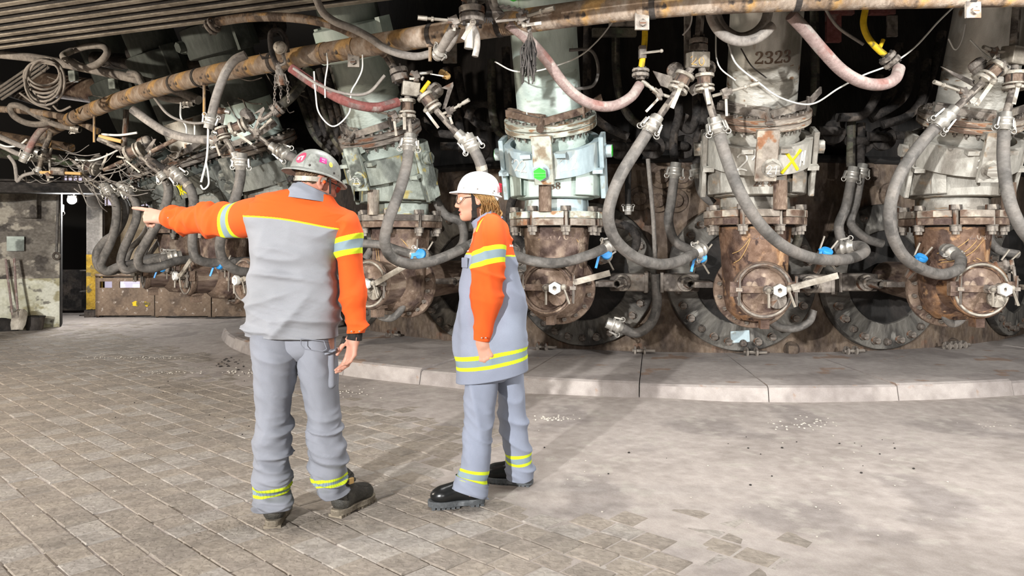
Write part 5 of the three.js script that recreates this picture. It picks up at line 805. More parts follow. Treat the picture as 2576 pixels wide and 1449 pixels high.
// shovel, bar, bucket, sack heap
{
  const foot = P(48, 838, 11.75).setY(0.02), top = P(36, 650, 11.95), t = thing('shovel', 'shovel with grey blade leaning on the pale wall band at far left', 'shovel', foot), d = top.clone().sub(foot), dn = d.clone().normalize();
  new G().pipe([dn.clone().multiplyScalar(0.28), dn.clone().multiplyScalar(0.7).add(V(0, 0, 0.01)), d.clone()], 0.019, 10).mesh('handle', M.hoseRed, t);
  const pos = [], n = 8, q = (i, j) => { const u = j / n - 0.5, v = i / n, w = 0.13 * (v < 0.15 ? 0.4 + 4 * v : 1 - 0.25 * sstep(0.7, 1, v)); return [u * 2 * w * 0.95 + 0.02, 0.32 * (1 - v) + 0.015, 0.1 * v - 0.05 + 0.05 * u * u * 4 - 0.02]; };
  for (let i = 0; i < n; i++) for (let j = 0; j < n; j++) for (const o of [0, 0.004]) { const A = q(i, j), B = q(i + 1, j), Cc = q(i + 1, j + 1), D = q(i, j + 1); for (const p of [A, B, Cc, A, Cc, D]) pos.push(p[0], p[1], p[2] + o); }
  const g = new THREE.BufferGeometry(); g.setAttribute('position', new THREE.Float32BufferAttribute(pos, 3)); g.computeVertexNormals(); meshOf('blade', uvBox(g), M.paleSteel, t);
  new G().rod(dn.clone().multiplyScalar(0.2), dn.clone().multiplyScalar(0.34), 0.026, 0.022).mesh('socket', M.dustSteel, t);
  const f2 = P(36, 808, 11.9).setY(0.02), t2 = P(14, 652, 12.0); const bar = new G().pipe([V(0, 0, 0), t2.clone().sub(f2)], 0.018, 10).mesh('tool_handle', M.hoseRed); bar.position.copy(f2); tag(bar, 'long wooden tool handle leaning left of the shovel', 'tool');
  const b = thing('bucket', 'dented dark bucket standing on the floor by the pale wall band', 'bucket', P(87, 832, 12.0).setY(0));
  new G().lathe([[0.001, 0.012], [0.105, 0.012], [0.11, 0], [0.118, 0.01], [0.15, 0.205], [0.158, 0.21], [0.158, 0.222], [0.146, 0.222], [0.112, 0.02], [0.001, 0.02]], [0, 0, 0], [0, 1, 0], 28).mesh('pail', M.dark, b);
  new G().pipe([[-0.15, 0.2, 0], [-0.11, 0.225, 0.11], [0, 0.23, 0.155], [0.11, 0.225, 0.11], [0.15, 0.2, 0]], 0.004, 6).mesh('bail', M.dark, b);
  const h = new G().ball([0, 0.02, 0], 0.22, 1.2, 0.85, 0.7, 18).ball([-0.2, 0, 0], 0.2, 1.2, 1, 0.7, 18).mesh('sack', M.nearBlack); h.position.copy(P(4, 834, 11.9).setY(0)); tag(h, 'dark sack slumped in the corner left of the shovel', 'sack');
}
// clutter in the dark under the deck, upper left
{
  const big = (lab, a, b, r, m = M.dark) => tag(new G().rod(P(...a), P(...b), r, r, 20).mesh('service_pipe', m), lab, 'pipe');
  big('thick dark brown pipe in the shade left of the bare pale pipe', [110, 212, 10.6], [345, 244, 10], 0.17, M.castRust);
  big('dark steel pipe with box joint under the deck', [240, 150, 9.2], [520, 170, 8.6], 0.1);
  big('dark pipe crossing under the deck towards the arched tube', [500, 110, 8.4], [700, 60, 7.8], 0.12);
  big('slim dark pipe at the left edge above the doubled hose', [-30, 210, 10], [130, 260, 9.6], 0.09);
  big('long brown pipe low in the shade at the left edge', [-30, 335, 10.4], [180, 372, 10], 0.06, M.ochrePipe);
  big('grey pipe behind the valve cluster at far left', [-20, 384, 10.8], [240, 412, 10.4], 0.07, M.pipeDark);
  for (const [i, x, y] of [[0, 0, 0], [1, 8, 6], [2, 16, 12], [3, 24, 18]]) hose('cable', ['top', 'second', 'third', 'bottom'][i] + ' of four grey cables slanting in a bundle at the left edge', 'cable', [[-20 + x, 232 + y, 9.4], [40 + x, 192 + y, 9.3], [100 + x, 150 + y, 9.2]], 0.016, M.hoseDusty, { group: 'bundled cables at the left edge' });
  const vb = thing('valve_box', 'dark steel valve box under the deck with round ends', 'valve', P(366, 132, 8.6)); new G().box(0.22, 0.18, 0.2, [0, 0, 0], [0, 0.2, 0], 0.01).mesh('box', M.dustSteel, vb); new G().disc([-0.2, 0, 0], [-0.12, 0, 0], 0.085).disc([0.12, 0, 0], [0.19, 0, 0], 0.085).mesh('collar', M.dark, vb);
  const yb = thing('yellow_barrier', 'dusty yellow slatted barrier in the shade under the deck', 'barrier', P(392, 100, 8.9)); for (let k = 0; k < 4; k++) new G().box(0.42, 0.045, 0.02, [0, -0.1 + k * 0.07, 0], [0, 0, 0.25]).mesh('slat', M.yellow, yb);
  for (const [lab, px, y, d] of [['pale clamp block on the dark pipe under the deck', 463, 120, 8.5], ['pale joint block in the shade near the cable coil', 185, 192, 9.6], ['pale round joint in the shade above the ring pipe', 285, 212, 9.6]]) tag(new G().box(0.09, 0.14, 0.1, [0, 0, 0], [0, 0, 0.1], 0.012).mesh('clamp_block', M.silverGreen), lab, 'fitting').position.copy(P(px, y, d));
  tag(new G().rod(P(318, 276, 8.3), P(312, 368, 8.3), 0.034, 0.034, 4).mesh('flat_bar', M.dustSteel), 'upright flat bar hanging in front of the bare pale pipe at left', 'bar');
}

// crumbs of slag and white powder lying about
{
  srand(77); const pos = [], ico = new THREE.IcosahedronGeometry(1, 0), gs = [[], []];
  const drop = (px, py, n, sx, sy, k, s0, s1) => { for (let i = 0; i < n; i++) { const y = py + (rnd() + rnd() - 1) * sy, x = px + (rnd() + rnd() - 1) * sx, d = F * EYE / (y - HY), p = P(x, y, d).setY(0.012), r = Math.hypot(p.x - C.x, p.z - C.z); if (r < R_SKIRT + 0.05) continue; const g = ico.clone(), s = rnd(s0, s1); g.applyMatrix4(new THREE.Matrix4().makeRotationFromEuler(new THREE.Euler(rnd(0, 6), rnd(0, 6), 0))); g.scale(s, s * 0.6, s); g.translate(p.x, p.y, p.z); gs[k].push(g); } };
  drop(1400, 1056, 45, 80, 8, 0, 0.004, 0.012); drop(1560, 1040, 25, 160, 10, 0, 0.003, 0.009); drop(2020, 1062, 60, 130, 30, 0, 0.003, 0.011); drop(2480, 1075, 20, 90, 16, 0, 0.003, 0.01); drop(1460, 1180, 15, 260, 160, 0, 0.003, 0.007); drop(2100, 1250, 30, 500, 180, 0, 0.003, 0.007); drop(600, 940, 30, 60, 16, 0, 0.004, 0.012);
  drop(880, 990, 30, 120, 20, 0, 0.004, 0.01); drop(300, 1200, 30, 300, 240, 0, 0.002, 0.005); drop(1150, 985, 8, 12, 4, 0, 0.008, 0.016); drop(330, 902, 60, 150, 4, 0, 0.004, 0.01); drop(420, 940, 35, 110, 4, 0, 0.004, 0.01); drop(1440, 1000, 20, 40, 6, 1, 0.006, 0.02); drop(1900, 1130, 30, 700, 150, 1, 0.003, 0.01); drop(620, 915, 35, 110, 22, 1, 0.006, 0.02); drop(480, 1000, 40, 480, 120, 1, 0.003, 0.008);
  const a = meshOf('white_crumbs', mergeGeometries(gs[0]), M.crumb), b = meshOf('slag_crumbs', mergeGeometries(gs[1]), M.dark); a.userData.kind = b.userData.kind = 'stuff';
  tag(a, 'small white crumbs scattered over the dusty floor', 'crumbs'); tag(b, 'small dark slag crumbs scattered over the dusty floor', 'crumbs');
}

// ---------------------------------------------------------------- people
// surface nets: a closed mesh of f = 0 on a grid of the given cell size
function nets(f, lo, hi, h) {
  const n = [0, 1, 2].map((k) => Math.ceil((hi[k] - lo[k]) / h) + 2), [nx, ny, nz] = n, v = new Float32Array(nx * ny * nz), id = (i, j, k) => i + nx * (j + ny * k);
  for (let k = 0; k < nz; k++) for (let j = 0; j < ny; j++) for (let i = 0; i < nx; i++) v[id(i, j, k)] = f(lo[0] + i * h, lo[1] + j * h, lo[2] + k * h);
  const at = new Int32Array(nx * ny * nz).fill(-1), pos = [], idx = [];
  for (let k = 0; k < nz - 1; k++) for (let j = 0; j < ny - 1; j++) for (let i = 0; i < nx - 1; i++) {
    let m = 0, c = 0, x = 0, y = 0, z = 0;
    for (let q = 0; q < 8; q++) if (v[id(i + (q & 1), j + (q >> 1 & 1), k + (q >> 2))] < 0) m |= 1 << q;
    if (m === 0 || m === 255) continue;
    for (let a = 0; a < 8; a++) for (const bit of [1, 2, 4]) { if (a & bit) continue; const b = a | bit; if ((m >> a & 1) === (m >> b & 1)) continue; const va = v[id(i + (a & 1), j + (a >> 1 & 1), k + (a >> 2))], vb = v[id(i + (b & 1), j + (b >> 1 & 1), k + (b >> 2))], t = va / (va - vb); x += (a & 1) + (bit === 1 ? t : 0); y += (a >> 1 & 1) + (bit === 2 ? t : 0); z += (a >> 2) + (bit === 4 ? t : 0); c++; }
    at[id(i, j, k)] = pos.length / 3; pos.push(lo[0] + (i + x / c) * h, lo[1] + (j + y / c) * h, lo[2] + (k + z / c) * h);
  }
  for (let k = 1; k < nz - 1; k++) for (let j = 1; j < ny - 1; j++) for (let i = 1; i < nx - 1; i++) {
    const s = v[id(i, j, k)] < 0;
    const quad = (t, a, b, c, d) => { if (s === t) return; if (a < 0 || b < 0 || c < 0 || d < 0) return; if (s) idx.push(a, b, c, a, c, d); else idx.push(a, c, b, a, d, c); };
    quad(v[id(i + 1, j, k)] < 0, at[id(i, j - 1, k - 1)], at[id(i, j, k - 1)], at[id(i, j, k)], at[id(i, j - 1, k)]);
    quad(v[id(i, j + 1, k)] < 0, at[id(i - 1, j, k - 1)], at[id(i - 1, j, k)], at[id(i, j, k)], at[id(i, j, k - 1)]);
    quad(v[id(i, j, k + 1)] < 0, at[id(i - 1, j - 1, k)], at[id(i, j - 1, k)], at[id(i, j, k)], at[id(i - 1, j, k)]);
  }
  const g = new THREE.BufferGeometry(); g.setAttribute('position', new THREE.Float32BufferAttribute(pos, 3)); g.setIndex(idx);
  const nrm = new Float32Array(pos.length), e = h * 0.5;
  for (let i = 0; i < pos.length; i += 3) { const x = pos[i], y = pos[i + 1], z = pos[i + 2]; let a = f(x + e, y, z) - f(x - e, y, z), b = f(x, y + e, z) - f(x, y - e, z), c = f(x, y, z + e) - f(x, y, z - e); const l = Math.hypot(a, b, c) || 1; nrm[i] = a / l; nrm[i + 1] = b / l; nrm[i + 2] = c / l; }
  g.setAttribute('normal', new THREE.BufferAttribute(nrm, 3)); return g;
}
const smin = (a, b, k) => { const h = Math.max(k - Math.abs(a - b), 0) / k; return Math.min(a, b) - h * h * k * 0.25; };
const smax = (a, b, k) => -smin(-a, -b, k);
function cap(p, a, b, ra, rb) {                                    // distance to a tapered capsule
  const bx = b[0] - a[0], by = b[1] - a[1], bz = b[2] - a[2], L = bx * bx + by * by + bz * bz || 1e-9, t = clamp(((p[0] - a[0]) * bx + (p[1] - a[1]) * by + (p[2] - a[2]) * bz) / L);
  return Math.hypot(p[0] - a[0] - bx * t, p[1] - a[1] - by * t, p[2] - a[2] - bz * t) - mix(ra, rb, t);
}
const ell = (p, c, r) => { const x = (p[0] - c[0]) / r[0], y = (p[1] - c[1]) / r[1], z = (p[2] - c[2]) / r[2], k = Math.hypot(x, y, z); return (k - 1) * Math.min(r[0], r[1], r[2]) * (k > 1 ? 1 : 1); };
function headField(o) {
  return (x, y, z) => {
    const p = [x, y, z], q = [Math.abs(x), y, z];
    let d = ell(p, [0, 0.03, -0.012], [0.076, 0.088, 0.098]);
    d = smin(d, ell(p, [0, -0.03, 0.03], [0.06, 0.08, 0.06]), 0.03);
    d = smin(d, ell(p, [0, -0.074, 0.032], [0.05 * o.jaw, 0.042, 0.054]), 0.03);
    d = smin(d, ell(p, [0, -0.102, 0.072], [0.02 * o.jaw, 0.016, 0.017]), 0.025);
    d = smin(d, ell(q, [0.036, -0.03, 0.062], [0.024, 0.022, 0.022]), 0.025);
    d = smin(d, ell(p, [0, 0.024, 0.074], [0.05, 0.012, 0.016]), 0.02);
    d = smin(d, cap(p, [0, 0.004, 0.087], [0, -0.036, 0.107], 0.008, 0.0105), 0.012);
    d = smin(d, ell(q, [0.011, -0.041, 0.097], [0.008, 0.007, 0.01]), 0.008);
    d = smax(d, -ell(q, [0.032, -0.002, 0.098], [0.017, 0.011, 0.016]), 0.012);
    d = smin(d, ell(p, [0, -0.0635, 0.089], [0.021, 0.006, 0.011]), 0.008);
    d = smin(d, ell(p, [0, -0.081, 0.085], [0.018, 0.0062, 0.011]), 0.008);
    d = smax(d, -ell(p, [0, -0.0722, 0.1], [0.018, 0.0012 + 0.004 * o.open, 0.02]), 0.004);
    let e = ell(q, [0.079, -0.006, -0.01], [0.011, 0.033, 0.021]);                       // ear: shell with a hollow
    e = smax(e, -ell(q, [0.09, -0.006, -0.004], [0.009, 0.02, 0.011]), 0.006); e = smin(e, ell(q, [0.079, -0.034, -0.003], [0.007, 0.009, 0.008]), 0.008);
    d = smin(d, e, 0.01);
    return smin(d, cap(p, [0, -0.07, -0.022], o.neck ?? [0, -0.2, -0.05], 0.058 * o.nk, 0.062 * o.nk), 0.03);
  };
}
function handGeo(o) {                                              // wrist at the origin, fingers along +y, thumb towards +x, back of the hand towards +z
  const S = o.s ?? 1, caps = [], kn = [[0.031, 0.093, 0.0], [0.01, 0.099, 0.003], [-0.011, 0.094, 0.001], [-0.03, 0.083, -0.003]], len = [[0.045, 0.027, 0.022], [0.05, 0.03, 0.024], [0.046, 0.028, 0.023], [0.036, 0.022, 0.02]];
  kn.forEach((k, i) => caps.push([[k[0] * 0.6, 0.005, 0], k, 0.0155, 0.0115, 0]));
  caps.push([[0.0, -0.05, 0], [0, 0.02, 0], 0.026, 0.024, 0], [[-0.012, -0.05, 0], [-0.012, 0.02, 0], 0.022, 0.02, 0]);
  kn.forEach((k, i) => { let a = k, an = 0; len[i].forEach((L, j) => { an += o.flex[i][j]; const sp = (o.spread ?? 0.06) * (1.5 - i) * (j === 0 ? 1 : 0.4), b = [a[0] + L * Math.sin(sp) * Math.cos(an), a[1] + L * Math.cos(an), a[2] - L * Math.sin(an)]; caps.push([a, b, [0.0105, 0.0092, 0.0082][j] * (i === 3 ? 0.85 : 1), [0.0092, 0.0082, 0.0068][j] * (i === 3 ? 0.85 : 1), i + 1]); a = b; }); });
  const th = o.thumb; let a = th[0]; for (let j = 1; j < th.length; j++) { caps.push([a, th[j], [0.0165, 0.0125, 0.0105][j - 1], [0.0125, 0.0105, 0.008][j - 1], 9]); a = th[j]; }
  const f = (x, y, z) => { const p = [x, y, z], by = {}; for (const [u, v, ra, rb, grp] of caps) { const d = cap(p, u, v, ra, rb); by[grp] = by[grp] === undefined ? d : smin(by[grp], d, grp ? 0.004 : 0.016); } let d = by[0]; for (const k in by) if (k !== '0') d = smin(d, by[k], 0.009); return d; };
  const g = nets(f, [-0.075, -0.06, -0.13], [0.1, 0.23, 0.05], 0.0032); g.scale(S, S, S); return g;
}
const basis = (x, y, z, p) => new THREE.Matrix4().makeBasis(x, y, z).setPosition(p);
function placeHand(o, wrist, y, z, left) { y = V(...y).normalize(); z = V(...z); z.addScaledVector(y, -z.dot(y)).normalize(); const x = left ? y.clone().cross(z) : z.clone().cross(y); return xf(handGeo(o), basis(x, y, z, wrist)); }
function flip(g) { const i = g.index.array; for (let k = 0; k < i.length; k += 3) { const t = i[k]; i[k] = i[k + 1]; i[k + 1] = t; } }
const FLEX = { relax: [[0.35, 0.4, 0.25], [0.42, 0.45, 0.3], [0.48, 0.5, 0.32], [0.5, 0.5, 0.35]], point: [[-0.05, 0.08, 0.05], [1.25, 1.65, 0.9], [1.35, 1.7, 0.9], [1.4, 1.6, 0.8]] };
const THUMB = { relax: [[0.022, 0.012, -0.006], [0.046, 0.042, -0.018], [0.058, 0.07, -0.03], [0.06, 0.096, -0.04]], fist: [[0.022, 0.012, -0.006], [0.044, 0.04, -0.02], [0.036, 0.07, -0.04], [0.02, 0.086, -0.048]] };
// soft tube through cross sections {p, a, b}: half width a along ref, half depth b across
function loft(sec, o = {}) {
  const n = o.n ?? 56, m = o.m ?? 90, cat = (k, t) => { const N = sec.length - 1, x = t * N, i = Math.min(N - 1, Math.floor(x)), f = x - i, g = (j) => sec[clamp(j, 0, N)][k], p0 = g(i - 1), p1 = g(i), p2 = g(i + 1), p3 = g(i + 2), h = (a, b, c, d) => 0.5 * (2 * b + (c - a) * f + (2 * a - 5 * b + 4 * c - d) * f * f + (3 * b - a - 3 * c + d) * f * f * f); return p1.isVector3 ? V(h(p0.x, p1.x, p2.x, p3.x), h(p0.y, p1.y, p2.y, p3.y), h(p0.z, p1.z, p2.z, p3.z)) : h(p0 ?? 0, p1 ?? 0, p2 ?? 0, p3 ?? 0); };
  const rows = []; for (let i = 0; i <= m; i++) rows.push([i / m, 0, 0]);
  if (o.lip1) rows.push([1, -0.006, 0], [1, -0.01, -0.03], [1, -0.012, -0.07]); if (o.lip0) rows.unshift([0, -0.012, 0.07], [0, -0.01, 0.03], [0, -0.006, 0]);
  const pos = [], uv = [], idx = [];
  for (const [t, off, back] of rows) {
    const p = cat('p', t), T = cat('p', Math.min(1, t + 0.01)).sub(cat('p', Math.max(0, t - 0.01))).normalize(), a = cat('a', t) + off, b = cat('b', t) + off;
    const ref = o.ref ?? V(1, 0, 0), tw = sec[0].tilt !== undefined ? cat('tilt', t) : 0;
    let x = o.flatSections ? V(Math.cos(tw), Math.sin(tw), 0).applyAxisAngle(UPV, o.yaw ?? 0) : ref.clone().addScaledVector(T, -ref.dot(T)).normalize(), z = o.flatSections ? V(0, 0, 1).applyAxisAngle(UPV, o.yaw ?? 0) : x.clone().cross(T).normalize();
    p.addScaledVector(T, back);
    const ex = o.pow ?? 2;
    for (let j = 0; j <= n; j++) {
      const f = j / n * 2 * Math.PI, c = Math.cos(f), s = Math.sin(f), k = Math.pow(Math.pow(Math.abs(c), ex) + Math.pow(Math.abs(s), ex), -1 / ex), r = x.clone().multiplyScalar(a * c * k).addScaledVector(z, b * s * k), q = p.clone().add(r), nn = r.clone().normalize();
      if (o.disp && !off) q.addScaledVector(nn, o.disp(f % (2 * Math.PI), t, q)); else if (o.disp) q.addScaledVector(nn, o.disp(f % (2 * Math.PI), t, p.clone().add(r)) * 0.9);
      pos.push(q.x, q.y, q.z); uv.push(j / n, o.vY ? (q.y - o.vY[0]) / (o.vY[1] - o.vY[0]) : t);
    }
  }
  const w = n + 1; for (let i = 0; i + 1 < rows.length; i++) for (let j = 0; j < n; j++) { const a = i * w + j; idx.push(a, a + w, a + 1, a + 1, a + w, a + w + 1); }
  const g = new THREE.BufferGeometry(); g.setAttribute('position', new THREE.Float32BufferAttribute(pos, 3)); g.setAttribute('uv', new THREE.Float32BufferAttribute(uv, 2)); g.setIndex(idx); g.computeVertexNormals();
  const N = g.attributes.normal; for (let i = 0; i < rows.length; i++) { const a = i * w, b = a + n, x = N.getX(a) + N.getX(b), y = N.getY(a) + N.getY(b), z = N.getZ(a) + N.getZ(b), l = Math.hypot(x, y, z) || 1; N.setXYZ(a, x / l, y / l, z / l); N.setXYZ(b, x / l, y / l, z / l); }
  // outward facing?
  let vol = 0; const q = g.attributes.position; for (let i = 0; i < idx.length; i += 3) { const [a, b, c] = [idx[i], idx[i + 1], idx[i + 2]].map((k) => V(q.getX(k), q.getY(k), q.getZ(k))); vol += a.dot(b.cross(c)); }
  if (vol < 0) { flip(g); for (let i = 0; i < N.count; i++) N.setXYZ(i, -N.getX(i), -N.getY(i), -N.getZ(i)); }
  return g;
}
const crease = (p, k, f, w, s) => { const l = Math.hypot(k.x, k.y, k.z), ux = k.x / l, uy = k.y / l, uz = k.z / l, a = ux * p.x + uy * p.y + uz * p.z, g = f * 0.32, n = noise3((p.x - ux * a) * w + ux * a * g, (p.y - uy * a) * w + uy * a * g, (p.z - uz * a) * w + uz * a * g, s), m = noise3(p.x * 3.1, p.y * 3.1, p.z * 3.1, s + 50); return Math.pow(clamp(1 - Math.abs(2 * n - 1) * 1.7), 1.6) * sstep(0.2, 0.6, m) * 1.3; };
const OR = [0.86, 0.335, 0.085], YE = [0.78, 0.85, 0.14], RG = [0.5, 0.57, 0.6];
const fab = (fn) => { const h = tex(512, (u, v) => { const c = fn(u, v), n = (fbm2(u, v, 14, 4, 71) - 0.5) * 0.07 + (hash(u * 512 | 0, v * 512 | 0, 3) - 0.5) * 0.035; return [c[0] + n * c[0], c[1] + n * c[1], c[2] + n * c[2]]; }); h.wrapT = THREE.ClampToEdgeWrapping; return new THREE.MeshStandardMaterial({ map: h, roughness: 0.95, bumpMap: woven, bumpScale: 0.0006 }); };
const bandAt = (v, list, base) => { let c = base; for (const [a, b, k] of list) if (v >= a && v < b) c = k; return c; };
const skinM = new THREE.MeshStandardMaterial({ color: 0xd0c6c0, vertexColors: true, roughness: 0.6 });
function paintSkin(g, fn) { const p = g.attributes.position, c = new Float32Array(p.count * 3); for (let i = 0; i < p.count; i++) { const k = fn(p.getX(i), p.getY(i), p.getZ(i)); c[i * 3] = k[0]; c[i * 3 + 1] = k[1]; c[i * 3 + 2] = k[2]; } g.setAttribute('color', new THREE.BufferAttribute(c, 3)); return g; }
const plain = (g) => { const h = g.clone(); for (const k of Object.keys(h.attributes)) if (!['position', 'normal', 'color'].includes(k)) h.deleteAttribute(k); return h; };
function boot(parent, heel, dir, o) {                              // heel: ground point under the back of the heel
  const d = V(...dir).normalize(), s = d.clone().cross(UPV).normalize(), m = basis(s, UPV, d, heel), L = o.L ?? 0.3, h = o.h ?? 0.1;
  const f = (x, y, z) => { const p = [x, y, z]; let q = cap(p, [0, 0.075, 0.06], [0, 0.065, L - 0.075], 0.044, 0.046); q = smin(q, ell(p, [0, 0.062, L - 0.068], [0.052, 0.042, 0.064]), 0.02); q = smin(q, cap(p, [0, 0.075, 0.055], [0, 0.09 + h, 0.07], 0.046, 0.052), 0.04); q = smin(q, cap(p, [0, 0.12, 0.09], [0, 0.085, L - 0.11], 0.036, 0.03), 0.03); q += 0.0025 * Math.sin(y * 150 + 3 * noise3(x * 30, y * 30, z * 30)) * sstep(0.11, 0.15, y); return smax(q, 0.03 - y, 0.008); };
  const up = nets(f, [-0.075, 0.015, -0.01], [0.075, 0.2 + h, L + 0.02], 0.006); xf(up, m);
  const b = meshOf('boot', uvBox(up, 6), o.m, parent);
  const out = []; for (let i = 0; i <= 40; i++) { const a = i / 40 * Math.PI * 2, c = Math.cos(a), z = (1 - c) / 2, w = 0.046 + 0.009 * sstep(0.5, 0.75, z) - 0.006 * Math.exp(-Math.pow((z - 0.42) / 0.1, 2)); out.push([Math.sign(Math.sin(a)) * Math.pow(Math.abs(Math.sin(a)), 0.55) * w, z * (L + 0.008) - 0.004]); }
  const sole = new THREE.ExtrudeGeometry(new THREE.Shape(out.map(([x, z]) => new THREE.Vector2(x, -z))), { depth: 0.022, bevelEnabled: true, bevelSize: 0.004, bevelThickness: 0.004, bevelSegments: 1 }); sole.rotateX(-Math.PI / 2); sole.translate(0, 0.014, 0); xf(sole, m);
  meshOf('sole', uvBox(sole.toNonIndexed(), 4), o.sole, b);
  const tr = new G(m); for (let i = 0; i < 11; i++) { const z = 0.012 + i * (L - 0.03) / 10; if (z > L * 0.3 && z < L * 0.44) continue; tr.box(0.082 + (z > L * 0.5 ? 0.012 : 0), 0.014, 0.018, [0, 0.0075, z]); } tr.mesh('tread', o.sole, b).userData.kind = 'stuff';
  return [b, m];
}

// the pointing man, seen from behind
{
  const D = 3.62, base = P(758, 1313, D).setY(0), L = (x, y, dd = 0) => P(x, y, D + dd).sub(base), S = D / F;
  const t = thing('person', 'man in grey helmet and orange shouldered grey jacket, seen from behind, pointing left', 'person', base);
  const leather = mat(coat(0x3a3833, [[0x4a4740, 2, 0.48, 0.66], [0x5d574c, 3, 0.58, 0.75]], 0.06, 61, 256), { roughness: 0.55, ...B0 }), soleM = mat(coat(0x6f6658, [[0x8a806f, 5, 0.5, 0.7]], 0.06, 62, 128), { roughness: 0.9 });
  const sec = (l) => l.map(([xl, xr, y, b, dd = 0, tilt]) => ({ p: L((xl + xr) / 2, y, dd), a: (xr - xl) / 2 * S, b, ...(tilt === undefined ? {} : { tilt }) }));
  // ---- body: one skin, head and hands on finer grids
  const f3 = V(0.76, -0.26, -0.6).normalize(), r3 = f3.clone().cross(UPV).normalize(), u3 = r3.clone().cross(f3).normalize(), hc = L(796, 458);
  const HM = basis(r3.clone(), u3, f3, hc); // x to his right
  const c = (x, y, dd = 0) => L(x, y, dd).toArray();
  const bones = [[c(745, 640, 0.02), c(742, 770, 0.02), 0.08, 0.08], [c(690, 560, 0.01), c(840, 580, 0.01), 0.05, 0.045], [c(760, 570, 0.02), c(786, 490, 0.02), 0.05, 0.045], [c(690, 545), c(560, 552, 0.12), 0.055, 0.045], [c(560, 552, 0.12), c(430, 548, 0.3), 0.04, 0.028], [c(868, 575), c(884, 690, -0.02), 0.05, 0.042], [c(884, 690, -0.02), c(892, 838, -0.06), 0.038, 0.026], [c(690, 850), c(686, 1060, -0.02), 0.085, 0.055], [c(686, 1060, -0.02), c(684, 1265, -0.03), 0.05, 0.036], [c(797, 850), c(815, 1060, 0.02), 0.085, 0.055], [c(815, 1060, 0.02), c(838, 1240, 0.04), 0.05, 0.036]];
  const bf = (x, y, z) => { let d = 9; for (const [a, b, ra, rb] of bones) d = smin(d, cap([x, y, z], a, b, ra, rb), 0.05); return d; };
  const lo = [-0.72, 0.02, -0.5], hi = [0.36, 1.75, 0.25], tone = () => [0.78, 0.44, 0.32];
  const trunk = paintSkin(nets(bf, lo, hi, 0.014), tone);
  const hf = headField({ jaw: 1.12, nk: 0.98, open: 0, neck: [-0.017, -0.15, 0.0] });
  const head = paintSkin(nets(hf, [-0.11, -0.2, -0.15], [0.11, 0.14, 0.14], 0.0034), (x, y, z) => { const beard = sstep(-0.03, -0.06, y) * sstep(0.0, 0.03, z); return mixc([0.74, 0.36, 0.26], [0.22, 0.15, 0.11], beard * 0.85); }); xf(head, HM);
  const h1 = paintSkin(placeHand({ flex: FLEX.point, thumb: THUMB.fist, spread: 0.02, s: 1.12 }, L(414, 547, 0.33), [-0.98, 0.12, -0.16], [0, 0.62, 0.78], true), () => [0.85, 0.52, 0.4]);
  const h2 = paintSkin(placeHand({ flex: FLEX.relax, thumb: THUMB.relax, s: 1.02 }, L(890, 846, -0.06), [-0.12, -0.98, 0.05], [0.72, 0, -0.68], false), () => [0.8, 0.45, 0.34]);
  meshOf('body', mergeGeometries([trunk, head, h1, h2].map(plain)), skinM, t);
  // hair: close crop on the back of the skull
  const hair = nets((x, y, z) => smax(smax(ell([x, y, z], [0, 0.03, -0.012], [0.08, 0.092, 0.102]) + 0.004 * noise3(x * 160, y * 160, z * 160), z - 0.035 + 0.5 * Math.max(0, -y), 0.01), -0.062 - y + 0.25 * Math.abs(x), 0.012), [-0.1, -0.09, -0.13], [0.1, 0.14, 0.06], 0.004); xf(hair, HM);
  meshOf('hair', uvBox(hair, 8), mat(coat(0x5a4634, [[0x7d6850, 20, 0.45, 0.6], [0x33271d, 24, 0.5, 0.65]], 0.12, 63, 128), { roughness: 1 }), t);
  // ---- trousers
  const grey = [0.51, 0.52, 0.55], legTex = (y0, y1, yb, slant) => fab((u, v) => { const y = mix(y0, y1, v) + slant * Math.cos(u * 6.283), dirt = sstep(0.45, 0.7, fbm2(u, v, 3, 4, 5)) * 0.12 + 0.1 * sstep(0.9, 1, v), k = bandAt(y, [[yb, yb + 11, YE], [yb + 11, yb + 24, RG], [yb + 24, yb + 33, YE]], grey); const pl = (y > yb && y < yb + 33) ? 1 - 0.13 * (fract(u * 34) < 0.25) : 1; return k.map((q) => q * (1 - dirt) * pl); });
  const fract = (x) => x - Math.floor(x);
  const legFold = (k0) => (f, q, p) => 0.022 * sstep(0.3, 0.6, q) * crease(p, V(0.3, 1, 0.2), 66, 5, k0) + 0.02 * crease(p, V(0.55, 1, 0.3), 26, 3, k0 + 3) + 0.012 * crease(p, V(1, 0.3, 0.2), 30, 2.5, k0 + 4) + 0.011 * sstep(0.35, 0.55, q) * crease(p, V(0.35, 1, 0.3), 150, 8, k0 + 7) + 0.006 * crease(p, V(0.7, 1, 0.3), 80, 6, k0 + 9) + 0.024 * sstep(0.84, 0.95, q) * crease(p, V(0.1, 1, 0.1), 90, 6, k0 + 5) - 0.012;
  const lg = [[632, 742, 836, 0.135], [632, 744, 880, 0.13], [634, 745, 925, 0.125], [638, 737, 1000, 0.11], [641, 724, 1060, 0.098], [639, 722, 1130, 0.092], [639, 721, 1180, 0.088], [641, 721, 1212, 0.085], [648, 718, 1245, 0.076], [650, 717, 1274, 0.074]];
  const rg = [[744, 848, 836, 0.135], [744, 849, 880, 0.13], [746, 849, 925, 0.125], [763, 848, 1000, 0.108], [773, 853, 1060, 0.098], [779, 862, 1110, 0.094], [783, 869, 1160, 0.09], [792, 869, 1195, 0.085], [803, 866, 1220, 0.078], [807, 864, 1244, 0.074]];
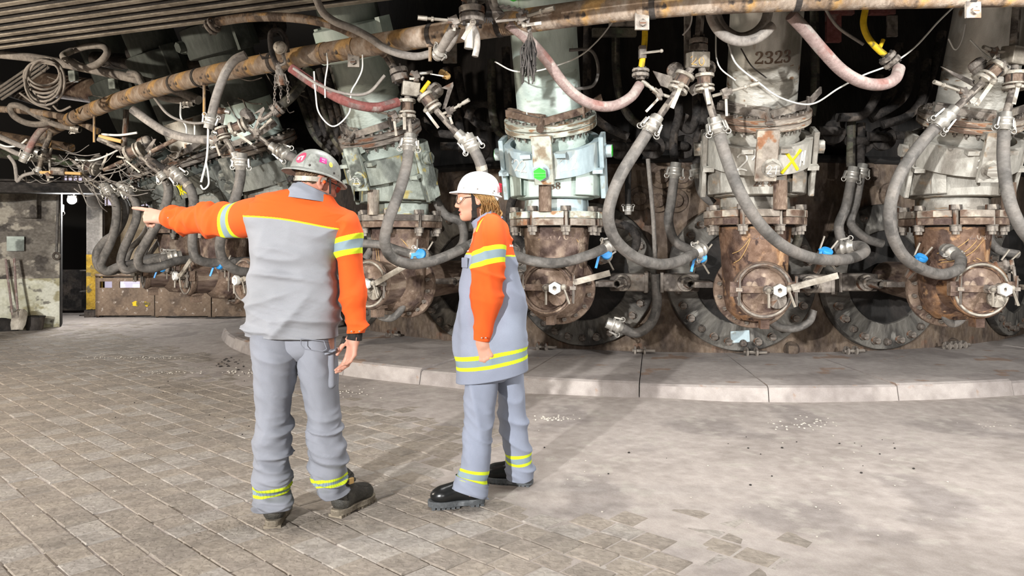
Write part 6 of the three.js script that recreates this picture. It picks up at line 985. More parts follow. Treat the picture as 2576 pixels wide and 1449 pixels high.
  const tr = meshOf('trousers', mergeGeometries([loft(sec([[645, 838, 800, 0.11], [650, 838, 850, 0.11], [675, 820, 885, 0.1], [715, 780, 905, 0.06]]), { n: 60, m: 24, flatSections: true })]), fab(() => grey), t);
  meshOf('trouser_leg', loft(sec(lg.map((r) => [r[0], r[1], r[2], r[3], -0.02])), { lip1: true, m: 150, n: 64, disp: legFold(1) }), legTex(836, 1274, 1181, 0), tr);
  meshOf('trouser_leg', loft(sec(rg.map((r) => [r[0], r[1], r[2], r[3], 0.02])), { lip1: true, m: 150, n: 64, disp: legFold(11) }), legTex(836, 1244, 1155, -6), tr);
  const pm = fab(() => [0.48, 0.49, 0.52]);
  { const g = new G(); const q = (x, y, z) => L(x, y, -0.12 - z); g.add(new RoundedBoxGeometry(0.055, 0.19, 0.1, 2, 0.016), new THREE.Matrix4().setPosition(L(832, 925, 0.0))); g.mesh('cargo_pocket', pm, tr); const fl = new G(); fl.add(new RoundedBoxGeometry(0.06, 0.012, 0.12, 2, 0.005), new THREE.Matrix4().makeRotationZ(0.35).setPosition(L(838, 882, -0.02))); fl.mesh('pocket_flap', pm, tr); }
  { const g = new G(), z = -0.15; const a = [[757, 852], [815, 858], [822, 878], [812, 884], [766, 878], [757, 868]].map(([x, y]) => L(x, y, z)); a.push(a[0].clone()); for (let i = 0; i + 1 < a.length; i++) g.rod(a[i], a[i + 1], 0.0022, 0.0022, 6); g.mesh('pocket_seam', pm, tr); }
  // ---- boots
  for (const [x, y, dir, o] of [[684, 1331, [-0.12, 0, -1], {}], [842, 1303, [0.42, 0, -0.9], { buckle: 1 }]]) {
    const d = F * EYE / (y - HY), heel = P(x, y, d).setY(0).sub(base), [b, m] = boot(t, heel, dir, { m: leather, sole: soleM, L: 0.3, h: 0.09 });
    if (o.buckle) { new G(m).ring([0, 0.175, 0.068], [0, 1, 0.15], 0.056, 0.009, 26).mesh('ankle_strap', leather, b); new G(m).box(0.014, 0.03, 0.03, [0.058, 0.178, 0.055], [0, 0.2, 0], 0.003).mesh('buckle', M.gold, b); }
  }
  // ---- jacket: torso, sleeves, collar
  const yTop = L(0, 440).y, yBot = L(0, 860).y, jy = (v) => 860 - v * 420;
  const jm = fab((u, v) => { const x = Math.cos(u * 6.283), s = Math.sin(u * 6.283), y = jy(v), ln = (s > 0 ? 558 : 570) + 19 * x + 6 * x * x; if (Math.abs(y - ln) < 1.8) return YE; if (y < ln) return OR; return mixc([0.545, 0.55, 0.565], [0.5, 0.49, 0.475], 0.6 * sstep(0.48, 0.75, fbm2(u, v, 3, 4, 21)) * sstep(0.6, 0.1, v)); });
  const torso = loft(sec([[614, 847, 844, 0.155, 0, -0.03], [618, 848, 800, 0.158, 0, -0.02], [622, 850, 740, 0.158, 0, 0], [626, 853, 670, 0.156, 0, 0], [628, 862, 610, 0.152, 0, 0], [632, 874, 570, 0.145, 0, -0.04], [638, 884, 540, 0.132, 0, -0.08], [646, 876, 518, 0.118, 0, -0.12], [658, 858, 502, 0.105, 0, -0.14], [688, 850, 492, 0.095, 0, -0.14], [716, 842, 484, 0.088, 0, -0.14]]), { flatSections: true, lip0: true, n: 120, m: 150, pow: 2.3, vY: [yBot, yTop], disp: (f, q, p) => 0.026 * sstep(0.6, 0.3, q) * crease(p, V(0.15, 1, 0), 46, 2.6, 31) + 0.04 * crease(p, V(0.85, 0.5, 0), 16, 1.8, 33) * sstep(0.02, 0.2, q) * sstep(0.97, 0.75, q) + 0.02 * crease(p, V(-0.5, 0.9, 0), 34, 3, 35) + 0.009 * crease(p, V(0.3, 1, 0), 100, 5, 39) + 0.006 * crease(p, V(-0.4, 1, 0), 130, 7, 40) + 0.02 * crease(p, V(1, -0.15, 0), 26, 2, 37) * sstep(0.3, 0.5, q) * sstep(0.95, 0.75, q) - 0.016 });
  const jk = meshOf('jacket', torso, jm, t);
  const slTex = (list, slant, tape) => fab((u, v) => { const w = v + slant * Math.cos(u * 6.283) ; return bandAt(w, list, OR); });
  const arm = (l, ref, tx, fold) => meshOf('sleeve', loft(l.map(([x, y, r, dd, k = 1]) => ({ p: L(x, y, dd), a: r * (D + dd) / F, b: r * (D + dd) / F * k })), { ref, lip1: true, n: 60, m: 140, disp: fold }), tx, jk);
  arm([[700, 536, 42, 0.0, 1.1], [668, 540, 50, 0.02, 1.15], [632, 547, 52, 0.05, 1.1], [596, 553, 47, 0.1], [560, 556, 42, 0.15], [520, 556, 37, 0.2], [480, 553, 33, 0.25], [448, 549, 28, 0.29], [420, 547, 24, 0.33]], V(0, 1, 0), slTex([[0.315, 0.345, YE], [0.345, 0.4, RG], [0.4, 0.43, YE]], 0.012), (f, q, p) => 0.017 * crease(p, V(1, 0.5, 0), 46, 5, 41) * sstep(0.25, 0.45, q) * sstep(1, 0.85, q) + 0.014 * crease(p, V(1, -0.6, 0.2), 66, 6, 43) * sstep(0.35, 0.5, q) - 0.008);
  arm([[826, 536, 16, 0.02, 1.2], [852, 545, 30, 0.01, 1.3], [872, 568, 35, 0, 1.3], [879, 610, 35, -0.005, 1.25], [881, 660, 34.5, -0.01, 1.2], [886, 715, 34, -0.02, 1.15], [893, 770, 31, -0.04], [897, 810, 27, -0.055], [898, 838, 23.5, -0.06]], V(1, 0, 0), slTex([[0.335, 0.37, YE], [0.37, 0.425, RG], [0.425, 0.46, YE]], 0.014), (f, q, p) => 0.022 * crease(p, V(0.4, 1, 0), 50, 5, 45) * sstep(0.35, 0.5, q) + 0.016 * crease(p, V(-0.7, 1, 0.2), 44, 5, 47) - 0.008);
  for (const [x, y, dd] of [[424, 531, 0.24], [423, 548, 0.22], [427, 562, 0.24], [884, 834, -0.13], [904, 834, -0.13]]) { const p = L(x, y, dd); new G().ball(p, 0.0045, 1, 1, 1, 8).mesh('snap_button', M.shiny, jk); }
  const denim = fab(() => [0.51, 0.525, 0.56]);
  meshOf('collar', loft([{ p: L(776, 503), a: 0.118, b: 0.11, tilt: -0.14 }, { p: L(781, 492), a: 0.108, b: 0.1, tilt: -0.24 }, { p: L(786, 478), a: 0.097, b: 0.088, tilt: -0.38 }, { p: L(789, 470), a: 0.092, b: 0.083, tilt: -0.44 }], { lip1: true, n: 60, m: 30, flatSections: true, disp: (f, q, p) => 0.005 * crease(p, V(1, 1, 0), 60, 8, 51) }), denim, jk);
  // ---- wrist support on the right hand
  const ws = new G(); { const w = L(893, 846, -0.06); ws.rod(w.clone().add(V(0.002, 0.02, 0)), w.clone().add(V(-0.003, -0.016, 0)), 0.034, 0.037, 22); } ws.mesh('wrist_support', M.nearBlack, t);
  { const a = L(872, 852, -0.04), b = L(862, 872, -0.03); new G().rod(a, b, 0.022, 0.017, 16).mesh('thumb_loop', M.nearBlack, t); }
  // ---- helmet with full brim
  const hp = L(793, 441), hm = basis(r3.clone(), u3, f3, hp), helmM = mat(coat(0x80827c, [[0x92948d, 3, 0.45, 0.65], [0x6e6f69, 6, 0.55, 0.7]], 0.03, 64, 256), { roughness: 0.45 });
  const dome = (w, l, h, brim) => { const g = new THREE.SphereGeometry(1, 48, 20, 0, Math.PI * 2, 0, Math.PI / 2), p = g.attributes.position; for (let i = 0; i < p.count; i++) { const y = p.getY(i), sq = Math.pow(y, 0.85); const ridge = 0.004 * Math.exp(-Math.pow(p.getX(i) / 0.16, 2)) * sstep(0.25, 0.6, y); p.setXYZ(i, p.getX(i) * w, sq * h + ridge, p.getZ(i) * l); } g.computeVertexNormals(); return g; };
  const br = (w, l, lip) => { const pos = [], n = 60, q = (a, k, y) => { const c = Math.cos(a), s = Math.sin(a), R = [w + k * lip(a), l + k * lip(a)]; return [c * R[0], y - k * 0.02 * (0.5 + 0.5 * Math.abs(s)), s * R[1]]; }; for (let i = 0; i < n; i++) { const a = i / n * 6.2832, b = (i + 1) / n * 6.2832; for (const [k0, y0, k1, y1] of [[-0.1, 0.004, 1, 0.003], [1, 0.003, 1, -0.002], [1, -0.002, -0.1, -0.001]]) { const A = q(a, k0, y0), B = q(b, k0, y0), Cc = q(b, k1, y1), Dd = q(a, k1, y1); pos.push(...A, ...B, ...Cc, ...A, ...Cc, ...Dd); } } const g = new THREE.BufferGeometry(); g.setAttribute('position', new THREE.Float32BufferAttribute(pos, 3)); g.computeVertexNormals(); return g; };
  const he = meshOf('helmet', xf(uvBox(dome(0.108, 0.125, 0.124).toNonIndexed(), 4), hm), helmM, t);
  meshOf('brim', xf(uvBox(br(0.108, 0.125, (a) => 0.025 + 0.016 * Math.max(0, Math.sin(a)) + 0.012 * Math.max(0, -Math.sin(a))), 4), hm), helmM, he);
  const stick = (name, cx, cy, w, h, draw, curve) => { const cv = document.createElement('canvas'); cv.width = cv.height = 128; const k = cv.getContext('2d'); draw(k); const tx = new THREE.CanvasTexture(cv); tx.colorSpace = THREE.SRGBColorSpace; const g = new THREE.PlaneGeometry(w, h, 10, 10), p = g.attributes.position; for (let i = 0; i < p.count; i++) { const th = cx + p.getX(i) / 0.128, y = cy + p.getY(i), s = Math.sqrt(Math.max(0.02, 1 - Math.pow(y / 0.124, 1 / 0.85 * 2))) ; p.setXYZ(i, Math.sin(th) * 0.1095 * s, y, Math.cos(th) * 0.1265 * s); } g.computeVertexNormals(); xf(g, hm); return meshOf(name, g, new THREE.MeshStandardMaterial({ map: tx, roughness: 0.5, transparent: true, alphaTest: 0.5, side: THREE.DoubleSide }), he); };
  stick('pink_sticker', 1.72, 0.062, 0.04, 0.028, (k) => { k.fillStyle = '#d9127a'; k.fillRect(0, 0, 128, 128); k.fillStyle = '#f4c9de'; k.fillRect(30, 26, 70, 8); k.fillRect(36, 48, 56, 8); k.fillRect(38, 90, 50, 12); });
  stick('yellow_sticker', 1.36, 0.054, 0.024, 0.026, (k) => { k.fillStyle = '#e9d13a'; k.beginPath(); k.arc(64, 64, 62, 0, 7); k.fill(); k.fillStyle = '#5b5326'; k.fillRect(24, 54, 80, 8); k.fillRect(44, 84, 40, 8); });
  stick('red_emblem', 2.72, 0.052, 0.06, 0.062, (k) => { k.fillStyle = '#e33a58'; k.beginPath(); k.arc(64, 64, 62, 0, 7); k.fill(); k.strokeStyle = '#eef0ee'; k.lineWidth = 13; k.beginPath(); k.moveTo(36, 40); k.lineTo(36, 96); k.moveTo(36, 70); k.arc(60, 72, 20, Math.PI, 0); k.lineTo(80, 96); k.moveTo(98, 60); k.lineTo(98, 96); k.stroke(); });
  for (const th of [2.2, 1.15, 0.2, -1.2]) { const s = 0.99; new G(hm).ball([Math.sin(th) * 0.108 * s, 0.02, Math.cos(th) * 0.125 * s], 0.006, 1, 1, 1, 8).mesh('rivet', M.dark, he); }
  const hb = []; for (let i = 0; i <= 16; i++) { const a = Math.PI * (0.42 + 1.16 * i / 16); hb.push([Math.sin(a) * 0.088, -0.022 - 0.03 * Math.sin(Math.PI * i / 16), Math.cos(a) * 0.108]); }
  { const g = new G(hm); for (let i = 0; i < 16; i++) g.beam(hb[i], hb[i + 1], 0.004, 0.024, V(0, 1, 0)); g.mesh('headband', M.paleSteel, he); new G(hm).box(0.05, 0.03, 0.01, [-0.005, -0.055, -0.112], [0, 0, 0], 0.004).ring([0.02, -0.054, -0.117], [0, 0, 1], 0.012, 0.003).ring([-0.02, -0.054, -0.117], [0, 0, 1], 0.012, 0.003).mesh('band_ratchet', M.nearBlack, he); }
  new G(HM).beam([0.083, 0.02, 0.03], [0.079, -0.05, 0.05], 0.018, 0.003, V(0, 0, 1)).mesh('chin_strap', M.nearBlack, he);
  const gl = new G(HM).pipe([[0.082, 0.006, -0.005], [0.08, 0.004, 0.05], [0.066, 0.0, 0.1]], 0.003, 6).pipe([[-0.082, 0.006, -0.005], [-0.08, 0.004, 0.05], [-0.066, 0.0, 0.1]], 0.003, 6).mesh('safety_glasses', M.nearBlack, t);
  for (const s of [-1, 1]) { const g = new THREE.SphereGeometry(0.034, 16, 10, 0, 6.3, 0, 0.9); g.rotateX(Math.PI / 2); g.scale(1, 0.75, 0.5); g.translate(s * 0.034, -0.006, 0.094); meshOf('lens', xf(g, HM), new THREE.MeshPhysicalMaterial({ color: 0xff8070, roughness: 0.05, transmission: 0.7, thickness: 0 }), gl); }
  new G(HM).ball([0.086, -0.004, 0.004], 0.008, 1, 1, 1, 10).mesh('ear_plug', mat(0xff5a1e), t);
}

// the woman in the long coat, in left profile
{
  const D = 4.0, base = P(1238, 1252, 3.98).setY(0), L = (x, y, dd = 0) => P(x, y, D + dd).sub(base), S = D / F;
  const t = thing('person', 'woman in white helmet and long orange shouldered grey coat, standing in profile facing left', 'person', base);
  const sec = (l) => l.map(([xl, xr, y, b, dd = 0, tilt]) => ({ p: L((xl + xr) / 2, y, dd), a: (xr - xl) / 2 * (D + dd) / F, b, ...(tilt === undefined ? {} : { tilt }) }));
  const f3 = V(-0.985, -0.07, 0.12).normalize(), r3 = f3.clone().cross(UPV).normalize(), u3 = r3.clone().cross(f3).normalize(), hc = L(1197, 498), HM = basis(r3.clone(), u3, f3, hc);
  const c = (x, y, dd = 0) => L(x, y, dd).toArray();
  const bones = [[c(1230, 620), c(1240, 860), 0.1, 0.12], [c(1232, 585, -0.13), c(1232, 585, 0.13), 0.07, 0.07], [c(1232, 580), c(1212, 545), 0.07, 0.05], [c(1232, 600, -0.17), c(1228, 720, -0.18), 0.05, 0.042], [c(1228, 720, -0.18), c(1213, 850, -0.2), 0.04, 0.024], [c(1212, 920, -0.08), c(1204, 1080, -0.1), 0.055, 0.05], [c(1204, 1080, -0.1), c(1184, 1235, -0.16), 0.05, 0.034], [c(1278, 920, 0.11), c(1290, 1060, 0.13), 0.05, 0.045], [c(1290, 1060, 0.12), c(1306, 1200, 0.16), 0.05, 0.034]];
  const bf = (x, y, z) => { let d = 9; for (const [a, b, ra, rb] of bones) d = smin(d, cap([x, y, z], a, b, ra, rb), 0.05); return d; };
  const skin = [0.86, 0.55, 0.4];
  const trunk = paintSkin(nets(bf, [-0.3, 0.03, -0.32], [0.3, 1.6, 0.34], 0.014), () => skin);
  const hf = headField({ jaw: 0.94, nk: 0.88, open: 1, neck: [0, -0.19, -0.09] });
  const head = paintSkin(nets(hf, [-0.1, -0.22, -0.16], [0.1, 0.14, 0.14], 0.003), (x, y, z) => { const lip = z > 0.08 && y < -0.056 && y > -0.09 && Math.abs(x) < 0.026 ? 1 - sstep(0.012, 0.018, Math.abs(y + 0.0725)) : 0, rosy = Math.exp(-(Math.pow((y + 0.03) / 0.03, 2) + Math.pow((Math.abs(x) - 0.045) / 0.025, 2))) * sstep(0, 0.05, z); return mixc(mixc(skin, [0.82, 0.4, 0.3], rosy * 0.5), [0.62, 0.2, 0.18], lip * 0.7); }); xf(head, HM);
  const hand = paintSkin(placeHand({ flex: FLEX.relax, thumb: THUMB.relax, s: 0.99, spread: 0.09 }, L(1212, 858, -0.2), [0.24, -0.95, 0.05], [-0.25, 0.05, 0.96], true), () => [0.78, 0.45, 0.33]);
  meshOf('body', mergeGeometries([trunk, head, hand].map(plain)), skinM, t);
  for (const s of [-1, 1]) { const e = new G(HM).ball([s * 0.031, -0.001, 0.077], 0.0125, 1, 1, 1, 14).mesh('eye', M.white, t); new G(HM).ball([s * 0.031, -0.001, 0.0845], 0.006, 1, 1, 0.8, 10).mesh('iris', mat(0x3a3a30, { roughness: 0.2 }), e); }
  { const g = new G(HM); for (const s of [-1, 1]) g.pipe([[s * 0.016, 0.018, 0.089], [s * 0.032, 0.023, 0.085], [s * 0.05, 0.016, 0.07]], 0.0025, 5); g.mesh('eyebrows', mat(0x7a5a35), t); }
  // hair: wavy strands gathered low at the nape
  {
    srand(21); const g = new G(HM);
    for (let k = 0; k < 520; k++) { const s = k % 10 < 8 ? -1 : 1, u = rnd(), x0 = s * rnd(0.06, 0.083), z0 = mix(0.03, -0.09, u), y0 = mix(0.04, 0.02, u), tz = rnd(-0.02, -0.115), ty = rnd(-0.05, -0.11), tx = -s * 0.0 + s * rnd(0.015, 0.075), ph = rnd(0, 6), am = rnd(0.004, 0.01), pts = []; if (s < 0 && z0 > 0.0 && rnd() < 0.55) continue; for (let i = 0; i <= 9; i++) { const q = i / 9, w = Math.sin(q * 7 + ph) * am * q; pts.push([mix(x0, tx, q * q) + 0.018 * s * Math.sin(q * 3.14) + w, mix(y0, ty, q) + w * 0.6, mix(z0, tz, sstep(0, 0.8, q)) + Math.cos(q * 7 + ph) * am * q]); } g.pipe(pts, rnd(0.0011, 0.0022), 4, 16); }
    for (let k = 0; k < 26; k++) { const s = k % 4 ? -1 : 1, y = rnd(-0.06, -0.125), z = rnd(-0.05, -0.12), R = rnd(0.009, 0.018), pts = []; for (let i = 0; i <= 12; i++) { const a = i / 12 * 7; pts.push([s * rnd(0.05, 0.07) + 0.0 * i, y + R * Math.sin(a), z + R * Math.cos(a) + i * 0.0012]); } g.pipe(pts, 0.004, 6, 30); }
    const m = mat(coat(0x8f6c3c, [[0xb8935a, 14, 0.45, 0.62], [0x5a3d1c, 18, 0.5, 0.65]], 0.1, 65, 128), { roughness: 0.6 });
    const h = g.mesh('hair', m, t); h.userData.kind = 'stuff';
    const capG = nets((x, y, z) => smax(smax(ell([x, y, z], [0, 0.028, -0.014], [0.079, 0.092, 0.102]), z - 0.05 - 0.3 * Math.max(0, y), 0.01), -0.07 - y + 0.9 * Math.max(0, z + 0.03), 0.01), [-0.1, -0.1, -0.14], [0.1, 0.14, 0.09], 0.004); xf(capG, HM); meshOf('hair', uvBox(capG, 10), m, t);
  }
  // ---- trousers
  const grey = [0.52, 0.545, 0.605], fr = (x) => x - Math.floor(x);
  const lt = (y0, y1, yb, sl) => fab((u, v) => { const y = mix(y0, y1, v) + sl * Math.cos(u * 6.283), seam = Math.abs(fr(u + 0.28) - 0.5) < 0.006 && v < 1 ? 0.12 : 0; return bandAt(y, [[yb, yb + 10, YE], [yb + 10, yb + 28, RG], [yb + 28, yb + 38, YE]], grey).map((q) => q * (1 - seam)); });
  const fold = (k) => (f, q, p) => 0.014 * crease(p, V(0.5, 0.8, 0.2), 34, 3, k) * sstep(0, 0.3, q) + 0.014 * crease(p, V(1, 0.25, 0.2), 30, 1.8, k + 4) + 0.007 * crease(p, V(0.6, 1, 0.2), 110, 6, k + 6) + 0.022 * sstep(0.78, 0.9, q) * crease(p, V(0.4, 1, 0), 70, 6, k + 2) - 0.008;
  const tr = meshOf('trousers', loft(sec([[1168, 1305, 860, 0.14], [1172, 1303, 910, 0.14], [1190, 1290, 940, 0.11], [1215, 1270, 958, 0.07]]), { flatSections: true, n: 50, m: 20 }), fab(() => grey), t);
  meshOf('trouser_leg', loft(sec([[1176, 1256, 900, 0.08, -0.05], [1172, 1253, 960, 0.09, -0.065], [1170, 1246, 1040, 0.09, -0.09], [1167, 1240, 1100, 0.084, -0.12], [1162, 1232, 1150, 0.08, -0.14], [1158, 1228, 1180, 0.078, -0.15], [1146, 1222, 1215, 0.08, -0.16], [1136, 1217, 1240, 0.083, -0.17]]), { lip1: true, m: 130, n: 60, ref: V(1, -0.12, 0), disp: fold(3) }), lt(900, 1240, 1143, 4), tr);
  meshOf('trouser_leg', loft(sec([[1246, 1312, 900, 0.1, 0.1], [1250, 1314, 960, 0.1, 0.11], [1256, 1324, 1040, 0.088, 0.13], [1264, 1331, 1090, 0.08, 0.14], [1269, 1334, 1130, 0.077, 0.15], [1273, 1335, 1165, 0.077, 0.16], [1275, 1336, 1200, 0.08, 0.17]]), { lip1: true, m: 120, n: 60, ref: V(1, 0.03, 0), disp: fold(8) }), lt(900, 1200, 1104, -3), tr);
  // ---- shoes
  const shoeM = mat(0x191a1a, { roughness: 0.28 }), soleM = mat(coat(0x4d5052, [[0x6f7274, 5, 0.5, 0.7]], 0.05, 66, 128), { roughness: 0.8 });
  for (const [x, y, dir] of [[1216, 1268, [-0.97, 0, 0.2]], [1337, 1223, [-0.94, 0, -0.3]]]) { const d = F * EYE / (y - HY), [b, m] = boot(t, P(x, y, d).setY(0).sub(base), dir, { m: shoeM, sole: soleM, L: 0.285, h: 0.03 }); new G(m).pipe([[-0.03, 0.125, 0.13], [0, 0.142, 0.125], [0.03, 0.125, 0.13]], 0.005, 6).pipe([[-0.03, 0.118, 0.15], [0, 0.134, 0.145], [0.03, 0.118, 0.15]], 0.005, 6).ball([0.0, 0.145, 0.13], 0.01).mesh('laces', M.nearBlack, b); }
  // ---- coat
  const yTop = L(0, 500).y, yBot = L(0, 980).y, jy = (v) => 980 - v * 480;
  const logo = (k, x, y, s) => { k.strokeStyle = '#fff4ee'; k.lineWidth = 5 * s; k.lineCap = 'round'; for (const [r, a0, a1] of [[26, 3.5, 5.6], [16, 3.4, 5.4]]) { k.beginPath(); k.arc(x, y, r * s, a0, a1); k.stroke(); } k.beginPath(); k.moveTo(x - 6 * s, y + 2 * s); k.quadraticCurveTo(x + 16 * s, y - 14 * s, x + 30 * s, y + 4 * s); k.stroke(); k.fillStyle = '#fff4ee'; k.font = 'bold ' + 17 * s + 'px sans-serif'; k.textAlign = 'center'; k.fillText('ArcelorMittal', x, y + 42 * s); };
  const cm = fab((u, v) => { const x = Math.cos(u * 6.283), y = jy(v), sl = y + 15 * x * sstep(820, 900, y), ln = 641 + 3 * x; if (Math.abs(y - ln) < 2) return YE; if (y < ln) return OR; if (sl > 878 && sl < 888) return YE; if (sl > 888 && sl < 904) return RG; if (sl > 904 && sl < 913) return YE; return mixc([0.51, 0.535, 0.595], [0.56, 0.59, 0.65], sstep(0.45, 0.65, fbm2(u, v, 4, 3, 31))); });
  const coatG = loft(sec([[1139, 1337, 944, 0.22, 0, 0.17], [1146, 1332, 880, 0.21, 0, 0.1], [1150, 1328, 810, 0.195, 0, 0.05], [1158, 1318, 740, 0.19, 0, 0.02], [1166, 1308, 685, 0.19, 0, 0], [1174, 1302, 645, 0.19, 0, 0], [1180, 1295, 615, 0.19, 0, 0.04], [1185, 1287, 590, 0.185, 0, 0.1], [1192, 1276, 568, 0.165, 0, 0.18], [1201, 1266, 551, 0.125, 0, 0.28], [1208, 1256, 540, 0.09, 0, 0.34]]), { flatSections: true, lip0: true, n: 110, m: 140, pow: 2.15, vY: [yBot, yTop], disp: (f, q, p) => { const lowr = sstep(0.75, 0.15, q) * sstep(0, 0.12, q); return 0.028 * lowr * crease(p, V(1, 0.18, 0.5), 26, 0.9, 61) + 0.01 * sstep(0, 0.1, q) * crease(p, V(0.6, 1, 0.2), 60, 4, 66) + 0.02 * crease(p, V(1, 0.5, 0), 34, 2, 63) * sstep(0.1, 0.3, q) - 0.014; } });
  const jk = meshOf('coat', coatG, cm, t);
  const slv = fab((u, v) => { const w = v + 0.03 * Math.cos(u * 6.283); return bandAt(w, [[0.36, 0.392, YE], [0.392, 0.448, RG], [0.448, 0.482, YE]], OR); });
  meshOf('sleeve', loft([[1238, 556, 22, -0.1, 1], [1236, 574, 32, -0.14, 1.15], [1233, 605, 39, -0.17, 1.2], [1230, 650, 40, -0.19, 1.15], [1228, 700, 38.5, -0.2, 1.1], [1226, 755, 36, -0.21, 1.05], [1219, 810, 28, -0.21], [1212, 857, 21, -0.21]].map(([x, y, r, dd, k = 1]) => ({ p: L(x, y, dd), a: r * (D + dd) / F, b: r * (D + dd) / F * k })), { ref: V(1, 0, 0), lip1: true, n: 60, m: 130, disp: (f, q, p) => 0.014 * crease(p, V(1, 0.25, 0.3), 50, 2, 65) + 0.013 * crease(p, V(0.5, 1, 0), 50, 4, 67) * sstep(0.4, 0.6, q) - 0.008 }), slv, jk);
  for (const x of [1212, 1222]) new G().ball(L(x, 850, -0.265), 0.0045, 1, 1, 1, 8).mesh('snap_button', M.shiny, jk);
  meshOf('collar', loft([{ p: L(1230, 566), a: 0.086, b: 0.1 }, { p: L(1225, 556), a: 0.084, b: 0.092 }, { p: L(1219, 546), a: 0.08, b: 0.085 }, { p: L(1216, 541), a: 0.078, b: 0.082 }], { lip1: true, n: 50, m: 20, ref: V(0.8, 0.6, 0) }), fab(() => [0.52, 0.54, 0.61]), jk);
  for (const [k, col] of [[0, YE], [1, RG], [2, YE]]) { const m = mat(new THREE.Color().setRGB(...col, THREE.SRGBColorSpace)), x = 1212 + [-9, -1, 8][k]; new G().pipe([L(x + 22, 551, -0.09), L(x + 8, 560, -0.155), L(x, 575, -0.19), L(x - 5, 586, -0.2)], 0.0, 4, 4); const g = new G(); const pts = [L(x + 16, 550, -0.105), L(x + 7, 560, -0.15), L(x + 1, 572, -0.172), L(x - 3, 584, -0.182)]; for (let i = 0; i < 3; i++) g.beam(pts[i], pts[i + 1], [0.012, 0.024, 0.014][k], 0.01, V(0, 0.4, 1)); g.mesh('shoulder_band', m, jk); }
  // white emblem and lettering on back and chest, flat print on the cloth
  const print = (name, pts, s) => { const cv = document.createElement('canvas'); cv.width = 256; cv.height = 192; const k = cv.getContext('2d'); logo(k, 128, 80, 1.9); const tx = new THREE.CanvasTexture(cv); tx.colorSpace = THREE.SRGBColorSpace; const g = new THREE.PlaneGeometry(1, 1, 8, 8), p = g.attributes.position; for (let i = 0; i < p.count; i++) { const q = pts(p.getX(i) + 0.5, 0.5 - p.getY(i)); p.setXYZ(i, q.x, q.y, q.z); } g.computeVertexNormals(); meshOf(name, g, new THREE.MeshStandardMaterial({ map: tx, transparent: true, alphaTest: 0.4, roughness: 0.9, side: THREE.DoubleSide }), jk); };
  const surf = (phi, y) => { const rc = new THREE.Raycaster(), o = L(1238, y), d = V(Math.cos(phi), 0, Math.sin(phi)); rc.set(o.clone().addScaledVector(d, 0.6), d.clone().negate()); const m = new THREE.Mesh(coatG, new THREE.MeshBasicMaterial({ side: THREE.DoubleSide })); const h = rc.intersectObject(m)[0]; return (h ? h.point : o.clone().addScaledVector(d, 0.15)).addScaledVector(d, 0.003); };
  print('back_print', (u, v) => surf(mix(1.0, -0.35, u), mix(576, 630, v)));
  print('chest_print', (u, v) => surf(mix(Math.PI + 0.0, Math.PI - 0.62, u), mix(606, 638, v)));
  new G().add(new RoundedBoxGeometry(0.012, 0.055, 0.09, 2, 0.005), new THREE.Matrix4().makeRotationY(0.35).setPosition(surf(2.55, 660))).mesh('pocket_flap', fab(() => [0.49, 0.515, 0.58]), jk);
  // ---- helmet
  const fh = V(-0.99, 0.1, 0.08).normalize(), rh = fh.clone().cross(UPV).normalize(), uh = rh.clone().cross(fh).normalize(), hm = basis(rh.clone(), uh, fh, L(1205, 488)), hw = mat(0xf4f6f4, { roughness: 0.3 });
  const g = new THREE.SphereGeometry(1, 56, 24, 0, Math.PI * 2, 0, Math.PI / 2), p = g.attributes.position; for (let i = 0; i < p.count; i++) { const y = p.getY(i), x = p.getX(i); p.setXYZ(i, x * 0.104, Math.pow(y, 0.78) * 0.118 + 0.005 * Math.exp(-Math.pow(x / 0.25, 2)) * sstep(0.3, 0.7, y), p.getZ(i) * 0.116 + 0.004 * (1 - y)); } g.computeVertexNormals();
  const he = meshOf('helmet', xf(uvBox(g.toNonIndexed(), 4), hm), hw, t);
  { const pos = [], n = 64, lip = (a) => 0.005 + 0.036 * Math.pow(Math.max(0, Math.sin(a)), 1.6) + 0.006 * Math.max(0, -Math.sin(a)), q = (a, k, y) => [Math.cos(a) * (0.104 + k * lip(a)), y - 0.006 * k * Math.max(0, Math.sin(a)) - 0.004 * k, Math.sin(a) * (0.118 + k * lip(a)) + 0.002]; for (let i = 0; i < n; i++) { const a = i / n * 6.2832, b = (i + 1) / n * 6.2832; for (const [k0, y0, k1, y1] of [[-0.4, 0.005, 1, 0.002], [1, 0.002, 1, -0.003], [1, -0.003, -0.4, -0.002]]) { const A = q(a, k0, y0), B = q(b, k0, y0), Cc = q(b, k1, y1), Dd = q(a, k1, y1); pos.push(...A, ...B, ...Cc, ...A, ...Cc, ...Dd); } } const gb = new THREE.BufferGeometry(); gb.setAttribute('position', new THREE.Float32BufferAttribute(pos, 3)); gb.computeVertexNormals(); meshOf('brim', xf(uvBox(gb, 4), hm), hw, he); }
  for (const th of [-0.75, -1.45, -2.3]) new G(hm).ball([-Math.sin(th) * -0.104 * 1.0, 0.018, Math.cos(th) * 0.116], 0.0045, 1, 1, 1, 8).mesh('rivet', M.dustSteel, he);
  for (let k = 0; k < 4; k++) new G(hm).box(0.03, 0.0065, 0.003, [-0.045, 0.022 + k * 0.0095, -0.113 + k * 0.0008], [0, 0.42, 0]).mesh('red_bar', mat(0xd01f3c), he);
  new G(hm).box(0.034, 0.01, 0.003, [-0.045, 0.061, -0.109], [0, 0.42, 0]).mesh('red_bar', mat(0xd01f3c), he);
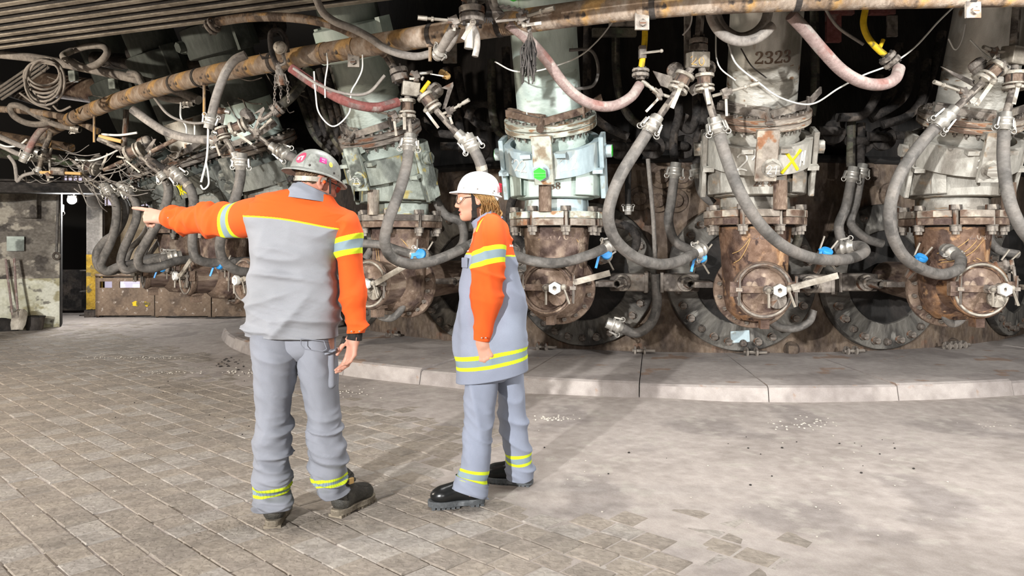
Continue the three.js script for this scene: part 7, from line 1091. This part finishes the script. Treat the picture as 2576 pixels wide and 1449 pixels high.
  const sx = -0.082; // strap on her left cheek
  const st = new G(HM); const side = (HMx) => HMx; st.beam([sx, 0.035, 0.022], [sx, -0.035, 0.02], 0.018, 0.004, V(1, 0, 0)).beam([sx, -0.035, 0.02], [-0.072, -0.1, 0.022], 0.02, 0.004, V(1, 0, 0)).beam([-0.072, -0.1, 0.022], [-0.03, -0.128, 0.03], 0.02, 0.005, V(0, 1, 0)).beam([-0.03, -0.128, 0.03], [0.05, -0.12, 0.03], 0.02, 0.005, V(0, 1, 0)).beam([-0.086, 0.03, -0.06], [sx, -0.03, -0.03], 0.018, 0.004, V(1, 0, 0)).beam([sx, -0.03, -0.03], [-0.08, -0.055, 0.014], 0.016, 0.004, V(1, 0, 0)).box(0.01, 0.03, 0.026, [-0.08, -0.055, 0.018]).box(0.012, 0.04, 0.028, [-0.077, -0.09, 0.02]); st.mesh('chin_strap', M.nearBlack, he);
  new G(HM).beam([-0.085, 0.02, -0.045], [-0.07, -0.03, -0.105], 0.035, 0.003, V(1, 0, 0)).beam([-0.07, -0.03, -0.105], [0.07, -0.03, -0.105], 0.035, 0.003, V(0, 0, 1)).mesh('nape_band', M.white, he);
  const gl = new G(HM).beam([-0.08, 0.004, 0.0], [-0.072, 0.002, 0.07], 0.003, 0.006, V(1, 0, 0)).pipe([[-0.072, 0.002, 0.068], [-0.06, -0.022, 0.088], [-0.03, -0.026, 0.104], [-0.012, -0.01, 0.108], [0, -0.002, 0.108], [0.012, -0.01, 0.108], [0.03, -0.026, 0.104], [0.06, -0.022, 0.088]], 0.002, 6).mesh('safety_glasses', M.dark, t);
  for (const s of [-1, 1]) { const q = new THREE.SphereGeometry(0.036, 18, 10, 0, 6.3, 0, 0.95); q.rotateX(Math.PI / 2); q.scale(1, 0.72, 0.55); q.translate(s * 0.036, -0.002, 0.088); meshOf('lens', xf(q, HM), new THREE.MeshPhysicalMaterial({ color: 0xffffff, roughness: 0.03, transmission: 1, thickness: 0, ior: 1.3 }), gl); }
}
renderer.render(scene, camera);
